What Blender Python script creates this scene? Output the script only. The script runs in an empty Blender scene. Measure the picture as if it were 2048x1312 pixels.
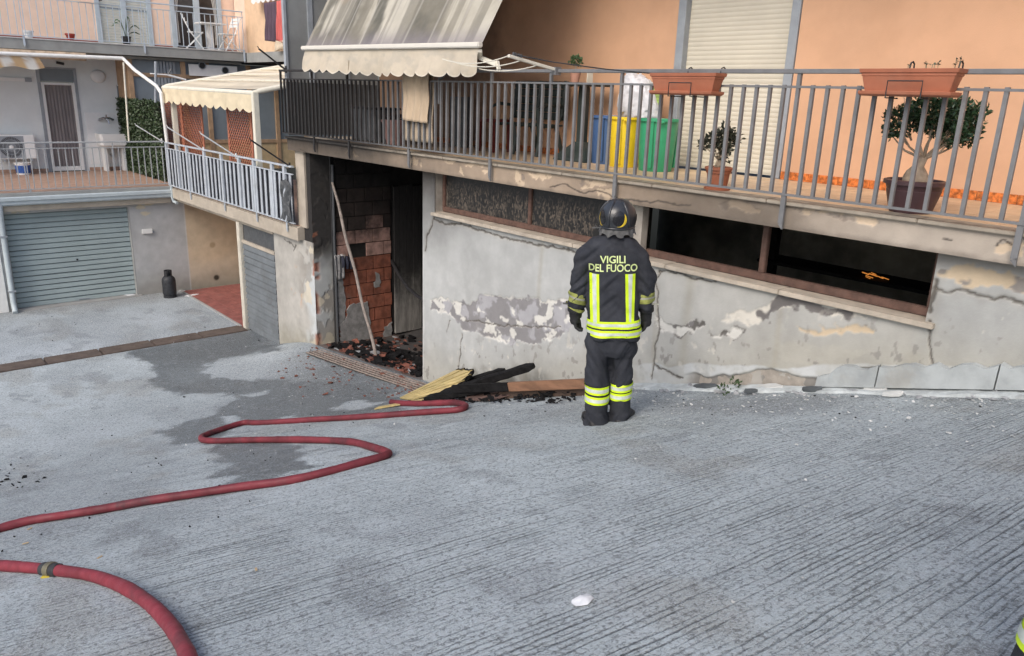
import bpy, bmesh, math, random
import numpy as np
from mathutils import Vector, Matrix
random.seed(7)
R = math.radians
sc = bpy.context.scene
COL = sc.collection
# ------------------------------------------------------------------ camera
F_PX, PITCH, ROLL, YAW = 1538.8, 0.29014, 0.03407, -0.84924      # focal length in px of a 2048 px wide frame
_cp, _sp = math.cos(PITCH), math.sin(PITCH)
_fw = np.array([0, _cp, -_sp]); _up = np.array([0, _sp, _cp]); _rt = np.array([1.0, 0, 0])
_r2 = _rt*math.cos(ROLL)+_up*math.sin(ROLL); _u2 = -_rt*math.sin(ROLL)+_up*math.cos(ROLL)
_M = np.array([[math.cos(YAW), math.sin(YAW), 0], [-math.sin(YAW), math.cos(YAW), 0], [0, 0, 1.0]])
FW, UP, RT = _M@_fw, _M@_u2, _M@_r2                               # world: X along the facade, Y into the building, Z up
cam = bpy.data.cameras.new('camera'); camo = bpy.data.objects.new('camera', cam); COL.objects.link(camo)
cam.sensor_width = 36; cam.lens = 36*F_PX/2048; cam.clip_start = .05; cam.clip_end = 3000
m = Matrix.Identity(4)
for i in range(3):
    m[i][0], m[i][1], m[i][2] = RT[i], UP[i], -FW[i]
camo.matrix_world = m; sc.camera = camo
# ------------------------------------------------------------------ daylight: open shade under a bright hazy sky
W = bpy.data.worlds.new('World'); sc.world = W; W.use_nodes = True
nt = W.node_tree; bg = nt.nodes['Background']
sky = nt.nodes.new('ShaderNodeTexSky'); sky.sky_type = 'NISHITA'; sky.sun_disc = False
SUN_EL, SUN_AZ = R(42), R(160)                                     # azimuth measured from +Y towards +X
sky.sun_elevation = SUN_EL; sky.sun_rotation = SUN_AZ
sky.air_density = .9; sky.dust_density = 3.5; sky.ozone_density = 1.0
nt.links.new(sky.outputs[0], bg.inputs[0]); bg.inputs[1].default_value = 0.15
sl = bpy.data.lights.new('sun', 'SUN'); sl.energy = 0.85; sl.angle = R(28); sl.color = (1, .98, .955)
so = bpy.data.objects.new('sun', sl); COL.objects.link(so)
sd = Vector((math.sin(SUN_AZ)*math.cos(SUN_EL), math.cos(SUN_AZ)*math.cos(SUN_EL), math.sin(SUN_EL)))
so.rotation_euler = sd.to_track_quat('Z', 'Y').to_euler(); so.location = (0, -4, 12)
vs = sc.view_settings; sc.display_settings.display_device = 'sRGB'
vs.view_transform = 'Standard'; vs.look = 'None'; vs.gamma = 1; vs.use_curve_mapping = False
vs.exposure = 0.5
sc.cycles.max_bounces = 8; sc.cycles.diffuse_bounces = 5
# ------------------------------------------------------------------ measuring helpers
def ray(px, py): return FW+RT*(px-1024)/F_PX-UP*(py-656)/F_PX
def on(ax, v, px, py):
    d = ray(px, py); return d*(v/d[ax])
GX = np.array([-40, -16, -15.3, -14, -13, -12, -11, -10, -9, -8, 40.0])
GZ = np.array([-4.86, -4.86, -4.85, -4.83, -4.75, -4.655, -4.53, -4.36, -4.12, -3.835, -1.475+.295*40])
def gz0(X):
    X = np.asarray(X, float); s = np.zeros_like(X)
    for k, w in ((-.5, .2), (-.25, .2), (0, .2), (.25, .2), (.5, .2)): s = s+w*np.interp(X+k, GX, GZ)
    return s
def gz(X, Y):
    X = np.asarray(X, float); Y = np.asarray(Y, float)
    lin = np.interp(X, [-12.3, -8.7], [-4.41, -4.05])-gz0(X); hb = np.clip(lin, -.05, 1)*np.interp(X, [-13.9, -12.4, -8.6, -7.6], [0, 1, 1, 0])
    d = np.clip(6.15-Y, 0, None)
    return gz0(X)+hb*np.exp(-(d/.9)**2)
def gnd(px, py):
    d = ray(px, py); t = .5
    for _ in range(4000):
        p = d*t
        if p[2] <= float(gz(p[0], p[1])): break
        t += .01
    lo, hi = t-.01, t
    for _ in range(20):
        mi = (lo+hi)/2; p = d*mi
        if p[2] <= float(gz(p[0], p[1])): hi = mi
        else: lo = mi
    p = d*hi; return np.array([p[0], p[1], float(gz(p[0], p[1]))])
# ------------------------------------------------------------------ numpy noise and masks (for wear painted in place)
def _h(ix, iy, s):
    n = (ix.astype(np.int64)*374761393+iy.astype(np.int64)*668265263+s*974711) & 0x7fffffff
    n = ((n ^ (n >> 13))*1274126177) & 0x7fffffff
    return ((n ^ (n >> 16)) & 0xffff)/65535.0
def vn(x, y, s=0):
    x = np.asarray(x, float); y = np.asarray(y, float)
    ix, iy = np.floor(x), np.floor(y); fx, fy = x-ix, y-iy
    fx = fx*fx*(3-2*fx); fy = fy*fy*(3-2*fy)
    a, b, c, d = _h(ix, iy, s), _h(ix+1, iy, s), _h(ix, iy+1, s), _h(ix+1, iy+1, s)
    return (a*(1-fx)+b*fx)*(1-fy)+(c*(1-fx)+d*fx)*fy
def fbm(x, y, f=1., o=4, s=0):
    t = 0; a = .5; n = 0
    for k in range(o):
        t = t+a*vn(x*f, y*f, s+k*17); n += a; a *= .5; f *= 2.03
    return t/n
def sstep(a, b, x):
    t = np.clip((x-a)/(b-a), 0, 1); return t*t*(3-2*t)
def sdf(u, v, poly):
    """signed distance (negative inside) of points to a polygon"""
    P = np.array(poly, float); d = np.full(u.shape, 1e9); ins = np.zeros(u.shape, bool)
    for i in range(len(P)):
        a, b = P[i], P[(i+1) % len(P)]
        e = b-a; w0, w1 = u-a[0], v-a[1]
        t = np.clip((w0*e[0]+w1*e[1])/(e@e+1e-12), 0, 1)
        d = np.minimum(d, np.hypot(w0-e[0]*t, w1-e[1]*t))
        if a[1] != b[1]:
            c = ((a[1] > v) != (b[1] > v)) & (u < (b[0]-a[0])*(v-a[1])/(b[1]-a[1])+a[0]); ins ^= c
    return np.where(ins, -d, d)
def seg(u, v, pts):
    P = np.array(pts, float); d = np.full(u.shape, 1e9)
    for i in range(len(P)-1):
        a, b = P[i], P[i+1]; e = b-a; w0, w1 = u-a[0], v-a[1]
        t = np.clip((w0*e[0]+w1*e[1])/(e@e+1e-12), 0, 1)
        d = np.minimum(d, np.hypot(w0-e[0]*t, w1-e[1]*t))
    return d
def mix(c, col, f):
    return c*(1-f[:, None])+np.array(col)[None, :]*f[:, None]
# ------------------------------------------------------------------ materials
def nodes(name):
    M = bpy.data.materials.new(name); M.use_nodes = True; t = M.node_tree
    return M, t, t.nodes['Principled BSDF']
def N(t, ty, **k):
    n = t.nodes.new(ty)
    for a, v in k.items(): setattr(n, a, v)
    return n
def noise(t, vec, scale, detail=4, rough=.6, dist=0):
    n = N(t, 'ShaderNodeTexNoise'); n.inputs['Scale'].default_value = scale; n.inputs['Detail'].default_value = detail
    n.inputs['Roughness'].default_value = rough; n.inputs['Distortion'].default_value = dist
    if vec is not None: t.links.new(vec, n.inputs['Vector'])
    return n.outputs['Fac']
def ramp(t, fac, a, b, ca=0., cb=1.):
    n = N(t, 'ShaderNodeMapRange'); n.interpolation_type = 'SMOOTHSTEP'
    for i, v in ((1, a), (2, b), (3, ca), (4, cb)): n.inputs[i].default_value = v
    t.links.new(fac, n.inputs[0]); return n.outputs[0]
def mixc(t, fac, a, b, mode='MIX'):
    n = N(t, 'ShaderNodeMix', data_type='RGBA', blend_type=mode)
    if isinstance(fac, float): n.inputs[0].default_value = fac
    else: t.links.new(fac, n.inputs[0])
    for i, v in ((6, a), (7, b)):
        if isinstance(v, tuple): n.inputs[i].default_value = (*v, 1)
        else: t.links.new(v, n.inputs[i])
    return n.outputs[2]
def math_(t, op, a, b=None):
    n = N(t, 'ShaderNodeMath', operation=op)
    for i, v in ((0, a), (1, b)):
        if v is None: continue
        if isinstance(v, (int, float)): n.inputs[i].default_value = v
        else: t.links.new(v, n.inputs[i])
    return n.outputs[0]
def pos(t, obj=False):
    if obj: return N(t, 'ShaderNodeTexCoord').outputs['Object']
    return N(t, 'ShaderNodeNewGeometry').outputs['Position']
def vmul(t, vec, s):
    n = N(t, 'ShaderNodeMapping'); n.inputs['Scale'].default_value = s; t.links.new(vec, n.inputs[0]); return n.outputs[0]
def soot_fac(t):
    """smoke left round the burnt garage: heaviest at the left end of the balcony, ragged edge"""
    p = pos(t); s = N(t, 'ShaderNodeSeparateXYZ'); t.links.new(p, s.inputs[0])
    n = noise(t, p, 1.6, 5, .65)
    x = math_(t, 'ADD', s.outputs[0], math_(t, 'MULTIPLY', math_(t, 'SUBTRACT', n, .5), 2.6))
    return ramp(t, x, -8.7, -10.6)
def mat(name, col, rough=.7, metal=0., var=.12, vs_=6., bump=.1, bs=60., soot=0., dirt=0., dirtcol=(.10, .085, .07), stretch=(1, 1, 1), spec=.5, obj=False, attr=False, coat=0., wave=None, zsoot=None):
    M, t, b = nodes(name)
    p = vmul(t, pos(t, obj), stretch)
    n1 = noise(t, p, vs_, 5, .6)
    if attr:
        a = N(t, 'ShaderNodeAttribute', attribute_name='Col'); base = a.outputs['Color']
        lo = mixc(t, 1., base, (1-var,)*3, 'MULTIPLY'); hi = mixc(t, 1., base, (1+var,)*3, 'MULTIPLY')
    else:
        lo = tuple(max(c*(1-var), 0) for c in col); hi = tuple(c*(1+var) for c in col)
    c = mixc(t, ramp(t, n1, .3, .7), lo, hi)
    if dirt:
        d = ramp(t, noise(t, p, vs_*.45, 6, .7), .52, .72, 0, dirt)
        c = mixc(t, d, c, dirtcol)
    if soot:
        f = math_(t, 'MULTIPLY', soot_fac(t), soot); c = mixc(t, f, c, (.012, .011, .011))
    if zsoot:
        sz = N(t, 'ShaderNodeSeparateXYZ'); t.links.new(pos(t), sz.inputs[0])
        zz = math_(t, 'ADD', sz.outputs[2], math_(t, 'MULTIPLY', math_(t, 'SUBTRACT', noise(t, pos(t), 2.2, 6, .7), .5), 1.5))
        c = mixc(t, ramp(t, zz, zsoot[0], zsoot[1], zsoot[2], .97), c, (.011, .010, .010))
    t.links.new(c, b.inputs['Base Color'])
    b.inputs['Metallic'].default_value = metal; b.inputs['Specular IOR Level'].default_value = spec
    if coat: b.inputs['Coat Weight'].default_value = coat
    r = ramp(t, noise(t, p, vs_*2.3, 3), .3, .7, max(rough-.1, .05), min(rough+.1, 1)); t.links.new(r, b.inputs['Roughness'])
    if bump:
        bn = N(t, 'ShaderNodeBump'); bn.inputs['Strength'].default_value = bump; bn.inputs['Distance'].default_value = .01
        hgt = noise(t, p, bs, 5, .65)
        if wave:
            w = N(t, 'ShaderNodeTexWave', wave_type='BANDS', bands_direction=wave[0]); w.inputs['Scale'].default_value = wave[1]; w.inputs['Distortion'].default_value = .4
            t.links.new(pos(t, obj), w.inputs['Vector']); hgt = math_(t, 'ADD', math_(t, 'MULTIPLY', w.outputs['Fac'], wave[2]), hgt)
        t.links.new(hgt, bn.inputs['Height']); t.links.new(bn.outputs[0], b.inputs['Normal'])
    return M
# ------------------------------------------------------------------ mesh builder
ORG = {}
class MB:
    def __init__(s): s.v = []; s.f = []
    def add(s, vs, fs):
        o = len(s.v); s.v += [tuple(map(float, q)) for q in vs]; s.f += [tuple(o+i for i in q) for q in fs]; return s
    def box(s, x0, x1, y0, y1, z0, z1):
        return s.add([(x, y, z) for x in (x0, x1) for y in (y0, y1) for z in (z0, z1)],
                     [(0, 1, 3, 2), (4, 6, 7, 5), (0, 4, 5, 1), (2, 3, 7, 6), (0, 2, 6, 4), (1, 5, 7, 3)])
    def bar(s, a, b, w, h=None, up=(0, 0, 1), w2=None, h2=None):
        """rectangular bar from a to b, w across, h along up"""
        h = w if h is None else h; w2 = w if w2 is None else w2; h2 = h if h2 is None else h2
        a, b = Vector(a), Vector(b); d = (b-a).normalized(); u = Vector(up)
        if abs(d.dot(u)) > .99: u = Vector((0, 1, 0)) if abs(d.y) < .9 else Vector((1, 0, 0))
        r = d.cross(u).normalized(); u = r.cross(d).normalized()
        q = []
        for c, ww, hh in ((a, w, h), (b, w2, h2)):
            for i, j in ((-1, -1), (1, -1), (1, 1), (-1, 1)): q.append(c+r*ww*.5*i+u*hh*.5*j)
        return s.add(q, [(3, 2, 1, 0), (4, 5, 6, 7), (0, 1, 5, 4), (1, 2, 6, 5), (2, 3, 7, 6), (3, 0, 4, 7)])
    def tube(s, pts, r, n=10, cap=True):
        P = [Vector(p) for p in pts]; rs = r if isinstance(r, (list, tuple)) else [r]*len(P)
        t0 = (P[1]-P[0]).normalized(); u = t0.orthogonal().normalized(); rings = []
        for i, p in enumerate(P):
            t = (P[min(i+1, len(P)-1)]-P[max(i-1, 0)]).normalized()
            u = (u-t*u.dot(t)).normalized(); w = t.cross(u)
            rings.append([p+(u*math.cos(2*math.pi*k/n)+w*math.sin(2*math.pi*k/n))*rs[i] for k in range(n)])
        return s.loft(rings, cap)
    def loft(s, rings, cap=True, close=True):
        n = len(rings[0]); vs_ = [q for r_ in rings for q in r_]; fs = []
        for i in range(len(rings)-1):
            for k in range(n if close else n-1):
                k2 = (k+1) % n; fs.append((i*n+k, i*n+k2, (i+1)*n+k2, (i+1)*n+k))
        if cap: fs += [tuple(range(n-1, -1, -1)), tuple((len(rings)-1)*n+k for k in range(n))]
        return s.add(vs_, fs)
    def lathe(s, prof, n=24, c=(0, 0, 0), cap=True):
        return s.loft([[(c[0]+r*math.cos(2*math.pi*k/n), c[1]+r*math.sin(2*math.pi*k/n), c[2]+z) for k in range(n)] for r, z in prof], cap)
    def ell(s, c, rx, ry, rz, n=16, m_=10):
        rings = []
        for i in range(m_+1):
            a = -math.pi/2+math.pi*i/m_*.998+.001
            rings.append([(c[0]+rx*math.cos(a)*math.cos(2*math.pi*k/n), c[1]+ry*math.cos(a)*math.sin(2*math.pi*k/n), c[2]+rz*math.sin(a)) for k in range(n)])
        return s.loft(rings)
    def prism(s, poly, ext):
        """3-D polygon extruded by vector ext"""
        n = len(poly); P = [Vector(p) for p in poly]; E = Vector(ext)
        return s.add(P+[p+E for p in P], [tuple(range(n-1, -1, -1)), tuple(range(n, 2*n))]+[(i, (i+1) % n, n+(i+1) % n, n+i) for i in range(n)])
    def build(s, name, mt, parent=None, smooth=False, bev=0, local=False, fix=True):
        me = bpy.data.meshes.new(name); o0 = Vector((0, 0, 0))
        if parent is not None and not local: o0 = ORG.get(parent.name, Vector((0, 0, 0)))
        me.from_pydata([(x-o0.x, y-o0.y, z-o0.z) for x, y, z in s.v], [], s.f)
        if fix:
            b = bmesh.new(); b.from_mesh(me); bmesh.ops.recalc_face_normals(b, faces=b.faces)
            if bev: bmesh.ops.bevel(b, geom=[e for e in b.edges if len(e.link_faces) == 2 and e.calc_face_angle(0) > .5], offset=bev, segments=2 if bev > .004 else 1, affect='EDGES', clamp_overlap=True)
            b.to_mesh(me); b.free()
        if smooth: me.polygons.foreach_set('use_smooth', [True]*len(me.polygons))
        if mt is not None: me.materials.append(mt)
        o = bpy.data.objects.new(name, me); COL.objects.link(o)
        if smooth and smooth != 'all':
            try: me.set_sharp_from_angle(angle=R(40))
            except Exception: pass
        if parent is not None: o.parent = parent; ORG[o.name] = o0
        return o
def tag(o, label=None, cat=None, group=None, kind=None):
    for k, v in (('label', label), ('category', cat), ('group', group), ('kind', kind)):
        if v: o[k] = v
    return o
def thing(name, label, cat, loc=(0, 0, 0), rz=0., group=None):
    o = bpy.data.objects.new(name, None); COL.objects.link(o); o.location = loc; o.rotation_euler = (0, 0, rz)
    ORG[o.name] = Vector(loc); return tag(o, label, cat, group)
def inst(src, name, parent, loc, rot=None, scale=None, mt=None):
    """another object that shares src's mesh, placed under parent (loc in world, parent unrotated)"""
    o = bpy.data.objects.new(name, src.data); COL.objects.link(o)
    if parent is not None: o.parent = parent; o.location = Vector(loc)-ORG.get(parent.name, Vector((0, 0, 0)))
    else: o.location = loc
    if rot: o.rotation_euler = rot
    if scale: o.scale = scale
    return o
def copy_tree(o, parent=None):
    c = o.copy(); COL.objects.link(c)
    if parent is not None: c.parent = parent
    for ch in list(o.children): copy_tree(ch, c)
    return c
def sheet(name, V, nu, nv, keep, colour, mt, parent=None, smooth=True):
    """grid mesh from an array of nu*nv points; keep masks the faces, colour is stored per point"""
    me = bpy.data.meshes.new(name)
    o0 = np.array(ORG.get(parent.name, Vector((0, 0, 0)))) if parent is not None else np.zeros(3)
    idx = np.arange(nu*nv).reshape(nu, nv)
    q = np.stack([idx[:-1, :-1], idx[1:, :-1], idx[1:, 1:], idx[:-1, 1:]], -1).reshape(-1, 4)
    if keep is not None: q = q[keep.reshape(-1)]
    used = np.unique(q); rm = np.full(nu*nv, -1); rm[used] = np.arange(len(used)); q = rm[q]
    P = (V-o0)[used]
    me.vertices.add(len(P)); me.vertices.foreach_set('co', P.astype(np.float32).ravel())
    me.loops.add(q.size); me.loops.foreach_set('vertex_index', q.ravel().astype(np.int32))
    me.polygons.add(len(q)); me.polygons.foreach_set('loop_start', np.arange(0, q.size, 4, dtype=np.int32))
    try: me.polygons.foreach_set('loop_total', np.full(len(q), 4, dtype=np.int32))
    except Exception: pass
    me.update(calc_edges=True); me.validate()
    if smooth: me.polygons.foreach_set('use_smooth', np.ones(len(me.polygons), bool))
    if colour is not None:
        at = me.color_attributes.new('Col', 'FLOAT_COLOR', 'POINT')
        C4 = np.ones((len(used), 4), np.float32); C4[:, :colour.shape[1]] = colour[used]; at.data.foreach_set('color', C4.ravel())
    me.materials.append(mt)
    o = bpy.data.objects.new(name, me); COL.objects.link(o)
    if parent is not None: o.parent = parent; ORG[o.name] = Vector(o0)
    return o
def part(name, M, parent, *boxes, bev=0., **k):
    b = MB()
    for q in boxes: b.box(*q)
    return b.build(name, M, parent, bev=bev, **k)
# ================================================================== MATERIALS
M_RAIL = mat('rail_paint', (.165, .167, .17), .5, var=.12, vs_=9, bump=.15, bs=80, soot=.93, dirt=.35, dirtcol=(.16, .13, .11))
M_RAIL_L = mat('terrace_rail_paint', (.44, .48, .52), .5, var=.1, bump=.1, dirt=.3, dirtcol=(.25, .24, .22))
M_RAIL_U = mat('upper_rail_paint', (.46, .53, .60), .5, var=.08, bump=.05)
M_WHITEP = mat('white_paint', (.74, .74, .71), .5, var=.06, dirt=.4, dirtcol=(.5, .46, .38), bump=.08)
M_CREAMP = mat('cream_metal', (.72, .69, .58), .5, var=.06, dirt=.35, dirtcol=(.5, .44, .33), bump=.05)
M_PAINTED = mat('painted_plaster', (1, 1, 1), .88, attr=True, var=.07, vs_=5, bump=.25, bs=70)
M_CORE = mat('masonry_core', (.32, .29, .25), .95, var=.2, bump=.4, bs=30, soot=.97)
M_DARKROOM = mat('smoked_and_dark_plaster', (.022, .02, .018), .95, var=.3, bump=.3)
M_ORANGE = mat('orange_plaster', (.63, .375, .23), .92, var=.08, vs_=1.2, bump=.22, bs=110, soot=.75, dirt=.12, dirtcol=(.55, .34, .22))  # soot here also carries the awning's shade, painted into the wall colour
M_GREYP = mat('grey_plaster', (.33, .33, .32), .9, var=.07, vs_=2, bump=.25, bs=90, dirt=.25, dirtcol=(.24, .23, .21))
M_GREYW = mat('terrace_grey_wall', (.72, .76, .76), .9, var=.05, vs_=1.5, bump=.15, bs=90)
M_PINK = mat('pale_pink_plaster', (.80, .60, .47), .9, var=.04, bump=.1)
M_OCHRE = mat('ochre_plaster', (.70, .50, .33), .9, var=.06, bump=.1)
M_SLABC = mat('concrete_slab', (.30, .31, .30), .9, var=.1, vs_=3, bump=.3, bs=50, dirt=.3, dirtcol=(.22, .21, .19))
M_BEIGEC = mat('beige_concrete', (.42, .37, .30), .9, var=.12, vs_=3, bump=.35, bs=40, dirt=.5, dirtcol=(.26, .22, .17))
M_MARBLE = mat('worn_marble', (.44, .385, .31), .6, var=.15, vs_=7, bump=.2, bs=60, soot=.9, dirt=.5, dirtcol=(.25, .2, .16))
M_CREAMS = mat('cream_slat', (.62, .575, .47), .55, var=.05, vs_=2, bump=.04, dirt=.2, dirtcol=(.6, .54, .42))
M_FRAMEG = mat('grey_frame', (.30, .33, .36), .55, var=.08, bump=.05, dirt=.2)
M_TILE = mat('sand_tile', (.60, .44, .28), .45, var=.13, vs_=4, bump=.08, dirt=.3, dirtcol=(.42, .3, .2), soot=.85)
M_SKIRT = mat('marbled_orange_tile', (.52, .15, .035), .35, var=.55, vs_=26, bump=.05, dirt=.3, dirtcol=(.66, .36, .14), soot=.6)
M_RUSTW = mat('brown_window_frame', (.105, .058, .043), .75, var=.25, vs_=12, bump=.3, dirt=.5, dirtcol=(.10, .075, .06), soot=.6)
M_BRICK = mat('hollow_clay_brick', (.31, .105, .06), .9, zsoot=(-3.3, -2.3, .14), var=.4, vs_=5, bump=.5, bs=35, dirt=.75, dirtcol=(.15, .115, .10), wave=('Z', 16., 1.5))
M_BRICKP = mat('pale_scorched_brick', (.46, .28, .23), .9, zsoot=(-2.8, -2.0, .2), var=.4, vs_=6, bump=.5, bs=35, dirt=.5, dirtcol=(.12, .09, .08), wave=('Z', 16., 1.5))
M_BRICKS = mat('smoked_brick', (.028, .02, .017), .95, var=.4, vs_=5, bump=.5, bs=35, dirt=.6, dirtcol=(.022, .018, .016), wave=('Z', 16., 1.5))
M_BRICKK = mat('sooty_brick', (.013, .011, .010), .95, var=.4, vs_=4, bump=.5, bs=35, wave=('Z', 16., 1.))
M_MORTAR = mat('grey_mortar', (.24, .235, .225), .95, var=.25, vs_=9, bump=1., bs=22)
M_PLANKG = mat('smoke_grey_planks', (.29, .275, .25), .85, zsoot=(-4.1, -3.0, .2), var=.3, vs_=4, stretch=(3, 3, .5), bump=.3, dirt=.6, dirtcol=(.045, .04, .036))
M_CHAR = mat('charred_wood', (.008, .0077, .008), .8, spec=.2, var=.5, vs_=14, bump=.9, bs=28, stretch=(.6, 1, 1))
M_GREENROLL = mat('grey_green_roller', (.32, .385, .385), .5, var=.06, vs_=1.5, bump=.06, bs=40, dirt=.22, dirtcol=(.2, .25, .24))
M_STEELROLL = mat('dusty_steel_roller', (.15, .168, .18), .5, var=.14, vs_=3, bump=.1, dirt=.5, dirtcol=(.13, .13, .13))
M_DKGREY = mat('dark_grey_panel', (.075, .08, .085), .5, var=.1, bump=.03)
M_CHAN = mat('brown_channel_slab', (.105, .08, .065), .85, var=.2, vs_=5, bump=.4, bs=50, dirt=.4, dirtcol=(.07, .065, .06))
M_REDTILE = mat('red_quarry_tile', (.27, .095, .08), .75, var=.2, vs_=5, bump=.15, dirt=.35, dirtcol=(.25, .16, .14))
M_TERRTILE = mat('terrace_terracotta', (.40, .26, .19), .6, var=.12, vs_=5, bump=.1)
M_PANELG = mat('blue_grey_panel', (.20, .235, .26), .6, var=.08, bump=.04, vs_=2)
M_TAN = mat('tan_timber', (.42, .28, .17), .75, var=.15, vs_=5, bump=.15)
M_TANP = mat('yellow_board', (.56, .42, .24), .75, var=.1, bump=.08)
M_WHITE = mat('white_plastic', (.78, .79, .78), .4, var=.03, bump=0)
M_GUTTER = mat('pale_gutter', (.46, .52, .54), .45, var=.06, bump=.03, dirt=.2, dirtcol=(.36, .38, .38))
M_PIPE = mat('pipe_paint', (.44, .47, .46), .5, var=.1, bump=.05, dirt=.3, dirtcol=(.33, .32, .28))
M_BLACKR = mat('black_metal', (.02, .02, .022), .55, var=.2, bump=.1)
M_RUST = mat('rusty_steel', (.27, .225, .195), .65, metal=.0, var=.3, vs_=20, bump=.3, dirt=.5, dirtcol=(.10, .06, .045))
M_CURTAIN = mat('brown_net_curtain', (.215, .195, .195), .9, var=.15, vs_=4, stretch=(4, 4, .4), bump=.1)
M_CURTW = mat('white_net_curtain', (.50, .49, .46), .9, var=.1, vs_=4, stretch=(4, 4, .4), bump=.1)
M_EDGE = mat('weathered_edge_stone', (.31, .27, .215), .65, var=.18, vs_=7, bump=.25, bs=60, soot=.95, dirt=.5, dirtcol=(.16, .13, .10))
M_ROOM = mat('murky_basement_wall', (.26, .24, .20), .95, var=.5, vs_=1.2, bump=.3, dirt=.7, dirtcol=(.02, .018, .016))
M_GLASSD = mat('dark_window_glass', (.035, .032, .032), .12, var=.2, bump=0)
M_LOWBROWN = mat('red_brown_base', (.22, .05, .04), .7, var=.1)
def glass_soot():
    M, t, b = nodes('soot_streaked_glass')
    p = pos(t); n = noise(t, vmul(t, p, (9, 9, 4.)), 3.2, 6, .65, 1.3); n2 = noise(t, p, 1.1, 3)
    s = N(t, 'ShaderNodeSeparateXYZ'); t.links.new(p, s.inputs[0])
    m1 = ramp(t, n, .47, .62); m1 = math_(t, 'MULTIPLY', m1, ramp(t, n2, .38, .52)); m1 = math_(t, 'MULTIPLY', m1, ramp(t, s.outputs[2], -1.02, -1.18))
    t.links.new(mixc(t, m1, (.014, .013, .012), (.115, .095, .075)), b.inputs['Base Color'])
    t.links.new(ramp(t, m1, 0, 1, .38, .9), b.inputs['Roughness']); return M
M_SOOTGLASS = glass_soot()
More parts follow.
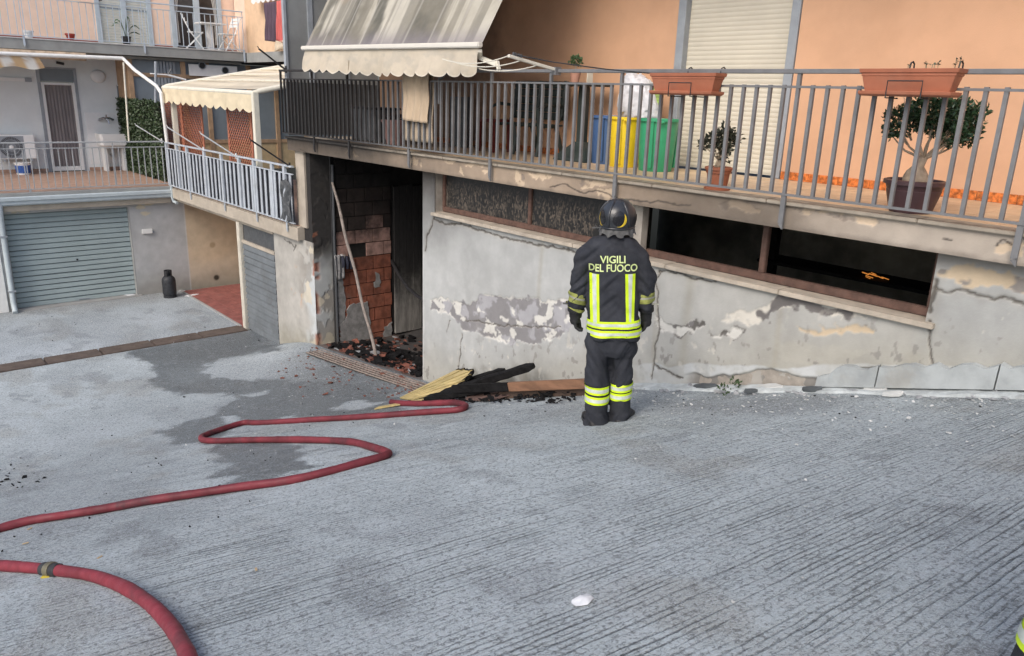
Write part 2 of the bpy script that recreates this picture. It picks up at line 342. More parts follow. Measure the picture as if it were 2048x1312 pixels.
# ================================================================== THE GROUND (one sheet)
def world_poly(pts): return [tuple(gnd(*p)[:2]) for p in pts]
def ground():
    xs = np.concatenate([np.linspace(-60, -20, 12)[:-1], np.linspace(-20, -14, 121)[:-1], np.linspace(-14, -.2, 493)[:-1], np.linspace(-.2, 4, 22)[:-1], np.linspace(4, 45, 12)])
    ys = np.concatenate([np.linspace(-60, -6, 10)[:-1], np.linspace(-6, -.6, 50)[:-1], np.linspace(-.6, 6.14, 260)])
    Xg, Yg = np.meshgrid(xs, ys, indexing='ij'); u, v = Xg.ravel(), Yg.ravel()
    Zg = gz(u, v)
    ch = sstep(.27, .24, np.abs(u+15.47)); Zg = Zg-.05*ch
    n1, n2, n3 = fbm(u, v, .7, 5, 1), fbm(u*.6, v*2.2, 1.3, 4, 9), fbm(u, v, 5, 4, 23)
    Zg = Zg+(n1-.5)*.03*sstep(-16, -12, u)+(n3-.5)*.006
    base = np.array([.395, .44, .452]); C = np.tile(base, (len(u), 1))
    yard = sstep(-15.2, -15.8, u); C = mix(C, (.39, .43, .455), yard)
    C = C*(1+.30*(n1-.5)*2)[:, None]*(1+.14*(n2-.5)*2)[:, None]*(1+.12*(n3-.5)*2)[:, None]
    C = mix(C, (.235, .215, .175), sstep(.56, .70, fbm(u+19, v*1.6, 1.1, 5, 43))*.42); C = mix(C, (.13, .135, .14), sstep(.66, .74, fbm(u-11, v*1.3, 1.9, 5, 47))*.45)
    # drier, paler and darker traffic patches
    C = mix(C, (.22, .24, .25), sstep(.54, .70, fbm(u+7, v*1.5, .55, 5, 41))*.45)
    C = mix(C, (.44, .48, .50), sstep(.56, .74, fbm(u-3, v*1.4, .8, 5, 51))*.35)
    wu = u+(fbm(u, v, 3.2, 4, 61)-.5)*.55+(fbm(u, v, 11, 3, 63)-.5)*.16; wv = v+(fbm(u, v, 3.2, 4, 67)-.5)*.45+(fbm(u, v, 11, 3, 69)-.5)*.12
    def area(px, soft=.06): return sstep(soft, -soft, sdf(wu, wv, world_poly(px)))
    wet = area([(255, 706), (330, 688), (420, 670), (492, 652), (570, 700), (520, 702), (430, 718), (395, 745), (560, 762), (660, 765), (760, 778), (850, 795), (800, 825), (690, 838), (600, 842), (480, 848), (420, 880), (340, 890), (330, 862), (420, 835), (440, 815), (470, 800), (440, 785), (340, 785), (300, 770), (305, 742)])
    wet = np.maximum(wet, area([(410, 880), (480, 876), (560, 880), (600, 895), (635, 932), (560, 958), (480, 968), (432, 955), (440, 928), (412, 905)]))
    wet = np.maximum(wet, area([(520, 655), (568, 700), (480, 705), (440, 690), (470, 660)]))
    wet = np.maximum(wet, area([(660, 690), (845, 770), (790, 810), (640, 760), (590, 742)], .15)*.55)
    dry = area([(400, 745), (440, 715), (560, 704), (640, 698), (668, 715), (640, 742), (560, 758), (470, 760)])
    for q in ([(670, 815), (705, 802), (745, 800), (738, 815), (700, 822)], [(440, 836), (470, 828), (478, 838), (455, 846)], [(560, 838), (600, 828), (608, 836)], [(480, 790), (530, 783), (535, 790), (500, 796)], [(790, 800), (830, 792), (830, 806), (800, 812)]):
        dry = np.maximum(dry, area(q))
    wet = np.clip(wet-dry, 0, 1)*(.8+.4*(n1-.5))
    C = mix(C, (.44, .48, .50), dry*.65)
    C = C*(1-.85*np.clip(wet*1.15, 0, 1))[:, None]
    # soot and ash dragged out of the burnt garage and along the wall
    ash = sstep(2.9, .2, np.hypot((u+10.4)*.8, (v-6.1)*1.15)+(n1-.5)*1.6); C = mix(C, (.035, .033, .033), ash*.82)
    ash2 = sstep(1.5, .3, np.hypot(u+14.2, (v-5.7)*.9)+(n1-.5)*.9); C = mix(C, (.03, .03, .033), ash2*.8)
    smud = area([(1295, 800), (1500, 795), (1700, 800), (1690, 822), (1480, 838), (1340, 830)], .3); C = mix(C, (.13, .13, .135), smud*.6)
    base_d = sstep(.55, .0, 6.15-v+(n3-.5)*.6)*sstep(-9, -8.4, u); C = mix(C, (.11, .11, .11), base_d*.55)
    yd = sstep(.9, 0, np.abs(u+19.3)+(n1-.5)); C = mix(C, (.24, .225, .20), yd*.6)
    sp = sstep(.77, .84, vn(u*21, v*21, 5)); C = mix(C, (.50, .51, .52), sp*.22)
    C = np.concatenate([C, (wet)[:, None]], 1)
    keep = np.ones((len(xs)-1, len(ys)-1), bool)
    M, t, b = nodes('ribbed_concrete')
    a = N(t, 'ShaderNodeAttribute', attribute_name='Col'); p = pos(t)
    # ribs drawn across the ramp with a rake: slightly wavy, worn away in patches
    sx = N(t, 'ShaderNodeSeparateXYZ'); t.links.new(p, sx.inputs[0])
    ax_, ay_ = math_(t, 'SUBTRACT', sx.outputs[0], .5), math_(t, 'SUBTRACT', 14., sx.outputs[1])
    rc = N(t, 'ShaderNodeCombineXYZ'); t.links.new(math_(t, 'MULTIPLY', math_(t, 'ARCTAN2', ax_, ay_), 11.), rc.inputs[0]); t.links.new(ay_, rc.inputs[1])
    wob = noise(t, p, 1.3, 3); st = vmul(t, rc.outputs[0], (1, .07, 0)); rib = noise(t, st, 52, 3, .6, .35); ribw = noise(t, st, 19, 4, .65, .3)
    fade = ramp(t, noise(t, p, 1.1, 6, .7), .40, .60)
    fade = math_(t, 'MULTIPLY', math_(t, 'ADD', math_(t, 'MULTIPLY', fade, .75), .25), ramp(t, sx.outputs[0], -11.5, -7.0))
    grit = noise(t, p, 110, 3, .8); g2 = noise(t, p, 42, 5, .8, .6)
    rr_ = N(t, 'ShaderNodeSeparateXYZ'); t.links.new(rc.outputs[0], rr_.inputs[0])
    r1 = math_(t, 'ADD', rr_.outputs[0], math_(t, 'ADD', math_(t, 'MULTIPLY', noise(t, p, 16, 3), .015), math_(t, 'MULTIPLY', wob, .05)))
    sn = math_(t, 'SINE', math_(t, 'MULTIPLY', r1, 175.)); cut = ramp(t, sn, .25, .95)
    prs = ramp(t, noise(t, vmul(t, rc.outputs[0], (1, .05, 0)), 21, 4, .7, .3), .40, .60)
    gr = math_(t, 'MULTIPLY', math_(t, 'MULTIPLY', math_(t, 'MULTIPLY', cut, prs), ramp(t, g2, .32, .50)), math_(t, 'ADD', math_(t, 'MULTIPLY', fade, .8), .2))
    gr2 = math_(t, 'MULTIPLY', math_(t, 'MULTIPLY', ramp(t, ribw, .42, .34), fade), ramp(t, g2, .3, .5))
    c = mixc(t, math_(t, 'MULTIPLY', gr, .78), a.outputs['Color'], (.055, .062, .066))
    c = mixc(t, math_(t, 'MULTIPLY', gr2, .22), c, (.075, .08, .082))
    c = mixc(t, ramp(t, grit, .46, .60, .0, .55), c, (.56, .64, .68)); c = mixc(t, ramp(t, g2, .52, .38, 0, .72), c, (.085, .092, .095))
    t.links.new(c, b.inputs['Base Color'])
    t.links.new(ramp(t, a.outputs['Alpha'], 0, 1, .88, .42), b.inputs['Roughness']); b.inputs['Specular IOR Level'].default_value = .35
    bn = N(t, 'ShaderNodeBump'); bn.inputs['Strength'].default_value = 1.0; bn.inputs['Distance'].default_value = .012
    hh = math_(t, 'ADD', math_(t, 'MULTIPLY', math_(t, 'MULTIPLY', math_(t, 'ADD', gr, math_(t, 'MULTIPLY', gr2, .7)), -1.), .9), math_(t, 'ADD', math_(t, 'MULTIPLY', grit, .5), math_(t, 'MULTIPLY', g2, .5)))
    t.links.new(hh, bn.inputs['Height']); t.links.new(bn.outputs[0], b.inputs['Normal'])
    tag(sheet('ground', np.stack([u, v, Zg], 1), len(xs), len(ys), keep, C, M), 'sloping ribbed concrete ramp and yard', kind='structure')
ground()
# drain channel with its brown cover slabs
dc = thing('drain_channel', 'brown covered drain channel crossing the foot of the ramp', 'drain', (-15.47, 3, -4.85))
y = 6.05; k = 0
while y > -4:
    L = .93; b = MB(); b.box(-15.69, -15.25, y-L+.012, y-.012, -4.93, -4.846+random.uniform(-.004, .004)); b.build('cover_slab', M_CHAN, dc, bev=.012); y -= L
part('channel_bed', M_CORE, dc, (-15.72, -15.22, -4, 6.06, -5.0, -4.91))
# ================================================================== MAIN BUILDING
YS, YW, ZT, ZB = 6.02, 6.15, -.755, -.985        # slab face, lower wall face, balcony floor, slab underside
XL, XR = -12.9, 4.5
mb = thing('main_building', 'orange apartment house with fire damaged garage under its balcony', 'building', (-6, 7, -3))
def wx(px, py, Y=YW): return float(on(1, Y, px, py)[0])
XP0, XP1 = -8.97, -8.68                          # pier left of the windows
WX1 = -2.19; SILL = -1.535
def lower_wall():
    xs = np.unique(np.concatenate([np.linspace(XP0, .4, 900), [XP1, WX1]])); zs = np.unique(np.concatenate([np.linspace(-4.3, -.95, 268), [SILL-.05]]))
    A, B = np.meshgrid(xs, zs, indexing='ij'); u, v = A.ravel(), B.ravel()
    n1, n2, n3 = fbm(u, v, .9, 5, 3), fbm(u*2.2, v*.35, 1.6, 4, 5), fbm(u, v, 7, 4, 7)
    C = np.tile(np.array([.40, .41, .40]), (len(u), 1))
    right = sstep(-2.3, -2.1, u); C = mix(C, (.33, .335, .32), right*.85)
    C = mix(C, (.39, .385, .355), sstep(-5.2, -4.6, u)*(1-right)*.8)
    C = C*(1+.12*(n1-.5)*2)[:, None]*(1+.14*(n2-.5)*2)[:, None]*(1+.06*(n3-.5)*2)[:, None]
    H = (n3-.5)*.003
    def P(pts): return [tuple(on(1, YW, *p)[[0, 2]]) for p in pts]
    wu = u+(fbm(u, v, 4, 4, 71)-.5)*.22+(fbm(u, v, 17, 3, 73)-.5)*.09; wv = v+(fbm(u, v, 4, 4, 77)-.5)*.16+(fbm(u, v, 17, 3, 79)-.5)*.07
    def ar(pts, soft=.012, w=1.): 
        return sstep(soft, -soft, sdf(u+(wu-u)*w, v+(wv-v)*w, P(pts)))
    # damp tide line low on the wall
    gl = gz(u, np.full_like(u, 6.1))
    low = sstep(.75, .05, v-gl+(n1-.5)*.9); C = mix(C, (.35, .335, .28), low*.6)
    low2 = sstep(.28, .0, v-gl+(n3-.5)*.5)*sstep(.45, .6, n1); C = mix(C, (.17, .16, .13), low2*.7)
    # rain streaks
    for (x0, y0, x1, y1, wd) in ((1385, 540, 1360, 730, .10), (1085, 470, 1080, 600, .06), (1570, 560, 1560, 770, .05), (1830, 690, 1815, 770, .16), (1320, 560, 1318, 700, .05), (1225, 480, 1225, 700, .12)):
        a, c = P([(x0, y0), (x1, y1)]); f = sstep(wd, 0, np.abs(u-a[0]+(n1-.5)*.1))*sstep(a[1], a[1]-.1, v)*sstep(c[1]-.25, c[1], v); C = mix(C, (.33, .31, .25), f*.45)
    # peeled paint: white undercoat rim, grey plaster, dark cement where it is deepest
    peel = [([(862, 600), (885, 596), (905, 600), (930, 604), (960, 592), (1000, 598), (1075, 600), (1145, 605), (1150, 650), (1120, 672), (1090, 678), (1060, 690), (1000, 680), (960, 668), (930, 660), (920, 640), (895, 628), (865, 624)], 'g'),
            ([(1312, 632), (1330, 640), (1348, 646), (1385, 650), (1402, 655), (1385, 668), (1350, 668), (1330, 660), (1318, 655)], 'd'),
            ([(1440, 636), (1470, 628), (1500, 632), (1530, 618), (1558, 596), (1590, 590), (1640, 606), (1700, 622), (1740, 636), (1700, 640), (1650, 628), (1600, 614), (1560, 622), (1540, 636), (1500, 646), (1470, 640)], 'c'),
            ([(1420, 664), (1470, 652), (1490, 652), (1470, 668), (1430, 668)], 'd'), ([(1590, 660), (1640, 656), (1690, 650), (1745, 655), (1735, 664), (1680, 664), (1620, 668), (1600, 672)], 'o'),
            ([(1875, 548), (1900, 536), (1930, 520), (1965, 530), (2000, 542), (2060, 548), (2060, 585), (2010, 580), (1975, 570), (1940, 575), (1905, 560), (1885, 562)], 'o'),
            ([(1545, 690), (1600, 684), (1680, 690), (1740, 700), (1700, 722), (1620, 730), (1560, 722)], 'p')]
    for pts, kd in peel:
        f = ar(pts); rim = ar(pts, .02)
        inner = sstep(-.005, -.03, sdf(wu, wv, P(pts))+ (fbm(u, v, 6, 4, 91)-.5)*.12) if kd == 'g' else sstep(.012, -.008, sdf(wu, wv, P(pts))+ (fbm(u, v, 9, 4, 91)-.5)*.09)
        if kd in 'gd':
            C = mix(C, (.60, .585, .54), f); C = mix(C, (.215, .21, .215) if kd == 'g' else (.12, .11, .10), inner*.95)
            C = mix(C, (.43, .43, .45), inner*sstep(.52, .62, fbm(u, v, 5, 4, 97))*(.7 if kd == 'g' else .2))
            C = mix(C, (.66, .65, .6), f*sstep(.58, .64, fbm(u, v*1.3, 6, 4, 99))*.9); H -= f*.008
        elif kd == 'c':
            C = mix(C, (.60, .57, .50), f); C = mix(C, (.14, .13, .125), inner*sstep(.49, .55, fbm(u, v, 3.5, 4, 93))); H -= f*.006
        elif kd == 'o':
            C = mix(C, (.56, .44, .29), f*(.85 if u.size else 1)); C = mix(C, (.24, .22, .20), inner*sstep(.47, .54, fbm(u, v, 4.5, 4, 95))); H -= f*.006
        else:
            C = mix(C, (.42, .40, .34), f*.35)
    flk = sstep(.70, .73, fbm(u*1.2, v*.8, 11, 4, 111))*sstep(1.0, .2, v-gl)*sstep(.45, .6, n1); C = mix(C, (.56, .535, .47), flk*.7); H -= flk*.004
    fl2 = sstep(.71, .74, fbm(u*1.6, v, 9, 3, 115))*sstep(.9, .2, v-gl); C = mix(C, (.23, .22, .2), fl2*.8)
    # white limewash strip and broken plaster along the foot of the wall
    st = sstep(.02, 0, v-(gl+.215+(fbm(u, v*0, 2.5, 4, 121)-.5)*.14))*sstep(-5.1, -4.6, u+(n1-.5)); C = mix(C, (.50, .52, .515), st*(.55+.4*sstep(.4, .6, n3)))
    br = sstep(.0, -.02, v-(gl+.165+(fbm(u, v*0, 3.5, 4, 131)-.5)*.16))*sstep(-4.4, -4.1, u+(n1-.5)*.6)*sstep(-2.1, -2.6, u); C = mix(C, (.17, .155, .135), br*.85); H -= br*.02
    C = mix(C, (.42, .40, .36), br*sstep(.55, .65, fbm(u, v, 6, 4, 133))*.7)
    # cracks
    cr = [[(868, 435), (862, 452), (855, 470), (850, 500)], [(868, 440), (890, 447), (930, 450), (980, 468), (1050, 484), (1160, 506)],
          [(1318, 542), (1312, 560), (1316, 600), (1316, 660), (1308, 710), (1306, 728)], [(1306, 728), (1322, 738), (1345, 748), (1366, 760)], [(1306, 728), (1304, 756)],
          [(1318, 542), (1345, 540), (1380, 556), (1430, 564)], [(1870, 575), (1890, 582), (1930, 584), (1960, 592), (1985, 596), (2010, 592), (2048, 606)], [(1858, 640), (1862, 670), (1858, 715), (1862, 735)],
          [(925, 668), (922, 690), (918, 720), (916, 735)], [(1870, 560), (1866, 590), (1860, 620)], [(930, 640), (1010, 652), (1120, 655)], [(900, 640), (893, 664)]]
    cw = [.016, .014, .007, .009, .007, .009, .011, .007, .006, .02, .005, .004]
    for pts, w in zip(cr, cw):
        d = seg(u+(fbm(u, v, 12, 3, 141)-.5)*.06, v+(fbm(u, v, 12, 3, 143)-.5)*.06, P(pts)); f = sstep(w+.006, w*.4, d)
        C = mix(C, (.035, .03, .027), f*.95); H -= f*.012; C = mix(C, (.30, .28, .24), sstep(w*5, w, d)*.25)
    # smoke on the pier, a darker band on the top edge
    sm = sstep(-7.7, -8.6, u+(n1-.5)*.6)*sstep(-2.3, -1.15, v+(n1-.5)*.7); C = mix(C, (.03, .025, .021), sm*.93); jt = sstep(-1.9, -2.5, u+(n1-.5)*.6)*sstep(.25, .0, np.abs(u-WX1)-.02+(n3-.5)*.2)*sstep(-1.8, -1.2, v); C = mix(C, (.08, .065, .05), jt*.7)
    top_band = sstep(-1.15, -.95, v+(n1-.5)*.15); C = mix(C, (.16, .13, .10), top_band*.6)
    ed = sstep(.05, .0, u-XP0+(n3-.5)*.08); C = mix(C, (.6, .6, .58), ed*.6*sstep(-1.6, -2.4, v))
    win = (xs[:-1, None] >= XP1-1e-6)&(xs[1:, None] <= WX1+1e-6)&(zs[None, :-1] >= SILL-.05-1e-6)
    V = np.stack([u, YW-H-.0*u, v], 1)
    sheet('plaster', V, len(xs), len(zs), ~win, C, M_PAINTED, mb)
lower_wall()
T = .22
b = MB()
b.box(XP0+.006, XP1-.004, YW+.02, YW+T, -5, ZB-.003)
b.box(XP1-.004, WX1+.004, YW+.02, YW+T, -5, SILL-.055)
b.box(WX1+.004, XR, YW+.02, YW+T, -5, ZB-.003)
b.build('wall', M_CORE, mb)
part('wall', M_GREYP, mb, (.39, XR, YW+.004, YW+.021, -4, ZB-.003))
# the basement room behind the openings
part('room_shell', M_ROOM, mb, (XP0+.01, -1.2, 11.4, 11.6, -5, ZB-.01), (-1.199, .4, 11.4, 11.6, -5, -1.9), (.401, XR, 11.4, 11.6, -5, ZB-.01), (-12.5, -12.3, 8.4, 11.6, -5, ZB-.01), (XR-.2, XR, YW+T+.002, 11.39, -5, -2.2), (-12.45, XP0+.02, 11.0, 11.2, -5, ZB-.01))  # gaps in the rear and right walls are added to let sky light in
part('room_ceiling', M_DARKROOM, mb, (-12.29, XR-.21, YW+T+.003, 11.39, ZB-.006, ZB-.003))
tag(part('room_floor', M_ROOM, None, (-12.6, XR, 6.16, 11.7, -5.1, -4.52)), kind='structure')
# sill of marble lengths, frames, panes
x = XP1-.03; L = [1.3, 1.45, 1.3, 1.25, 1.3]
for w in L:
    part('sill_slab', M_MARBLE, mb, (x, x+w-.006, YW-.05, YW+.15, SILL-.045, SILL+random.uniform(-.002, .002)), bev=.005); x += w
fy0, fy1 = YW+.13, YW+.18
fr = MB()
fr.box(XP1, WX1, fy0, fy1, SILL+.003, SILL+.075)
for x in (XP1+.03, -6.89, -5.12, -3.71, WX1-.03): fr.box(x-.03, x+.03, fy0-.004, fy1-.004, SILL+.076, ZB-.004)
wf = fr.build('window_frame', M_RUSTW, mb, bev=.006)
for x0, x1 in ((XP1+.06, -6.92), (-6.86, -5.15)): part('window_pane', M_SOOTGLASS, wf, (x0-.003, x1+.003, fy0+.02, fy0+.026, SILL+.07, ZB-.003))
part('window_pier', M_CORE, mb, (-5.3, -5.06, YW+.03, YW+.125, SILL+.003, ZB-.004))
# ---------- balcony slab: painted fascia sheet over a concrete core
def fascia():
    xs = np.linspace(XL, 1.2, 1000); zs = np.linspace(ZB, ZT-.03, 22)
    A, B = np.meshgrid(xs, zs, indexing='ij'); u, v = A.ravel(), B.ravel()
    n1, n3 = fbm(u, v*2, 1.1, 5, 203), fbm(u, v, 7, 4, 207)
    C = np.tile(np.array([.34, .265, .195]), (len(u), 1)); C = mix(C, (.37, .33, .28), sstep(-5, -2, u)*.8); C = C*(1+.16*(n1-.5)*2)[:, None]*(1+.1*(n3-.5)*2)[:, None]
    H = (n3-.5)*.004
    def P(pts): return [tuple(on(1, YS, *p)[[0, 2]]) for p in pts]
    wu = u+(fbm(u, v, 5, 4, 211)-.5)*.5; wv = v+(fbm(u, v, 9, 4, 213)-.5)*.2
    for cx, cy, rx, rz in ((833, 322, .16, .04), (905, 322, .12, .035), (960, 330, .22, .04), (920, 338, .06, .05), (1043, 355, .05, .09), (1195, 372, .22, .04), (1215, 395, .16, .05), (1075, 350, .14, .03), (1480, 412, .2, .05), (1690, 430, .16, .05), (1640, 422, .2, .03), (2015, 485, .07, .05), (700, 305, .2, .02), (1715, 446, .03, .03)):
        a = on(1, YS, cx, cy); d = np.hypot((wu-a[0])/rx, (wv-a[2])/rz); f = sstep(1.05, .95, d)
        C = mix(C, (.60, .47, .33), f*sstep(.40, .48, n3)*.8); C = mix(C, (.22, .18, .15), f*sstep(.40, .34, n3)*.7); H -= f*.006
    for pts, w in (([(1100, 372), (1130, 368), (1165, 385), (1200, 383), (1240, 398), (1290, 405), (1330, 404), (1380, 412)], .006), ([(1885, 478), (1900, 482)], .006), ([(600, 300), (640, 312), (700, 318), (760, 330)], .006), ([(1990, 492), (2005, 480), (2030, 490)], .005)):
        d = seg(u+(fbm(u, v, 12, 3, 221)-.5)*.05, v+(fbm(u, v, 12, 3, 223)-.5)*.05, P(pts)); C = mix(C, (.05, .04, .035), sstep(w+.008, w*.4, d)*.9)
    # smoke licking up from the garage opening and out of the windows
    s1 = sstep(-7.6, -10.6, u+(n1-.5)*2.6)*(.8+.2*sstep(ZB+.02, ZT, v)); C = mix(C, (.024, .021, .018), s1*.97)
    s2 = sstep(1.6, .1, np.abs(u+4.0)+(n1-.5)*1.8); C = mix(C, (.085, .07, .055), s2*.7)
    s3 = sstep(ZB+.05, ZB, v+(n3-.5)*.05); C = mix(C, (.12, .10, .08), s3*.5)
    V = np.stack([u, YS-H, v], 1); sheet('fascia', V, len(xs), len(zs), None, C, M_PAINTED, mb)
fascia()
part('balcony_slab', M_BEIGEC, mb, (XL+.006, XR, YS+.014, 7.86, ZB, ZT-.012), (1.19, XR, YS+.002, YS+.015, ZB, ZT-.012))
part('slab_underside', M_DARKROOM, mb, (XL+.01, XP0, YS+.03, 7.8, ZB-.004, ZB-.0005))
x = XL-.02
while x < XR:
    L = min(random.choice([1.1, 1.2, 1.25]), XR-x); part('edge_slab', M_EDGE, mb, (x, x+L-.005, YS-.035, YS+.20, ZT-.032, ZT+random.uniform(-.0015, .0015)), bev=.006); x += L
tile = None
for i in range(46):
    for j in range(5):
        x0 = -11.9+i*.335; y0 = YS+.205+j*.325
        if x0 > 1.2: continue
        if tile is None: tile = part('floor_tile', M_TILE, mb, (x0, x0+.329, y0, y0+.319, ZT-.012, ZT-.001), bev=.002)
        else: inst(tile, 'floor_tile', mb, ((x0+11.9)-6, (y0-YS-.205)+7, -3+random.uniform(-.001, .001)))
YO = 7.85
SHX0, SHX1 = -6.02, -4.66
ZTOP = 4.2
part('upper_wall', M_ORANGE, mb, (-12.85, SHX0-.11, YO, YO+.25, ZT+.02, ZTOP), (SHX1+.11, XR, YO, YO+.25, ZT+.02, ZTOP), (SHX0-.11, SHX1+.11, YO, YO+.25, 1.62, ZTOP))
k = 0; x = SHX1+.115
def skirt(x0, x1):
    x = x0
    while x < x1-.02:
        w = min(.33, x1-x); part('skirting_tile', M_SKIRT, mb, (x, x+w-.004, YO-.012, YO-.001, ZT, ZT+.085), bev=.002); x += w
skirt(SHX1+.115, 1.4); skirt(-11.5, SHX0-.115)
# roller shutter with its slats and grey frame
rs = part('roller_shutter', M_CREAMS, mb, (SHX0, SHX1, YO+.085, YO+.09, ZT+.02, 1.6))
z = ZT+.03; s0 = None
while z < 1.6:
    b = MB(); b.loft([[(xx, YO+.085-.0045*math.sin(math.pi*i/4)-.001, z+.0485*i/4) for i in range(5)]+[(xx, YO+.087, z+.0485), (xx, YO+.087, z)] for xx in (SHX0+.002, SHX1-.002)])
    if s0 is None: s0 = b.build('slat', M_CREAMS, rs); z0_ = z
    else: inst(s0, 'slat', rs, (-6, 7, -3+(z-z0_)))
    z += .051
part('shutter_frame', M_FRAMEG, mb, (SHX0-.11, SHX0, YO-.015, YO+.1, ZT+.002, 1.6), bev=.004); part('shutter_frame', M_FRAMEG, mb, (SHX1, SHX1+.10, YO-.015, YO+.1, ZT+.002, 1.6), bev=.004)
# upper balcony that roofs this one
part('upper_slab', M_GREYP, mb, (-13.0, XR, 6.5, YO-.003, 2.35, 2.6))
# end wall of the balcony: grey framed screen
es = part('end_screen', mat('grey_screen', (.27, .28, .275), .6, var=.12, vs_=2, bump=.05, dirt=.3, dirtcol=(.14, .14, .135)), mb, (-12.92, -12.88, 6.05, 7.84, ZT+.9, 2.35))
part('screen_frame', mat('screen_frame_metal', (.34, .37, .40), .5, var=.1, bump=.03), es, (-12.93, -12.855, 6.045, 6.09, ZT+.9, 2.35), (-12.925, -12.86, 6.48, 6.57, ZT+.9, 2.35), (-12.925, -12.86, 7.2, 7.26, ZT+.9, 2.35))
part('screen_base', M_DKGREY, es, (-12.915, -12.885, 6.05, 7.84, ZT+.02, ZT+.898))
# ---------- the burnt garage: side pier, brick wall, plank door
XB = -12.25
def side_face():
    """damaged plaster on the corner: outer face (Y=6.1) and return face (X=XB)"""
    for nm, ax in (('corner_plaster', 1), ('return_plaster', 0)):
        us = np.linspace(-13.86, XB, 110) if ax == 1 else np.linspace(6.1, 6.5, 60)
        zs = np.linspace(-5, -2.53 if ax == 1 else ZB, 170 if ax == 1 else 260)
        A, B = np.meshgrid(us, zs, indexing='ij'); u, v = A.ravel(), B.ravel(); w = u+ (0 if ax == 1 else 50)
        n1, n2, n3 = fbm(w, v, 1.3, 5, 303), fbm(w, v, 3, 4, 305), fbm(w, v, 8, 4, 307)
        C = np.tile(np.array([.40, .385, .35] if ax == 1 else [.33, .32, .29]), (len(u), 1)); C = C*(1+.16*(n1-.5)*2)[:, None]*(1+.14*(n3-.5)*2)[:, None]; H = (n3-.5)*.004
        e = (XB-u) if ax == 1 else (u-6.1)
        pale = sstep(.42, .12, e+(n2-.5)*.6)*(1 if ax == 1 else .7)*sstep(-2.5, -3.0, v+(n1-.5)*1.); C = mix(C, (.52, .555, .56), pale*.8)
        pl = sstep(.56, .62, fbm(w, v*.8, 3.2, 5, 311))*sstep(.9, .3, e); C = mix(C, (.27, .25, .22), pl*.7); H -= pl*.008
        cr = sstep(.62, .66, fbm(w+3, v, 4.5, 4, 317))*sstep(.9, .2, e); C = mix(C, (.58, .52, .40), cr*.8)
        bk = sstep(.12, .03, e+(n2-.5)*.16)*sstep(.55, .6, fbm(w*.3, v, 3, 3, 321)); C = mix(C, (.33, .12, .07), bk*.9); H -= bk*.015
        low = sstep(-4.0, -4.75, v+(n1-.5)*.7); C = mix(C, (.24, .225, .16), low*.6)
        if ax == 0: C = mix(C, (.022, .02, .019), sstep(-3.5, -2.4, v+(n1-.5)*1.3)*.97); C = mix(C, (.30, .12, .07), sstep(.06, .03, np.abs(v+2.37+(n2-.5)*.25))*sstep(.5, .56, n2)*.8)
        else:
            C = mix(C, (.50, .30, .17), sstep(.62, .68, fbm(w, v, 5, 3, 331))*sstep(.3, .1, np.abs(u+13.0))*sstep(.45, .2, np.abs(v+3.45))*.8)
            d = seg(u+(n3-.5)*.1, v+(n3-.5)*.1, [tuple(on(1, 6.1, *p)[[0, 2]]) for p in ((568, 478), (580, 488), (592, 492), (588, 500))]); C = mix(C, (.05, .045, .04), sstep(.02, .006, d)*.8)
        V = np.stack([u, 6.1-H, v], 1) if ax == 1 else np.stack([XB+H, u, v], 1)
        sheet(nm, V, len(us), len(zs), None, C, M_PAINTED, mb)
side_face()
part('corner_wall', M_CORE, mb, (-13.87, XB-.03, 6.12, 6.45, -5.1, -2.54), (-12.75, XB-.022, 6.12, 6.5, -2.54, ZB-.002))
part('corner_column', M_BEIGEC, mb, (-12.76, -12.44, 6.085, 6.12, -2.3, ZB-.002))
part('rear_wall', M_BRICKK, mb, (-12.5, XB-.005, 6.5, 8.4, -5, ZB-.01))
# bricks of the side wall, one by one, sooty towards the top
zc = -4.62; r = 0
by0 = 6.55
while zc < ZB-.05:
    yy = by0-(.0 if r % 2 == 0 else .0); first = True
    while yy < 7.66:
        L = .37 if not (first and r % 2) else .22
        L = min(L, 7.68-yy); first = False
        if L < .06: break
        hole = (-2.95 < zc < -2.65 and 6.7 < yy < 7.0)
        zz = zc+.125+random.uniform(-.15, .15)
        M_ = M_BRICK if zz < -2.92 else M_BRICKP if zz < -2.35 else M_BRICKS if zz < -1.75 else M_BRICKK
        out = random.uniform(-.006, .008)+(-.07 if hole else 0)
        part('brick', M_, mb, (XB-.02, XB+.02+out, yy+.005, yy+L-.006, zc+.006, zc+.243), bev=.006); yy += L
    zc += .25; r += 1
def ragged(name, M, ax, val, th, pts, par, seed, amp=.05, step=.05):
    """thick flake with a ragged outline, lying on plane ax=val"""
    rnd = random.Random(seed); o = []
    for i in range(len(pts)):
        a, c = np.array(pts[i]), np.array(pts[(i+1) % len(pts)]); n = max(1, int(np.linalg.norm(c-a)/step))
        for k in range(n): p = a+(c-a)*k/n; o.append((p[0]+rnd.uniform(-amp, amp)*.5, p[1]+rnd.uniform(-amp, amp)*.5))
    P3 = [(val, q[0], q[1]) if ax == 0 else (q[0], val, q[1]) if ax == 1 else (q[0], q[1], val) for q in o]
    e = [0, 0, 0]; e[ax] = th
    return MB().prism(P3, e).build(name, M, par)
ragged('mortar_patch', M_MORTAR, 0, XB+.01, .03, [(6.56, -4.6), (7.15, -4.6), (7.18, -4.1), (7.12, -3.75), (6.9, -3.72), (6.72, -3.78), (6.66, -4.0), (6.56, -4.1)], mb, 3)
ragged('mortar_patch', M_MORTAR, 0, XB+.01, .022, [(6.53, -4.1), (6.66, -4.1), (6.68, -3.6), (6.6, -3.1), (6.53, -3.1)], mb, 4, .03)
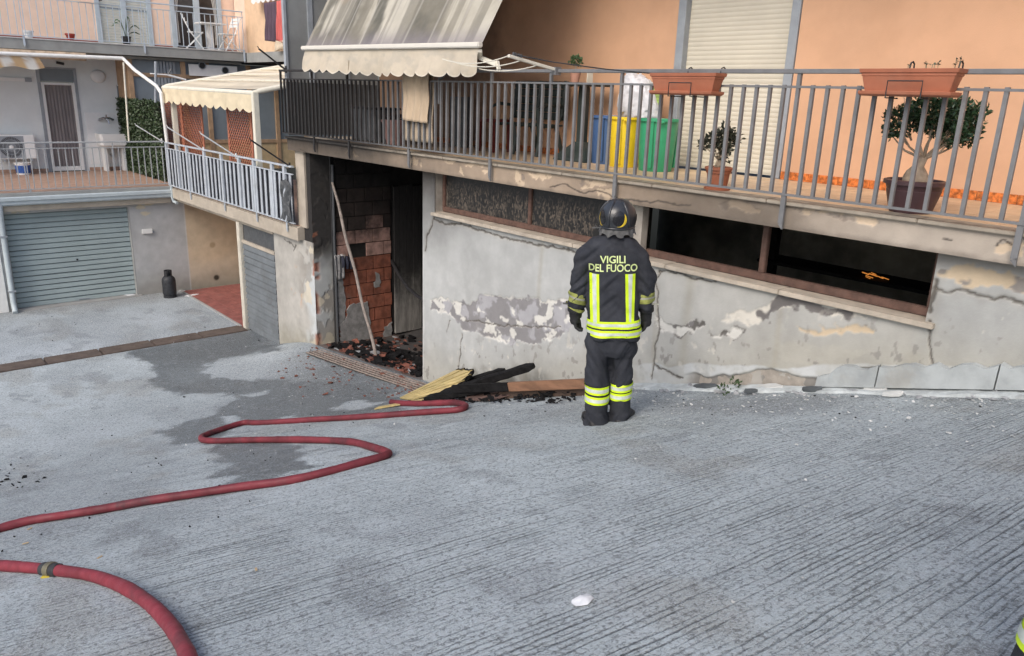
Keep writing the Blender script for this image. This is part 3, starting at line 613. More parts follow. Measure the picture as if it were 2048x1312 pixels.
ragged('mortar_patch', M_MORTAR, 0, XB+.012, .02, [(7.3, -3.5), (7.42, -3.5), (7.4, -3.2), (7.32, -3.2)], mb, 5)
ragged('mortar_patch', M_MORTAR, 0, XB+.012, .02, [(7.45, -4.5), (7.66, -4.5), (7.66, -4.2), (7.5, -4.3)], mb, 6)
# pipe on the corner
b = MB(); b.tube([(XB+.03, 6.5, -1.2), (XB+.035, 6.49, -2.5), (XB+.03, 6.5, -4.45)], .026, 8); b.build('conduit', M_DKGREY, mb, smooth=True)
b = MB(); b.tube([(XB+.028, 6.46, -1.0), (XB+.028, 6.45, -4.4)], .012, 6); b.build('conduit', M_BLACKR, mb, smooth=True)
# old plank door folded back inside, smoke grey
pd = part('plank_door', M_CHAR, mb, (-12.24, -12.2, 7.70, 8.32, -4.45, -1.6))
y = 7.705
for w in (.12, .16, .14, .15, .05):
    part('plank', M_PLANKG, pd, (-12.2, -12.165+random.uniform(-.004, .004), y, y+w-.006, -4.44, -1.62+random.uniform(-.02, .02)), bev=.004); y += w
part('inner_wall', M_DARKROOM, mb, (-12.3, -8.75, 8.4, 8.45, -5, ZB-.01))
# ================================================================== GARAGE BLOCK (under the terrace)
XG = -19.45; TT, TB = -2.28, -2.53
gb = thing('garage_block', 'low garage block with flat terrace roof and two roller doors', 'building', (-19, 6, -4.85))
def garage_wall():
    ys = np.linspace(-6, 7.9, 560); zs = np.linspace(-5.0, TB, 110)
    zs = np.unique(np.concatenate([zs, [-2.73]])); ys = np.unique(np.concatenate([ys, [2.56, 5.07]]))
    A, B = np.meshgrid(ys, zs, indexing='ij'); u, v = A.ravel(), B.ravel()
    n1, n2, n3 = fbm(u, v, 1, 5, 403), fbm(u*2, v*.4, 2, 4, 405), fbm(u, v, 7, 4, 407)
    C = np.tile(np.array([.43, .435, .43]), (len(u), 1))
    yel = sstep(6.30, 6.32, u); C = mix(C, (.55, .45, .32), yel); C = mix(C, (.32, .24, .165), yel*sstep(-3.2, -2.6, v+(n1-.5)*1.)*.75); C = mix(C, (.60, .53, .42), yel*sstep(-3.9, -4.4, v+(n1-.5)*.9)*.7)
    C = C*(1+.12*(n1-.5)*2)[:, None]*(1+.08*(n3-.5)*2)[:, None]; H = (n3-.5)*.003
    C = mix(C, (.25, .235, .20), sstep(-4.2, -4.75, v+(n1-.5)*.5)*.6)
    for cx, cy, ry, rz in ((235, 410, .5, .025), (278, 415, .12, .06), (292, 427, .11, .05), (300, 409, .16, .03), (195, 409, .14, .03), (42, 422, .16, .025)):
        a = on(0, XG, cx, cy); d = np.hypot((u+(n3-.5)*.3-a[1])/ry, (v+(n2-.5)*.12-a[2])/rz); f = sstep(1.05, .9, d); C = mix(C, (.56, .50, .36), f*.85); H -= f*.005
    for cx, cy in ((433, 555), (425, 490)):
        a = on(0, XG, cx, cy); f = sstep(.09, .05, np.hypot(u-a[1], v-a[2])); C = mix(C, (.05, .04, .03) if cy > 500 else (.40, .31, .2), f)
    cor = sstep(.02, .008, np.abs(u-6.31)); C = mix(C, (.55, .56, .55), cor*.8)
    ky, kz = (ys[:-1]+ys[1:])/2, (zs[:-1]+zs[1:])/2
    door = ((ky[:, None] > 2.56)&(ky[:, None] < 5.07)&(kz[None, :] < -2.73))|((ky[:, None] > -1.2)&(ky[:, None] < 2.2)&(kz[None, :] < -2.73))
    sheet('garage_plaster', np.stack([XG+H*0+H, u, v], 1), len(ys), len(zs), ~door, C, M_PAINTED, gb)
garage_wall()
part('garage_wall', M_GREYP, gb, (XG-.3, XG-.012, -6, -1.21, -5, TB), (XG-.3, XG-.012, 2.21, 2.55, -5, TB), (XG-.3, XG-.012, 5.08, 7.9, -5, TB), (XG-.3, XG-.012, -1.21, 5.08, -2.725, TB))
part('garage_reveal', M_GREYP, gb, (XG-.2, XG-.013, 5.05, 5.079, -4.9, -2.73)); part('garage_reveal', M_GREYP, gb, (XG-.2, XG-.013, 2.551, 2.575, -4.9, -2.73))
def roller(nm, par, M, x, y0, y1, z0, z1, n, axis):
    """roller door: every slat a piece with a rolled lower lip"""
    d = part(nm, M_BLACKR, par, (x-.03, x-.02, y0, y1, z0, z1) if axis == 0 else (y0, y1, x+.02, x+.03, z0, z1)); h = (z1-z0)/n; s0 = None; o = ORG[par.name]
    for i in range(n):
        z = z0+h*i
        if s0 is None:
            pr = [(-.022, 0), (.010, .014), (0, h*.72), (-.022, h-.005), (-.026, h-.005), (-.026, 0)]
            if axis == 0: rings = [[(x+a, yy, z+c) for a, c in pr] for yy in (y0+.003, y1-.003)]
            else: rings = [[(yy, x-a, z+c) for a, c in pr] for yy in (y0+.003, y1-.003)]
            s0 = MB().loft(rings).build('slat', M, d)
        else: inst(s0, 'slat', d, (o.x+random.uniform(-.002, .002), o.y, o.z+h*i))
    return d
gd = roller('garage_door', gb, M_GREENROLL, XG-.13, 2.58, 5.05, -4.84, -2.74, 18, 0)
part('lock', M_BLACKR, gd, (XG-.131, XG-.118, 3.86, 3.9, -3.89, -3.85)); part('floor_catch', M_FRAMEG, gd, (XG-.131, XG-.105, 3.82, 4.0, -4.80, -4.785), (XG-.131, XG-.105, 3.80, 3.82, -4.84, -4.79), (XG-.131, XG-.105, 4.0, 4.02, -4.84, -4.79))
part('door_step', M_GREYP, gb, (XG-.2, XG+.12, 2.5, 5.15, -4.9, -4.835), bev=.02)
g2 = roller('garage_door', gb, M_PIPE, XG-.13, -1.15, 2.15, -4.84, -2.74, 18, 0)
part('door_jamb', M_WHITEP, gb, (XG-.02, XG+.03, 2.22, 2.40, -4.86, -2.75), bev=.01)
# downpipe with swan neck at the left of the door
b = MB(); b.tube([(XG+.2, 2.50, -2.40), (XG+.2, 2.50, -2.55), (XG+.1, 2.50, -2.85), (XG+.08, 2.5, -3.0), (XG+.08, 2.49, -4.65), (XG+.14, 2.49, -4.78), (XG+.22, 2.48, -4.84)], .055, 12); b.build('downpipe', M_GUTTER, gb, smooth=True)
for z in (-3.2, -4.4): part('pipe_clip', M_FRAMEG, gb, (XG+.0, XG+.14, 2.43, 2.57, z, z+.03))
# terrace slab, fascia bands and gutter
part('terrace_slab', M_BEIGEC, gb, (-23.7, -12.6, 6.02, 9.3, TB, TT-.01), (-23.7, -19.32, -6, 6.02, TB, TT-.01))
part('terrace_edge', M_BEIGEC, gb, (-19.3, -12.6, 5.99, 6.018, TB-.01, TT-.03))
tag(part('terrace_floor', M_TERRTILE, gb, (-23.7, -12.7, 6.02, 9.3, TT-.009, TT), (-23.7, -19.31, -6, 6.019, TT-.009, TT)))
part('terrace_coping', M_SLABC, gb, (-19.33, -19.22, -6, 6.0, TT-.06, TT+.012), bev=.004)
b = MB()
prof = [(-19.30, -2.34), (-19.19, -2.34), (-19.175, -2.36), (-19.175, -2.42), (-19.21, -2.445), (-19.21, -2.50), (-19.24, -2.53), (-19.30, -2.53)]
b.loft([[(x, yy, z) for x, z in prof] for yy in (-6, 5.98)]); b.build('gutter', M_GUTTER, gb)
part('fascia_band', M_BEIGEC, gb, (-19.44, -19.31, -6, 5.98, -2.66, -2.531))
b = MB(); b.tube([(-19.2, 5.99, -2.25), (-19.2, 5.98, -2.5), (-19.19, 6.0, -2.62), (-19.0, 6.02, -2.64)], .035, 8); b.build('gutter_outlet', M_GUTTER, gb, smooth=True)
# recess with red quarry tiles, small roller door
part('recess_back', M_TANP, gb, (-19.3, -15.5, 8.0, 8.1, -5, TB-.002)); part('recess_side', M_CORE, gb, (-15.52, -15.40, 6.14, 8.0, -5, TB-.002))
part('terrace_beam', M_BEIGEC, gb, (-19.3, -13.87, 6.08, 6.3, -2.62, TB-.003))
t0 = None
for i in range(12):
    for j in range(6):
        x0, y0 = -19.25+i*.31, 6.05+j*.31
        if t0 is None: t0 = part('floor_tile', M_REDTILE, gb, (x0, x0+.302, y0, y0+.302, -4.87, -4.838), bev=.003)
        else: inst(t0, 'floor_tile', gb, (-19+i*.31, 6+j*.31, -4.85+random.uniform(-.002, .002)))
part('tile_kerb', M_GREYP, gb, (-19.4, -15.6, 6.0, 6.045, -4.9, -4.832))
rd = roller('garage_door', gb, M_STEELROLL, 6.10, -15.38, -13.88, -4.86, -3.02, 14, 1); rd['label'] = 'small dusty steel roller door'
part('transom_panel', M_DKGREY, gb, (-15.38, -13.88, 6.13, 6.15, -2.96, -2.60)); part('transom_bar', M_BEIGEC, gb, (-15.4, -13.87, 6.085, 6.13, -3.02, -2.96))
part('door_jamb', mat('worn_cream_jamb', (.56, .53, .45), .8, var=.12, bump=.2, dirt=.5, dirtcol=(.33, .29, .22)), gb, (-15.56, -15.41, 6.05, 6.139, -4.9, -2.6), bev=.008)
# ================================================================== REAR APARTMENT BUILDING (terrace level and balcony above)
XW = -23.75
ab = thing('apartment_building', 'pink and grey apartment house behind the terrace on the left', 'building', (-24, 6, -2.3))
part('terrace_wall', M_GREYW, ab, (XW-.25, XW, -6, 4.32, TB, .72), (XW-.25, XW, 5.25, 6.35, TB, .72), (XW-.25, XW, 4.32, 5.25, .38, .72))
part('wall_base', M_TERRTILE, ab, (XW+.002, XW+.014, -6, 4.30, TT, TT+.09), (XW+.002, XW+.014, 5.30, 6.2, TT, TT+.09))
dr = part('terrace_door', M_FRAMEG, ab, (XW-.1, XW+.02, 4.32, 4.40, TT, .38), (XW-.1, XW+.02, 5.18, 5.25, TT, .38), (XW-.08, XW+.015, 4.40, 5.18, .34, .38), bev=.004)
part('transom_panel', M_PANELG, dr, (XW-.06, XW-.02, 4.4, 5.18, .03, .34))
part('door_frame', M_WHITE, dr, (XW-.06, XW+.01, 4.40, 4.47, TT+.02, 0), (XW-.06, XW+.01, 5.11, 5.18, TT+.02, 0), (XW-.06, XW+.009, 4.47, 5.11, TT+.02, TT+.13), (XW-.06, XW+.009, 4.47, 5.11, -.06, 0), bev=.004)
b = MB(); n = 40; V = []
for zz in (TT+.13, -.06): V.append([(XW-.05+.012*math.sin(i*1.3)+.006*math.sin(i*3.1), 4.47+.64*i/n, zz) for i in range(n+1)])
b.loft(V, cap=False, close=False); b.build('curtain', M_CURTAIN, dr, smooth='all')
part('backsplash', M_WHITE, ab, (XW+.002, XW+.012, 5.34, 6.18, -2.1, -.74))
b = MB(); b.ell((XW+.03, 5.77, .2), .07, .19, .17, 24, 12); tag(b.build('wall_lamp', M_WHITE, None, smooth='all'), 'round white bulkhead lamp on the grey terrace wall', 'lamp')
tl = thing('tube_lamp', 'white fluorescent tube fitting high on the grey terrace wall', 'lamp', (XW, 3.4, .0)); part('housing', M_WHITE, tl, (XW, XW+.06, 2.6, 4.05, .0, .09), bev=.012); part('end_cap', M_FRAMEG, tl, (XW, XW+.065, 4.052, 4.2, -.005, .095), bev=.008)
cm = thing('security_camera', 'tiny dark camera under the upper balcony', 'camera', (XW+.1, 4.85, .55)); part('bracket', M_WHITE, cm, (XW+.05, XW+.1, 4.76, 4.82, .5, .62)); b = MB(); b.tube([(XW+.12, 4.8, .5), (XW+.2, 4.95, .47)], .035, 8); b.build('camera_body', M_BLACKR, cm, smooth=True)
# tan timber veranda with blue grey panels
XV = -22.65
vy = lambda px, py=200: float(on(0, XV, px, py)[1]); vz = lambda py, px=350: float(on(0, XV, px, py)[2])
ZS, ZTp = vz(283, 430), vz(118, 265)
for px in (266, 371, 418, 500, 553, 610): part('mullion', M_TAN, ab, (XV-.08, XV+.03, vy(px)-.06, vy(px)+.06, TT, ZTp), bev=.004)
for z in (vz(152), ZS): part('veranda_rail', M_TAN, ab, (XV-.07, XV+.02, vy(262), 13, z-.05, z+.05))
part('veranda_panel', M_PANELG, ab, (XV-.06, XV-.03, vy(262), 13, ZS+.04, ZTp)); part('lower_board', M_TANP, ab, (XV-.06, XV-.01, vy(262), 13, TT, ZS-.05))
part('veranda_side', M_TAN, ab, (XW, XV-.08, vy(262), vy(262)+.05, TT, ZTp))
for i in range(6): y_ = vy(319)+i*.085; part('flute', M_FRAMEG, ab, (XV-.02, XV+.01, y_, y_+.06, vz(172, 330), ZTp-.02))
vb = part('white_board', M_WHITE, ab, (XV+.05, XV+.09, vy(376, 140), vy(472, 140), vz(151, 376), vz(128, 376)))
for px, py in ((404, 131), (450, 141)):
    y, z = on(0, XV+.09, px, py)[1:]
    b = MB(); b.lathe([(.10, 0), (.10, .03), (.085, .03), (.085, .005)], 20, (0, 0, 0)); o = b.build('vent_ring', M_FRAMEG, vb, local=True, smooth=True); o.rotation_euler = (0, R(90), 0); o.location = Vector((XV+.091, y, z))-ORG[ab.name]
    b = MB(); b.lathe([(.084, 0), (.084, .006)], 20); o = b.build('vent_hole', M_BLACKR, vb, local=True); o.rotation_euler = (0, R(90), 0); o.location = Vector((XV+.091, y, z))-ORG[ab.name]
part('veranda_roof', M_SLABC, ab, (XW, XV+.12, vy(262), vy(480, 130), ZTp+.002, ZTp+.07), bev=.01)
sm = part('side_box', M_PANELG, ab, (XW-.02, XW+.03, 6.21, 6.7, -.34, .0)); part('box_trim', M_WHITE, sm, (XW+.031, XW+.05, 6.21, 6.66, -.03, .0), (XW+.031, XW+.05, 6.62, 6.66, -.34, -.03))
# upper floor
XU = -22.3
part('upper_slab', M_SLABC, ab, (XW-.25, XU, -6, 9.3, .74, .975)); part('upper_coping', M_WHITEP, ab, (XU-.05, XU+.02, -6, 9.3, .976, 1.0))
part('upper_wall', M_PINK, ab, (XW-.25, XW, -6, 5.88, 1.0, 4.2), (XW-.25, XW, 7.3, 7.8, 1.0, 4.2), (XW-.25, XW, 9.25, 9.98, 1.0, 4.2), (XW-.25, XW, 5.88, 7.3, 3.5, 4.2), (XW-.25, XW, 7.8, 9.25, 3.5, 4.2))
part('upper_base', M_LOWBROWN, ab, (XW+.001, XW+.012, -6, 5.87, 1.0, 1.09), (XW+.001, XW+.012, 7.31, 7.79, 1.0, 1.09), (XW+.001, XW+.012, 9.26, 9.97, 1.0, 1.09))
M_SHUTB = mat('grey_beige_slat', (.52, .515, .46), .6, var=.06, bump=.03)
M_BLUEF = mat('blue_grey_shutter', (.42, .49, .54), .55, var=.06, bump=.04)
sh = part('shutter_door', M_BLUEF, ab, (XW-.08, XW+.03, 5.88, 6.0, 1.0, 3.5), (XW-.08, XW+.03, 7.18, 7.3, 1.0, 3.5), (XW-.08, XW+.03, 6.52, 6.66, 1.0, 3.5), bev=.005)
s0 = None
for (y0, y1) in ((6.0, 6.52), (6.66, 7.18)):
    z = 1.02
    while z < 3.5:
        if s0 is None or y0 == 6.66 and z == 1.02: s0 = part('slat', M_SHUTB, sh, (XW-.05, XW-.02, y0, y1, z, z+.062), bev=.006); zz0 = z
        else: inst(s0, 'slat', sh, (-24+random.uniform(-.002, .002), 6, -2.3+z-zz0))
        z += .07
part('shutter_bar', M_PANELG, sh, (XW-.03, XW-.005, 6.0, 6.52, 1.93, 1.97), (XW-.03, XW-.005, 6.66, 7.18, 1.93, 1.97))
fd = part('french_window', M_BLUEF, ab, (XW-.08, XW+.03, 7.8, 7.92, 1.0, 3.5), (XW-.08, XW+.03, 9.13, 9.25, 1.0, 3.5), (XW-.06, XW+.02, 8.46, 8.62, 1.0, 3.5), bev=.005)
part('window_pane', M_GLASSD, fd, (XW-.05, XW-.04, 7.92, 8.46, 1.0, 3.5), (XW-.05, XW-.04, 8.62, 9.13, 1.0, 3.5))
for y0, y1, sgn in ((7.93, 8.45, 1), (8.63, 9.12, -1)):
    rings = []
    for i in range(9):
        q = i/8; z = 3.4-2.2*q; pinch = .55-.40*min(1, q*1.6) if q < .62 else .16+.10*(q-.62)
        a, c = ((y0, y0+(y1-y0)*pinch) if sgn > 0 else (y1-(y1-y0)*pinch, y1))
        rings.append([(XW-.035+.01*math.sin(k*1.4), a+(c-a)*k/12, z) for k in range(13)])
    MB().loft(rings, cap=False, close=False).build('curtain', M_CURTW, fd, smooth='all')
part('corner_wall', M_OCHRE, ab, (-22.95, -17.5, 9.62, 9.9, .98, 4.2)); part('corner_slab', M_SLABC, ab, (-23.7, -17.5, 9.31, 11.5, .72, .975)); part('corner_soffit', M_DARKROOM, ab, (-23.6, -17.5, 9.4, 13, .690, .715))  # corner_soffit is a near-black sheet closing the slab underside
part('side_wall', M_PINK, ab, (-23.7, -22.955, 9.62, 9.9, .98, 4.2))
# ================================================================== RAILINGS
def railing(nm, label, M, p0, p1, zt, z2, zb, step, phase, bw, posts, hw=.05, hh=.035, bd=None, snap=False):
    """top rail, middle rail, bottom rail, posts and balusters between p0 and p1 (top rail may slope a little)"""
    p0, p1 = np.array(p0, float), np.array(p1, float); L = np.linalg.norm(p1-p0); d = (p1-p0)/L
    r = thing(nm, label, 'railing', (p0[0], p0[1], zb))
    P = lambda s, z: (p0[0]+d[0]*s, p0[1]+d[1]*s, z)
    Z = lambda zz, s: zz[0]+(zz[1]-zz[0])*s/L if isinstance(zz, tuple) else zz
    MB().bar(P(0, Z(zt, 0)), P(L, Z(zt, L)), hw, hh).build('top_rail', M, r, bev=.004)
    MB().bar(P(0, Z(z2, 0)), P(L, Z(z2, L)), .035, .018).build('middle_rail', M, r)
    MB().bar(P(0, zb), P(L, zb), .035, .018).build('bottom_rail', M, r)
    for s, dn in posts:
        if not 0 <= s <= L: continue
        s = phase+step*round((s-phase)/step) if snap else s
        b = MB(); b.bar(P(s, Z(z2, s)+.009) if snap else P(s, zb-.01), P(s, Z(zt, s)-hh/2), bw*1.1 if snap else max(bw, bd or 0)*.6, max(bw, bd or 0)*1.1, up=(d[0], d[1], 0))
        if dn:
            b2 = MB(); b2.bar(P(s, zb-.01), P(s, zb-dn), .02, .042, up=(d[0], d[1], 0)); q = P(s, zb-dn); b2.bar(q, (q[0]+.02*d[0], q[1], q[2]-.05), .02, .042, up=(d[0], d[1], 0), w2=.02, h2=.004); b2.build('post_bracket', M, r)
        b.build('post', M, r)
    s = phase; b0 = None; bd = bd or bw
    while s < L:
        if s > .01:
            if b0 is None:
                b0 = MB().bar(P(s, zb+.009), P(s, Z(z2, s)-.009), bw, bd, up=(d[0], d[1], 0)).build('baluster', M, r); s0 = s
            else:
                o = inst(b0, 'baluster', r, tuple(np.array(ORG[r.name])+np.array([d[0]*(s-s0), d[1]*(s-s0), 0])))
        s += step
    return r
YRL = 5.965
a, c = wx(1513.7, 180, YRL), wx(2015.4, 178, YRL); st = (c-a)/15
x0 = -12.93; ph = (a-x0) % st
pp = [(wx(px, 250, YRL)-x0, dn) for px, dn in ((700, .22), (816, .22), (988, .22), (1104, 0), (1236, .23), (1405, 0), (1585, .24), (1790, 0), (2100, .24))]+[(0.02, 0), (wx(625, 250, YRL)-x0, .2)]
main_rail = railing('balcony_railing', 'long grey metal railing of the first floor balcony, smoke blackened at one end', M_RAIL, (x0, YRL), (1.2, YRL), (.318, .262), (.185, .150), -.695, st, ph, .028, pp, snap=True)
end_rail = railing('balcony_railing', 'short blackened railing closing the far end of the burnt balcony', M_RAIL, (-12.93, 6.0), (-12.93, 7.7), .318, .185, -.695, st, .1, .028, [(.6, 0), (1.2, 0)])
tr1 = railing('terrace_railing', 'thin grey railing along the garage roof above the big roller door', mat('terrace_rail_grey', (.36, .37, .37), .5, var=.08, bump=.05), (-19.28, -6), (-19.28, 5.93), -1.235, -1.355, -2.205, .134, .08, .018, [(i*1.72+.5, .12 if i % 2 else 0) for i in range(8)], hw=.045, hh=.03)
# side railing of the terrace: flat white bars with dark mesh between them
x0, x1 = -19.26, -12.64
ts = railing('terrace_railing', 'white flat bar terrace railing backed with dark mesh, above the small roller door', M_RAIL_L, (x0, 5.965), (x1, 5.965), -1.255, -1.385, -2.235, (x1-x0)/32, .1, .014, [(s, dn) for s, dn in ((.02, 0), (.75, 0), (1.4, .14), (2.45, 0), (3.4, .14), (4.3, 0), (5.0, .14), (5.8, 0), (6.3, .14))], hw=.06, hh=.03, bd=.075)
b = MB(); n = 60
for k in range(1):
    b.loft([[(x0+.05+(x1-x0-.1)*i/n, 5.99+.006*math.sin(i*1.9), z+(.012*math.sin(i*2.3) if z > -2 else 0)) for i in range(n+1)] for z in (-2.225, -1.8, -1.392)], cap=False, close=False)
b.build('mesh_sheet', mat('dark_mesh', (.022, .024, .034), .9, var=.3, bump=.2), ts)
b = MB(); rnd = random.Random(5)
b.loft([[(x1-.42+.36*i/8+.03*math.sin(j*1.3), 5.93-.03*math.sin(i*1.1+j), -1.5-.72*j/8+.03*math.sin(i*2.1)) for i in range(9)] for j in range(9)], cap=False, close=False)
b.build('torn_mesh', M_DKGREY, ts)
ur = railing('upper_railing', 'pale blue grey railing of the pink balcony higher up', M_RAIL_U, (-22.27, -6), (-22.27, 9.26), 2.04, 1.90, 1.04, .152, .07, .016, [(15.24, .28), (12.6, .2), (9.9, .2), (7.2, .2), (4.5, .2)], hw=.04, hh=.03)
# ================================================================== THINGS ON AND AROUND THE TERRACES
def arm(nm, label, base, L, M, g):
    r = thing(nm, label, 'clothes line arm', base, 0, g)
    a = Vector(base); b_ = a+Vector((0, -L*.83, L*.56))
    MB().bar(a, b_, .03, .022).build('arm', M, r); MB().bar(a+Vector((0, .02, -.06)), a+Vector((0, .02, .05)), .035, .02).build('clamp', M, r)
    MB().tube([b_+Vector((0, 0, .01)), b_+Vector((0, -.02, .04))], .008, 6).build('hook', M, r); return r
G = 'drying rack arms fixed to the terrace rail'
arm('clothes_rack', 'white drying arm fixed to the corner of the terrace rail beside the hedge', (-19.55, 5.95, -1.23), .62, M_WHITE, G)
arm('clothes_rack', 'white drying arm on the terrace rail in front of the twin lattice panels', (-16.84, 5.95, -1.25), .80, M_WHITE, G)
arm('clothes_rack', 'white drying arm on the terrace rail in front of the single lattice panel', (-15.1, 5.95, -1.25), .75, M_WHITE, G)
arm('clothes_rack', 'charred black drying arm at the burnt end of the terrace rail', (-12.75, 5.95, -1.24), .78, M_BLACKR, G)
arm('clothes_rack', 'black drying arm sticking up from the burnt corner of the balcony rail', (-12.71, 5.95, .34), .52, M_BLACKR, None)
# rack with cords on the main balcony rail
dk = thing('drying_rack', 'cream drying rack with slack cords beyond the dirty awning', 'clothes line', (-7, 5.95, .3))
B0, T0 = Vector((-6.19, 5.95, .30)), Vector((-6.22, 5.30, .405)); B1 = Vector((-7.45, 5.95, .31)); T1 = Vector((-7.55, 5.45, .40))
for A_, Tp in ((B0, T0),):
    MB().bar(A_, Tp, .035, .03).build('arm', M_CREAMP, dk, bev=.004); part('clamp', M_RAIL, dk, (A_.x-.03, A_.x+.03, A_.y-.04, A_.y+.04, A_.z-.05, A_.z+.03))
for f in (1., .72, .38):
    p, q = B0.lerp(T0, f), B1.lerp(T1, f); MB().tube([p.lerp(q, i/10)-Vector((0, 0, .06*4*(i/10)*(1-i/10))) for i in range(11)], .006, 5).build('cord', M_CREAMP, dk)
for f in (.75, .8, .86, .9): p = B0.lerp(T0, f); part('peg', M_DKGREY, dk, (p.x-.012, p.x+.012, p.y-.006, p.y+.006, p.z+.005, p.z+.05))
b = MB(); b.tube([T0.lerp(B0, .15)+Vector((0, 0, .03)), Vector((-5.9, 5.6, .36)), Vector((-5.4, 5.85, .30)), Vector((-4.9, 5.93, .265))], .006, 6); tag(b.build('cable', M_BLACKR, None, smooth=True), 'thin black cable running from the drying rack to the balcony rail', 'cable')
# ---- big dirty awning
XA0, XA1, YA = wx(609, 97, 5.72), wx(962, 91, 5.72), 5.72
ZA0, ZA1 = float(on(1, YA, 609, 97)[2]), float(on(1, YA, 962, 91)[2])
q0, q1 = on(0, XA0, 652, 0), on(0, XA1, 1003, 0)
s0_, s1_ = (q0[2]-ZA0)/(q0[1]-YA), (q1[2]-ZA1)/(q1[1]-YA); print('awning', XA0, XA1, ZA0, ZA1, s0_, s1_)
aw = thing('awning', 'large cream awning streaked with grey dirt over the burnt balcony', 'awning', ((XA0+XA1)/2, YA, ZA0))
def awning_cloth():
    nu, nv = 240, 120; U, Vv = np.meshgrid(np.linspace(0, 1, nu), np.linspace(0, 1, nv), indexing='ij'); u, v = U.ravel(), Vv.ravel()
    D = 7.55-YA
    X = XA0+(XA1-XA0)*u; Yy = YA+D*v; z0 = ZA0+(ZA1-ZA0)*u; Zz = z0+D*v*(s0_+(s1_-s0_)*u)
    sag = .05*np.sin(np.pi*v)+.012*np.sin(u*40+np.sin(v*3)*2)*sstep(0, .2, v); Zz = Zz-sag
    st = fbm(u*12+v*.7+(fbm(u*30, v*9, 1, 3, 507)-.5)*.5, v*.8, 1, 4, 501); st2 = fbm(u*40+v*1.2, v*1.2, 1, 4, 503); n = fbm(u*6, v*6, 1, 5, 505)
    C = np.tile(np.array([.47, .44, .365]), (len(u), 1))
    g = sstep(.45, .62, st+(n-.5)*.55)*sstep(1.3, .3, v*.4+np.abs(u-.45)*.6)
    C = mix(C, (.055, .055, .043), g*.86); C = mix(C, (.12, .112, .09), sstep(.49, .62, st2)*.65); C = mix(C, (.26, .235, .18), sstep(.42, .62, n)*.4)
    C = mix(C, (.20, .18, .2), sstep(.09, .0, v+(n-.5)*.08)*.7)
    for c in (.12, .25, .37, .5, .62, .75, .87): C = mix(C, (.36, .34, .3), sstep(.006, .002, np.abs(u-c))*.6)
    C = mix(C, (.42, .27, .13), sstep(.06, .0, np.hypot((u-.12), (v-.30)*.6)+(n-.5)*.06)*.7); C = C*(1+.14*(n-.5)*2)[:, None]
    sheet('awning_cloth', np.stack([X, Yy, Zz], 1), nu, nv, None, C, mat('awning_fabric', (1, 1, 1), .9, attr=True, var=.05, bump=.1, bs=120), aw)
    # scalloped valance
    nu, nv = 300, 16; U, Vv = np.meshgrid(np.linspace(0, 1, nu), np.linspace(0, 1, nv), indexing='ij'); u, v = U.ravel(), Vv.ravel()
    x = XA0+.03+(XA1-XA0-.06)*u; ph = u*15.0
    h = .255+.055*np.abs(np.sin(np.pi*ph))**.7+.03*(1-np.abs(2*u-1))
    wav = .022*np.sin(u*33+1)*v+.035*np.sin(u*11)*v*v+.012*np.sin(u*90+v*4)*v
    V = np.stack([x, YA-.01-wav-.05*v, ZA0+(ZA1-ZA0)*u-.03-h*v], 1); n = fbm(u*25, v*5, 1, 5, 511)
    C = np.tile(np.array([.51, .45, .355]), (len(u), 1)); C = mix(C, (.40, .37, .31), sstep(.5, .64, n)*.5); C = mix(C, (.50, .43, .32), sstep(.3, .9, v)*.35)
    C = mix(C, (.2, .16, .1), sstep(.006, .003, np.abs(u-.315))*sstep(.4, .5, v)*sstep(.9, .8, v)*.9); C = mix(C, (.66, .62, .53), sstep(.93, .97, v)*.6)
    sheet('valance', V, nu, nv, None, C, mat('valance_fabric', (1, 1, 1), .9, attr=True, var=.05, bump=.1, bs=120), aw)
awning_cloth()
MB().bar((XA0-.02, YA-.02, ZA0+.005), (XA1+.02, YA-.02, ZA1+.005), .07, .06).build('front_bar', mat('awning_bar', (.70, .67, .60), .4, var=.03, bump=0), aw, bev=.012)
MB().bar((XA1-.02, YA, ZA1-.05), (-7.3, 5.80, .43), .05, .045).bar((-7.3, 5.8, .43), (-7.12, 5.9, .36), .07, .05).bar((-7.12, 5.9, .40), (-7.08, 5.9, .30), .05, .03).build('folding_arm', M_CREAMP, aw, bev=.006)
MB().bar((XA1-.3, YA+.05, ZA1-.06), (-8.35, 5.98, .2), .03, .03).bar((-8.35, 5.98, .2), (-8.36, 5.99, -.1), .03, .03).build('stay', M_RAIL, aw)
# towel over the rail
def cloth(nm, M, label, cat, x0, x1, y, zt, zb0, zb1, seed, amp=.015, par=None):
    nu, nv = 24, 20; V = []
    for j in range(nv+1):
        f = j/nv; V.append([(x0+(x1-x0)*i/nu+.012*math.sin(j*.5+seed), y-amp*math.sin(i*.9+seed+f*1.5)*(.3+f)-.02*f, zt-(zt-(zb0+(zb1-zb0)*i/nu))*f) for i in range(nu+1)])
    o = MB().loft(V, cap=False, close=False).build(nm, M, par, smooth='all'); md = o.modifiers.new('thick', 'SOLIDIFY'); md.thickness = .008
    return tag(o, label, cat) if label else o
tw = cloth('towel', mat('sand_towel', (.50, .39, .27), .95, var=.12, vs_=5, stretch=(1, 1, .3), bump=.3, bs=150, soot=.25), 'sand coloured towel hung over the smoked balcony rail', 'towel', wx(808, 190, 5.93), wx(858, 190, 5.93), 5.93, .335, -.33, -.35, 2)
cloth('towel_back', mat('sand_towel_back', (.36, .29, .21), .95, var=.12, bump=.3, soot=.3), None, None, wx(809, 190, 6.0), wx(868, 190, 6.0), 6.01, .335, -.60, -.60, 4, .01, tw)
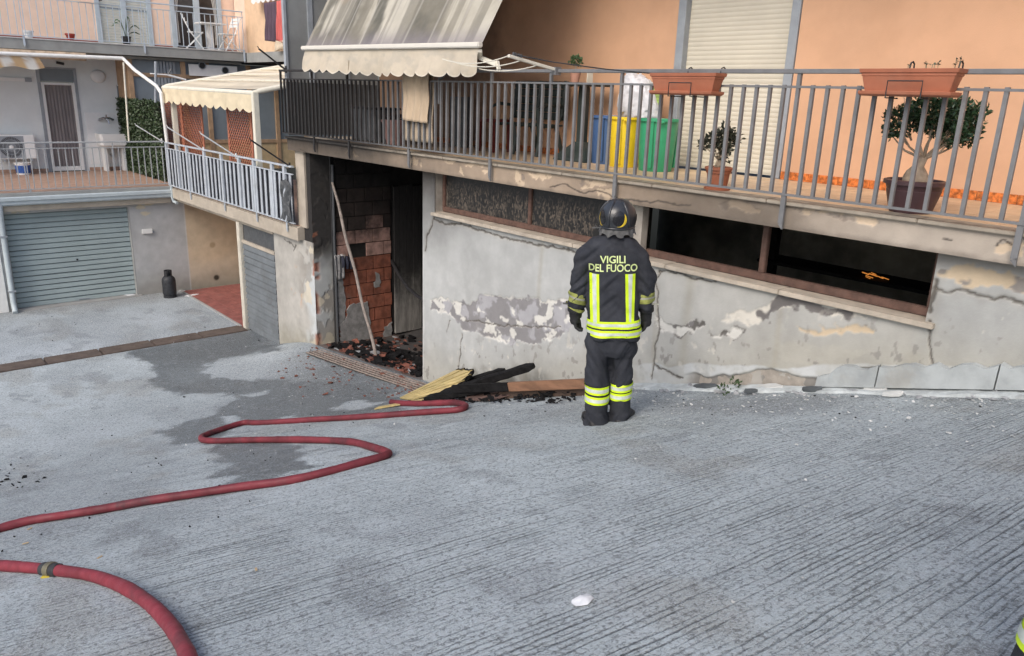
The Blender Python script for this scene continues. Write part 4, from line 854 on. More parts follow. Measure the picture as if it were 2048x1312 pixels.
# ---- pergola
pg = thing('pergola', 'cream striped fabric pergola with scalloped front on the low terrace', 'pergola', (-17, 7.5, TT))
PX0, PX1, PY0, PY1 = -19.75, -14.55, 6.18, 9.4
ZF, ZR = -.03, .60
def pcloth():
    nu, nv = 150, 60; U, Vv = np.meshgrid(np.linspace(0, 1, nu), np.linspace(0, 1, nv), indexing='ij'); u, v = U.ravel(), Vv.ravel()
    Zz = ZF+(ZR-ZF)*v+.03-.05*np.abs(np.sin(v*np.pi*5))*np.sin(np.pi*u); n = fbm(u*8, v*8, 1, 4, 601)
    C = np.tile(np.array([.62, .55, .42]), (len(u), 1)); C = mix(C, (.46, .40, .30), sstep(.45, .55, np.abs((v*9) % 1-.5)*2)*.55); C = C*(1+.15*(n-.5)*2)[:, None]
    sheet('canopy', np.stack([PX0+(PX1-PX0)*u, PY0+(PY1-PY0)*v, Zz], 1), nu, nv, None, C, mat('pergola_fabric', (1, 1, 1), .9, attr=True, var=.04, bump=.05), pg)
    nu, nv = 200, 8; U, Vv = np.meshgrid(np.linspace(0, 1, nu), np.linspace(0, 1, nv), indexing='ij'); u, v = U.ravel(), Vv.ravel()
    h = .26+.07*np.abs(np.sin(np.pi*u*13)); n = fbm(u*20, v*4, 1, 4, 611); C = np.tile(np.array([.66, .57, .40]), (len(u), 1))*(1+.16*(n-.5)*2)[:, None]
    sheet('valance', np.stack([PX0+.03+(PX1-PX0-.06)*u, PY0-.045-.02*np.sin(u*50)*v, ZF-.02-h*v-.05*u], 1), nu, nv, None, C, bpy.data.materials['pergola_fabric'], pg)
pcloth()
b = MB(); b.tube([(PX0, PY1, ZR+.03), (PX0, PY0+.1, ZF+.04), (PX0+.02, PY0, ZF), (PX1-.02, PY0, ZF-.04), (PX1, PY0+.1, ZF+.0), (PX1, PY1, ZR+.03)], .05, 10); b.build('canopy_frame', M_CREAMP, pg, smooth=True)
for x, y in ((PX1+.02, PY0), (PX0+.25, PY0+.12)): part('post', M_CREAMP, pg, (x-.055, x+.055, y-.055, y+.055, TT, ZF-.02), bev=.008)
for v in (.25, .5, .75): b = MB(); b.tube([(PX0, PY0+(PY1-PY0)*v, ZF+(ZR-ZF)*v+.05), (PX1, PY0+(PY1-PY0)*v, ZF+(ZR-ZF)*v+.05)], .02, 6); b.build('cross_tube', M_CREAMP, pg)
# ---- striped rolled awning of the terrace with its bent tube frame
ra = thing('awning', 'rolled striped awning with bent white tube frame under the upper balcony', 'awning', (-20.5, 4, .6))
YT = lambda px, py, x: tuple(on(0, x, px, py))
t1, t2 = YT(0, 107, -21.0), YT(246, 117, -21.0); t3 = on(1, 6.05, 313, 172); t4 = on(1, 6.05, 322, 186)
b = MB(); b.tube([(-21.0, -5, t1[2]), t1, t2], .045, 10); b.tube([t2, Vector(t2).lerp(Vector(t3), .35)-Vector((0, 0, .05)), tuple(t3), tuple(t4), (t4[0]+.1, 6.05, -1.2), (t4[0]+.12, 6.05, TT)], .04, 10); b.build('tube_frame', M_WHITEP, ra, smooth=True)
b = MB(); b.tube([tuple(on(0, -21.2, 247, 125)), tuple(on(0, -21.2, 258, 282))], .022, 8); b.build('front_pole', M_CREAMP, ra, smooth=True)
b = MB(); b.tube([(-22.35, -5, .64), (-22.35, 5.2, .64)], .10, 10); b.build('roller_cloth', mat('rust_striped_cloth', (.46, .36, .26), .9, var=.3, vs_=3, stretch=(1, 2, 1), bump=.1), ra, smooth=True)
def striped():
    nu, nv = 120, 8; U, Vv = np.meshgrid(np.linspace(0, 1, nu), np.linspace(0, 1, nv), indexing='ij'); u, v = U.ravel(), Vv.ravel()
    yv = on(0, -21.0, 78, 120)[1]; y = -5+(yv+5)*u; C = np.tile(np.array([.62, .60, .55]), (len(u), 1)); C = mix(C, (.48, .33, .18), sstep(.42, .58, np.abs((y*2.3) % 1-.5)*2)); n = fbm(y*6, v*3, 1, 4, 621); C = mix(C, (.38, .24, .13), sstep(.55, .7, n)*.7)
    sheet('valance', np.stack([-21.0+0*u, y+.1*v*u, t1[2]-.04-.24*v-.03*np.sin(y*9)*v], 1), nu, nv, None, C, mat('striped_fabric', (1, 1, 1), .9, attr=True, var=.04, bump=.05), ra)
striped()
part('end_bracket', M_WHITE, ra, (-22.3, -21.9, 3.3, 3.36, .5, .62))
# antenna-like bits above the veranda
an = thing('aerial', 'small white rooftop aerial beside the pergola frame', 'aerial', (-20.4, 6.6, -.2)); e0 = on(0, -20.4, 311, 205); e1 = on(0, -20.4, 311, 123)
MB().tube([tuple(e0), tuple(e1)], .03, 8).build('mast', M_FRAMEG, an, smooth=True)
e2, e3 = on(0, -20.4, 336, 150), on(0, -20.4, 372, 160); b = MB(); b.tube([tuple(e2), tuple(e3)], .025, 6); b.tube([tuple(on(0, -20.4, 300, 147)), tuple(e2)], .015, 6); b.build('boom', M_WHITE, an)
e4 = on(0, -20.4, 342, 138); MB().tube([tuple(e2), tuple(e4)], .02, 6).build('boom', M_DKGREY, an)
# ---- lattice panels
def lattice(x0, x1, y, z0, z1, label):
    r = thing('lattice_panel', label, 'trellis', ((x0+x1)/2, y, z0), 0, 'terracotta lattice panels under the pergola'); M = M_LAT
    for x in (x0, x1): part('stile', M, r, (x-.03, x+.03, y-.015, y+.015, z0, z1), bev=.004)
    MB().loft([[(x0+(x1-x0)*i/10, y+s*.012, z1-.02+.06*math.sin(math.pi*i/10)+h) for i in range(11)] for s, h in ((-1, 0), (1, 0), (1, .05), (-1, .05))]+[[(x0+(x1-x0)*i/10, y-.012, z1-.02+.06*math.sin(math.pi*i/10)) for i in range(11)]], cap=False, close=False).build('top_arch', M, r); part('bottom_bar', M, r, (x0, x1, y-.012, y+.012, z0, z0+.05))
    w = x1-x0; h = z1-z0; s = .11
    for sg, dy in ((1, -.009), (-1, .009)):
        k = -h
        while k < w:
            a0, b0 = k, k+h          # line x = k + t
            ta, tb = max(0, -k), min(h, w-k)
            if tb-ta > .05:
                xa, xb = x0+k+ta, x0+k+tb
                if sg < 0: xa, xb = x1-(k+ta), x1-(k+tb)
                MB().bar((xa, y+dy, z0+ta), (xb, y+dy, z0+tb), .026, .008, up=(0, 1, 0)).build('slat', M, r)
            k += s
M_LAT = mat('terracotta_lattice', (.40, .15, .09), .7, var=.12, bump=.05)
lattice(wx(331, 250, 6.7), wx(364, 250, 6.7), 6.7, TT+.02, -.38, 'left one of the paired terracotta lattice panels at the pergola corner')
lattice(wx(366, 250, 6.6), wx(405, 250, 6.6), 6.6, TT+.02, -.40, 'right one of the paired terracotta lattice panels at the pergola corner')
lattice(wx(458, 270, 6.5), wx(504, 270, 6.5), 6.5, TT+.02, -.36, 'single terracotta lattice panel next to the cream pergola post')
# ---- hedge screen
hs = thing('hedge_screen', 'artificial ivy hedge screen dividing the terrace', 'hedge', (-21.8, 6.2, TT))
part('backing', mat('hedge_backing', (.012, .02, .010), .9, bump=0), hs, (-23.7, -20.25, 6.21, 6.25, TT+.01, -.37))
rnd = random.Random(11); b = MB()
for i in range(5200):
    x = rnd.uniform(-23.72, -20.2); z = rnd.uniform(TT+.02, -.33); c = Vector((x, 6.205-rnd.random()*.07, z)); s = rnd.uniform(.03, .055)
    d = Vector((rnd.uniform(-1, 1), rnd.uniform(-.9, .1), rnd.uniform(-1, .6))).normalized(); e = d.orthogonal().normalized(); e = (Matrix.Rotation(rnd.random()*6.28, 3, d) @ e)
    b.add([c-d*s, c+e*s*.5, c+d*s, c-e*s*.5], [(0, 1, 2, 3)])
hl = b.build('leaves', mat('ivy_leaf', (.042, .070, .030), .5, var=.5, vs_=22, bump=0), hs, fix=False); hl['kind'] = 'stuff'
# ---- sink
sk = thing('sink', 'white laundry sink on pedestal against the white backsplash', 'sink', (XW+.3, 5.8, TT))
def rr(x0, x1, y0, y1, z): return [(x0, y0, z), (x1-.06, y0, z), (x1, y0+.06, z), (x1, y1-.06, z), (x1-.06, y1, z), (x0, y1, z)]
MB().loft([rr(XW+.02, XW+.42, 5.62, 6.16, -1.66), rr(XW+.02, XW+.52, 5.54, 6.24, -1.58), rr(XW+.02, XW+.54, 5.52, 6.26, -1.28), rr(XW+.05, XW+.50, 5.56, 6.22, -1.28), rr(XW+.08, XW+.46, 5.6, 6.18, -1.5)]).build('basin', M_WHITE, sk)
for y in (5.62, 6.08): part('leg', M_WHITE, sk, (XW+.1, XW+.36, y, y+.09, TT, -1.665), bev=.01)
b = MB(); b.tube([(XW+.22, 5.88, -1.66), (XW+.22, 5.88, -1.85), (XW+.12, 5.88, -1.9), (XW+.03, 5.88, -1.85)], .035, 8); b.build('drain_trap', M_FRAMEG, sk, smooth=True)
tp = thing('tap', 'chrome wall mixer tap above the white sink', 'tap', (XW+.05, 5.83, -.93)); MC = mat('chrome', (.5, .52, .55), .18, metal=1., var=.05, bump=0)
b = MB(); b.tube([(XW+.02, 5.66, -.94), (XW+.1, 5.66, -.92), (XW+.12, 5.75, -.88), (XW+.12, 5.91, -.88), (XW+.1, 6.0, -.92), (XW+.02, 6.0, -.94)], .028, 8); b.build('tap_body', MC, tp, smooth=True)
b = MB(); b.tube([(XW+.12, 5.83, -.89), (XW+.24, 5.84, -.93), (XW+.28, 5.85, -1.02)], .016, 8); b.build('spout', MC, tp, smooth=True); b = MB(); b.tube([(XW+.12, 5.83, -.88), (XW+.15, 5.83, -.79)], .018, 8); b.build('handle', MC, tp, smooth=True)
# ---- air conditioner
ac = thing('air_conditioner', 'white wall mounted air conditioner outdoor unit with round fan', 'air conditioner', (XW+.2, 3.6, -1.9))
y0, y1, z0, z1 = 3.15, 4.02, -1.90, -1.30
part('casing', M_WHITE, ac, (XW+.06, XW+.40, y0, y1, z0, z1), bev=.02); part('side_vent', M_FRAMEG, ac, (XW+.1, XW+.36, y1+.001, y1+.006, z0+.08, z1-.12))
part('grille_frame', M_FRAMEG, ac, (XW+.401, XW+.404, y0+.04, y0+.62, z0+.03, z1-.03))
c = Vector((XW+.41, y0+.33, (z0+z1)/2)); b = MB()
for i in range(40):
    a = 2*math.pi*i/40; d = Vector((0, math.cos(a), math.sin(a))); d2 = Vector((0, math.cos(a+.35), math.sin(a+.35))); b.bar(c+d*.05, c+d2*.255, .007, .012, up=(1, 0, 0))
for r_ in (.1, .18, .26): b.tube([c+Vector((0, math.cos(2*math.pi*i/32)*r_, math.sin(2*math.pi*i/32)*r_)) for i in range(33)], .007, 5)
b.build('fan_grille', M_FRAMEG, ac); b = MB(); b.lathe([(.255, 0), (.255, .002)], 32); o = b.build('fan_well', M_DKGREY, ac, local=True); o.rotation_euler = (0, R(90), 0); o.location = Vector((XW+.4045, c.y, c.z))-ORG[ac.name]
b = MB(); b.lathe([(.05, 0), (.045, .02), (.0, .03)], 16); o = b.build('hub', M_WHITE, ac, local=True, smooth=True); o.rotation_euler = (0, R(90), 0); o.location = Vector((XW+.405, c.y, c.z))-ORG[ac.name]
for y in (3.3, 3.9): part('wall_bracket', M_FRAMEG, ac, (XW, XW+.42, y-.02, y+.02, z0-.05, z0-.002))
# ---- bucket
bk = thing('paint_bucket', 'white plastic paint bucket with blue label on the terrace', 'bucket', (XW+.45, 3.66, TT))
MB().lathe([(.15, 0), (.155, .01), (.175, .27), (.185, .275), (.185, .29), (.17, .29)], 28, (XW+.45, 3.66, TT)).build('pail', M_WHITE, bk, smooth=True)
MB().lathe([(.158, .04), (.1765, .235)], 28, (XW+.45, 3.66, TT), cap=False).build('label', mat('blue_label', (.03, .10, .36), .4, var=.3, vs_=9, dirt=.9, dirtcol=(.55, .62, .75), bump=0), bk, smooth=True)
MB().lathe([(.186, .27), (.19, .275), (.19, .30), (.0, .305)], 28, (XW+.45, 3.66, TT)).build('lid', M_WHITE, bk, smooth=True)
# ---- upper balcony: bistro set, pots, plant, washing
def folding_chair(x, y, a, label, rot=0.):
    r = thing('folding_chair', label, 'chair', (x, y, 1.0), rot, 'white folding chairs on the pink balcony')
    M = M_WHITE; f = lambda pts, w=.04, h=.025: [MB().bar(pts[i], pts[i+1], w, h) for i in range(len(pts)-1)]
    for s in (-.2, .2):
        MB().bar((s, -.24, 0), (s, .10, .48), .035, .022).bar((s, .10, .48), (s, .30, .92), .035, .022).build('leg', M, r, local=True)
        MB().bar((s*.86, .26, 0), (s*.86, -.22, .46), .035, .022).build('leg', M, r, local=True)
    b = MB()
    for k in range(5): MB().box(-.2, .2, -.24+k*.085, -.24+k*.085+.07, .45, .468).build('seat_slat', M, r, local=True)
    for k in range(3): z = .66+k*.09; yy = .18+(z-.66)*.45; MB().box(-.2, .2, yy-.012, yy+.006, z, z+.065).build('back_slat', M, r, local=True)
    return r
folding_chair(-23.0, 8.15, 0, 'white folding chair on the pink balcony, turned towards the table from the flats door', R(160))
folding_chair(-22.85, 9.05, 0, 'white folding chair at the end of the pink balcony beside the ochre wall', R(10))
bt = thing('bistro_table', 'small white pedestal table between the folding chairs', 'table', (-23.1, 8.62, 1.0))
part('table_top', M_WHITE, bt, (-23.42, -22.8, 8.3, 9.0, 1.70, 1.735), bev=.008); part('pedestal', M_WHITE, bt, (-23.17, -23.03, 8.55, 8.70, 1.04, 1.70), bev=.01); part('base', M_WHITE, bt, (-23.35, -22.85, 8.4, 8.85, 1.0, 1.04), bev=.008)
def pot(nm, label, c, r0, r1, h, M, n=24, rim=.02):
    o = MB().lathe([(r0, 0), (r1, h-.04), (r1+rim, h-.04), (r1+rim, h), (r1-.005, h), (r1-.02, h-.05)], n, c).build(nm, M, None, smooth=True); return tag(o, label, 'flower pot')
M_TERR = mat('terracotta_plastic', (.36, .125, .065), .55, var=.1, vs_=5, bump=.05, dirt=.15, dirtcol=(.3, .2, .15))
pot('flower_pot', 'small white empty pot on the pink balcony floor', (-22.5, 4.05, 1.0), .08, .10, .17, M_WHITE); pot('flower_pot', 'small red empty pot on the pink balcony floor', (-22.5, 4.95, 1.0), .07, .10, .17, mat('red_plastic', (.35, .035, .02), .5, bump=0))
bp = thing('potted_plant', 'drooping strap leaved plant in a black pot on the pink balcony', 'plant', (-22.55, 6.25, 1.0)); MB().lathe([(.08, 0), (.12, .2), (.10, .2)], 20, (-22.55, 6.25, 1.0)).build('pot', M_BLACKR, bp, smooth=True)
M_STRAP = mat('strap_leaf', (.07, .13, .06), .4, var=.2, bump=0)
for a, L, hh in ((2.6, .36, .34), (.5, .4, .3), (1.5, .3, .5), (3.6, .3, .42), (5.6, .42, .14), (4.4, .25, .4)):
    d = Vector((math.sin(a)*.3, math.cos(a), 0)).normalized(); pts = [Vector((-22.55, 6.25, 1.18))+d*L*(i/6)+Vector((0, 0, hh*math.sin(min(1, i/6*1.15)*2.4)))  for i in range(7)]
    w = [.012, .026, .034, .034, .028, .018, .004]; sd_ = d.cross(Vector((0, 0, 1)))*.6+Vector((0, 0, .5)); MB().loft([[p-sd_*ww, p+sd_*ww] for p, ww in zip(pts, w)], cap=False, close=False).build('leaf', M_STRAP, bp)
hb = thing('planter_box', 'red planter box hooked on the pink balcony railing', 'planter', (-22.15, 5.3, 2.0)); MB().loft([rr(-22.2, -22.02, 5.12, 5.62, 1.98), rr(-22.22, -22.0, 5.08, 5.66, 2.2)]).build('trough', mat('rust_red_planter', (.30, .07, .035), .5, bump=0), hb)
for y in (5.12, 5.62): part('hook', M_BLACKR, hb, (-22.26, -21.99, y, y+.015, 1.96, 1.975), (-22.0, -21.985, y, y+.015, 1.96, 2.1))
a, c = on(1, 9.3, 528, 8), on(1, 9.3, 556, 86)
cloth('shirt', mat('plum_cloth', (.09, .06, .085), .95, var=.2, vs_=4, stretch=(4, 4, .5), bump=.2), 'plum coloured garment on the washing line against the ochre wall', 'clothes', a[0], c[0], 9.3, a[2]+.02, c[2]+.08, c[2]+.02, 3, .05)
a, c = on(1, 9.25, 553, 4), on(1, 9.25, 567, 84)
cloth('shirt', mat('coral_cloth', (.55, .13, .12), .95, var=.15, vs_=4, stretch=(4, 4, .5), bump=.2), 'coral garment on the washing line beside the grey screen', 'clothes', a[0], c[0]+.05, 9.25, a[2]+.02, c[2]+.05, c[2]-.02, 5, .05)
a, c = on(1, 9.2, 552, 84), on(1, 9.2, 566, 100)
cloth('cloth_rag', mat('cream_cloth', (.55, .47, .36), .95, bump=.2), 'small cream cloth below the coral garment', 'clothes', a[0], c[0], 9.2, a[2]+.03, c[2]-.03, c[2]+.04, 7, .03)
q = [on(1, 9.32, px, 3) for px in (502, 566)]
aa = thing('awning_edge', 'scalloped white awning edge above the hanging washing', 'awning', tuple(q[0])); nu = 40
MB().loft([[(q[0][0]+(q[1][0]-q[0][0])*i/nu, 9.32-.02*math.sin(i), q[0][2]+(.55 if j == 0 else -.09+.07*abs(math.cos(i*.5)))) for i in range(nu+1)] for j in range(2)], cap=False, close=False).build('valance', M_WHITEP, aa)
# dark wooden bench in the shade at the end of the low terrace
wb = thing('wooden_bench', 'dark red brown slatted bench in shade under the balcony end', 'bench', (-14.0, 8.2, TT)); M_DW = mat('dark_red_wood', (.11, .04, .028), .6, var=.2, bump=.1)
for k in range(4): part('back_slat', M_DW, wb, (-15.0, -13.0, 8.55, 8.58, TT+.42+k*.13, TT+.51+k*.13), bev=.004)
for k in range(4): part('seat_slat', M_DW, wb, (-15.0, -13.0, 8.0+k*.13, 8.1+k*.13, TT+.42, TT+.45), bev=.004)
for x in (-14.95, -13.1): part('leg', M_DW, wb, (x, x+.06, 8.0, 8.06, TT, TT+.42)); part('leg', M_DW, wb, (x, x+.06, 8.5, 8.55, TT, TT+.9))
# gas bottle
c = gnd(350, 600); c[0] = min(c[0], -18.9); gc = thing('gas_bottle', 'scorched black gas bottle standing by the garage corner', 'gas bottle', tuple(c))
MB().lathe([(.13, 0), (.145, .0), (.145, .05), (.13, .055), (.15, .08), (.155, .12), (.155, .40), (.145, .46), (.11, .51), (.05, .53)], 28, tuple(c)).build('cylinder', mat('scorched_paint', (.022, .024, .028), .6, var=.4, vs_=12, bump=.2, dirt=.5, dirtcol=(.07, .085, .10)), gc, smooth=True)
MB().lathe([(.035, .52), (.035, .58), (.02, .6), (.02, .66)], 14, tuple(c)).build('valve', M_BLACKR, gc, smooth=True)
b = MB()
for k in range(22):
    a = .5+k*5.2/21; a2 = .5+(k+1)*5.2/21
    if k < 21: b.bar((c[0]+.085*math.cos(a), c[1]+.085*math.sin(a), c[2]+.59), (c[0]+.085*math.cos(a2), c[1]+.085*math.sin(a2), c[2]+.59), .006, .14)
b.build('collar', M_BLACKR, gc)
eb = thing('junction_box', 'small white electric box on the grey garage wall', 'electric box', (XG, 5.4, -3.32)); part('box_body', M_WHITEP, eb, (XG, XG+.05, 5.29, 5.52, -3.38, -3.27), bev=.008); part('cable_end', M_FRAMEG, eb, (XG, XG+.03, 5.50, 5.56, -3.37, -3.33))
def rag(nm, label, M, px, r, seed, h=.03, cat='rag', sx=1.8):
    c = gnd(*px); rnd = random.Random(seed); rings = []
    b = MB(); n = 14; top = []
    vs_ = [(c[0], c[1], c[2]+h)]
    for ring, f in ((1, .5), (2, 1.)):
        for k in range(n):
            a = 2*math.pi*k/n; rr_ = r*f*rnd.uniform(.7, 1.2); x, y = c[0]+math.cos(a)*rr_*.8, c[1]+math.sin(a)*rr_*sx*.75
            vs_.append((x, y, float(gz(x, y))+(h*rnd.uniform(.3, 1.1) if ring == 1 else .006)))
    fs = [(0, 1+k, 1+(k+1) % n) for k in range(n)]+[(1+k, 1+n+k, 1+n+(k+1) % n, 1+(k+1) % n) for k in range(n)]
    return tag(b.add(vs_, fs).build(nm, M, None, smooth='all'), label, cat)
M_PAPER = mat('white_paper', (.72, .73, .74), .7, var=.05, bump=.1)
rag('paper_scrap', 'crumpled white paper lying alone on the ribbed ramp', M_PAPER, (1168, 1202), .055, 2, .022, 'paper', 1.3)
rag('cloth_rag', 'white rag lying in front of the big roller door', M_PAPER, (258, 592), .13, 5, .04); rag('cloth_rag', 'pale rag on the ground beside the black gas bottle', M_PAPER, (388, 591), .14, 6, .03)
# ================================================================== THINGS ON THE BALCONY
def planter(px0, px1, pyt, pyb, label, g):
    Yp = 5.80; a, c = on(1, Yp, px0, (pyt+pyb)/2), on(1, Yp, px1, (pyt+pyb)/2); zt = .5*(on(1, Yp, px0, pyt)[2]+on(1, Yp, px1, pyt)[2]); zb = .5*(on(1, Yp, px0, pyb)[2]+on(1, Yp, px1, pyb)[2])
    x0, x1 = a[0], c[0]; r = thing('flower_box', label, 'planter', ((x0+x1)/2, Yp, zb), 0, g); y0, y1 = Yp-.02, Yp+.13; H = zt-zb
    def q(dx, dy, z): return [(x0+dx, y0+dy, z), (x1-dx, y0+dy, z), (x1-dx, y1-dy, z), (x0+dx, y1-dy, z)]
    MB().loft([q(.05, .025, zb+.03), q(.022, .008, zt-.05), q(.016, .004, zt-.048), q(.016, .004, zt-.03), q(.004, -.004, zt-.028), q(0, -.008, zt), q(.02, .006, zt), q(.024, .01, zt-.03)]).build('trough', M_TERR, r, bev=.003)
    MB().loft([q(.03, .0, zb), q(.02, -.018, zb+.012), q(.02, -.022, zb+.035), q(.03, -.012, zb+.035)]).build('saucer', M_TERR, r, bev=.003)
    part('soil', mat('dry_soil', (.06, .045, .035), .95, bump=.5) if 'dry_soil' not in bpy.data.materials else bpy.data.materials['dry_soil'], r, (x0+.03, x1-.03, y0+.01, y1-.01, zt-.04, zt-.022))
    m_ = (x0+x1)/2; b = MB(); yf = y0-.03
    b.tube([(m_-.11, y1+.02, zb-.012), (m_-.11, yf, zb-.012), (m_-.11, yf, zb+H*.55), (m_+.13, yf, zb+H*.55), (m_+.13, yf, zb-.012), (m_+.13, y1+.02, zb-.012)], .005, 6); b.build('cradle', M_BLACKR, r)
    for f in (.42, .9):
        x = x0+(x1-x0)*f; b = MB(); b.tube([(x, y1+.005, zb), (x, y1+.008, zt), (x, y1+.02, zt+.045), (x, y1+.05, zt+.055), (x, y1+.075, zt+.04), (x, y1+.08, zt+.0)], .006, 6); b.build('hook', M_BLACKR, r)
    return r, x0, x1, (y0+y1)/2, zt
G = 'terracotta flower boxes hooked over the balcony rail'
planter(1301, 1434, 146, 190, 'empty terracotta flower box over the cream shutter, hooked on the rail', G)
r, x0, x1, yc, zt = planter(1718, 1917, 137, 193, 'terracotta flower box with a few sprouts, above the bonsai', G)
M_SPR = mat('sprout_leaf', (.13, .15, .10), .6, var=.3, bump=0); rnd = random.Random(3)
for k in range(9):
    x = x0+(x1-x0)*rnd.choice([.5, .56, .62, .68, .72, .74, .9, .95, .48]); y = yc+rnd.uniform(-.04, .04); h = rnd.uniform(.02, .085); b = MB(); b.tube([(x, y, zt-.03), (x+rnd.uniform(-.01, .01), y, zt+h)], .002, 4)
    for j in range(5):
        a = rnd.random()*6.28; d = Vector((math.cos(a), math.sin(a), .5))*.016; c = Vector((x, y, zt+h*rnd.uniform(.5, 1))); e = Vector((-d.y, d.x, 0))*.5; b.add([c, c+d*.6+e, c+d*1.3, c+d*.6-e], [(0, 1, 2, 3)])
    b.build('sprout', M_SPR, r)
def leaf_cloud(b, c, rad, n, s0, s1, rnd, up=.3):
    for _ in range(n):
        d = Vector((rnd.gauss(0, 1), rnd.gauss(0, 1), rnd.gauss(0, 1))); d.normalize(); p = Vector(c)+Vector((d.x*rad[0], d.y*rad[1], d.z*rad[2]))*rnd.uniform(.55, 1.05)
        s = rnd.uniform(s0, s1); dr = (d*.6+Vector((rnd.gauss(0, .6), rnd.gauss(0, .6), rnd.gauss(0, .5)+up))).normalized(); e = dr.orthogonal().normalized(); e = Matrix.Rotation(rnd.random()*6.28, 3, dr) @ e; nn = dr.cross(e)*.12*s
        b.add([p, p+dr*s*.5+e*s*.28+nn, p+dr*s, p+dr*s*.5-e*s*.28+nn], [(0, 1, 2), (0, 2, 3)])
M_FIC = mat('ficus_leaf', (.028, .060, .026), .32, var=.45, vs_=18, bump=0); M_BARK = mat('pale_bark', (.38, .30, .22), .85, var=.2, vs_=14, bump=.4, bs=60)
# bonsai ficus in a dark plum pot
c = on(2, ZT, 1822, 412); c[1] = max(c[1], 6.35); c = on(1, 6.36, 1822, 408); c[2] = ZT
bn_ = thing('bonsai_ficus', 'bonsai ficus with swollen pale trunk in a plum bowl pot', 'plant', tuple(c)); cx, cy, cz = c
S = np.linalg.norm(c)/1.0/F_PX*1.0; w_ = lambda px: px*(np.dot(c, FW))/F_PX
rt_ = w_(53); MB().lathe([(rt_*.72, 0), (rt_*.76, .02), (rt_*.95, .17), (rt_*.93, .175), (rt_*1.0, .215), (rt_*1.08, .215), (rt_*1.08, .245), (rt_*.98, .25), (rt_*.9, .21)], 36, (cx, cy, cz)).build('pot', mat('plum_plastic', (.075, .04, .045), .45, var=.1, bump=0), bn_, smooth=True)
MB().lathe([(rt_*.97, .21), (.0, .222)], 24, (cx, cy, cz)).build('soil', bpy.data.materials['dry_soil'], bn_)
b = MB(); b.tube([(cx, cy, cz+.2), (cx+.005, cy, cz+.26), (cx, cy, cz+.31), (cx+.012, cy, cz+.36), (cx+.03, cy, cz+.42)], [.095, .10, .075, .035, .032], 14)
for dx, dy in ((-.07, .03), (.07, .02), (.02, -.08)): b.tube([(cx+dx*.4, cy+dy*.4, cz+.3), (cx+dx, cy+dy, cz+.25), (cx+dx*1.3, cy+dy*1.3, cz+.19)], [.03, .035, .02], 8)
b.build('trunk', M_BARK, bn_, smooth='all')
rnd = random.Random(21); b = MB(); lf = MB(); R_ = Vector((RT[0], RT[1], 0)).normalized(); cen = Vector((cx, cy, 0))
for (du, h, dv, ru, rh, n) in ((-.20, .73, .0, .11, .10, 150), (-.07, .80, .05, .13, .11, 230), (.07, .82, -.04, .14, .11, 260), (.20, .80, .03, .14, .10, 260), (.31, .74, 0, .11, .12, 230), (.25, .64, -.05, .10, .08, 150), (.04, .72, .08, .12, .08, 160), (-.26, .66, .02, .05, .06, 45), (.40, .84, 0, .05, .05, 30), (.36, .65, .02, .06, .08, 70)):
    p = cen+R_*du+Vector((0, dv, cz+h*.93)); s = cen+Vector((.03, 0, cz+.41))
    b.tube([s, s.lerp(p, .45)+Vector((rnd.uniform(-.03, .03), 0, -.035)), p-Vector((0, 0, .03))], [.013, .008, .003], 6)
    for j in range(2): b.tube([s.lerp(p, .5), p+R_*rnd.uniform(-.08, .08)+Vector((0, rnd.uniform(-.05, .05), .04))], [.007, .002], 5)
    leaf_cloud(lf, p, (ru*1.1, ru*1.1, rh*1.1), int(n*2.1), .030, .050, rnd)
b.tube([cen+R_*-.16+Vector((0, 0, cz+.72)), cen+R_*-.21+Vector((0, 0, cz+.90))], [.004, .002], 5)
b.build('branches', M_BARK, bn_, smooth='all'); o = lf.build('crown', M_FIC, bn_, fix=False); o['kind'] = 'stuff'
# small plant in terracotta pot
c = on(1, 6.22, 1434, 373); c[2] = ZT; cx, cy, cz = c; sp = thing('potted_plant', 'small dark leaved plant in a terracotta pot beside the cream shutter', 'plant', tuple(c))
MB().lathe([(.085, 0), (.12, .02), (.12, .0), (.09, .02), (.105, .15), (.115, .152), (.118, .18), (.128, .182), (.128, .205), (.11, .21), (.1, .17)], 28, (cx, cy, cz)).build('pot', M_TERR, sp, smooth=True)
MB().lathe([(.11, .18), (0, .185)], 20, (cx, cy, cz)).build('soil', bpy.data.materials['dry_soil'], sp)
rnd = random.Random(8); b = MB(); lf = MB(); cen = Vector((cx, cy, cz))
for i in range(3): b.tube([cen+Vector((rnd.uniform(-.05, .05), 0, .17)), cen+Vector((rnd.uniform(-.03, .03), .0, .26)), cen+Vector((0, 0, .34))], [.02, .016, .008], 6)
for (du, h, r_, n) in ((-.12, .43, .06, 45), (-.03, .46, .08, 80), (.06, .45, .08, 80), (.13, .47, .055, 45), (0, .38, .08, 60), (.02, .55, .05, 24), (-.16, .4, .04, 20), (.03, .3, .06, 24)):
    p = cen+R_*du+Vector((0, rnd.uniform(-.04, .04), h)); b.tube([cen+Vector((0, 0, .26)), p], [.008, .003], 5); leaf_cloud(lf, p, (r_, r_, r_), int(n*1.7), .035, .055, rnd)
b.build('stems', M_BARK, sp, smooth='all'); o = lf.build('leaves', mat('dusky_leaf', (.05, .055, .035), .45, var=.4, vs_=18, bump=0), sp, fix=False); o['kind'] = 'stuff'
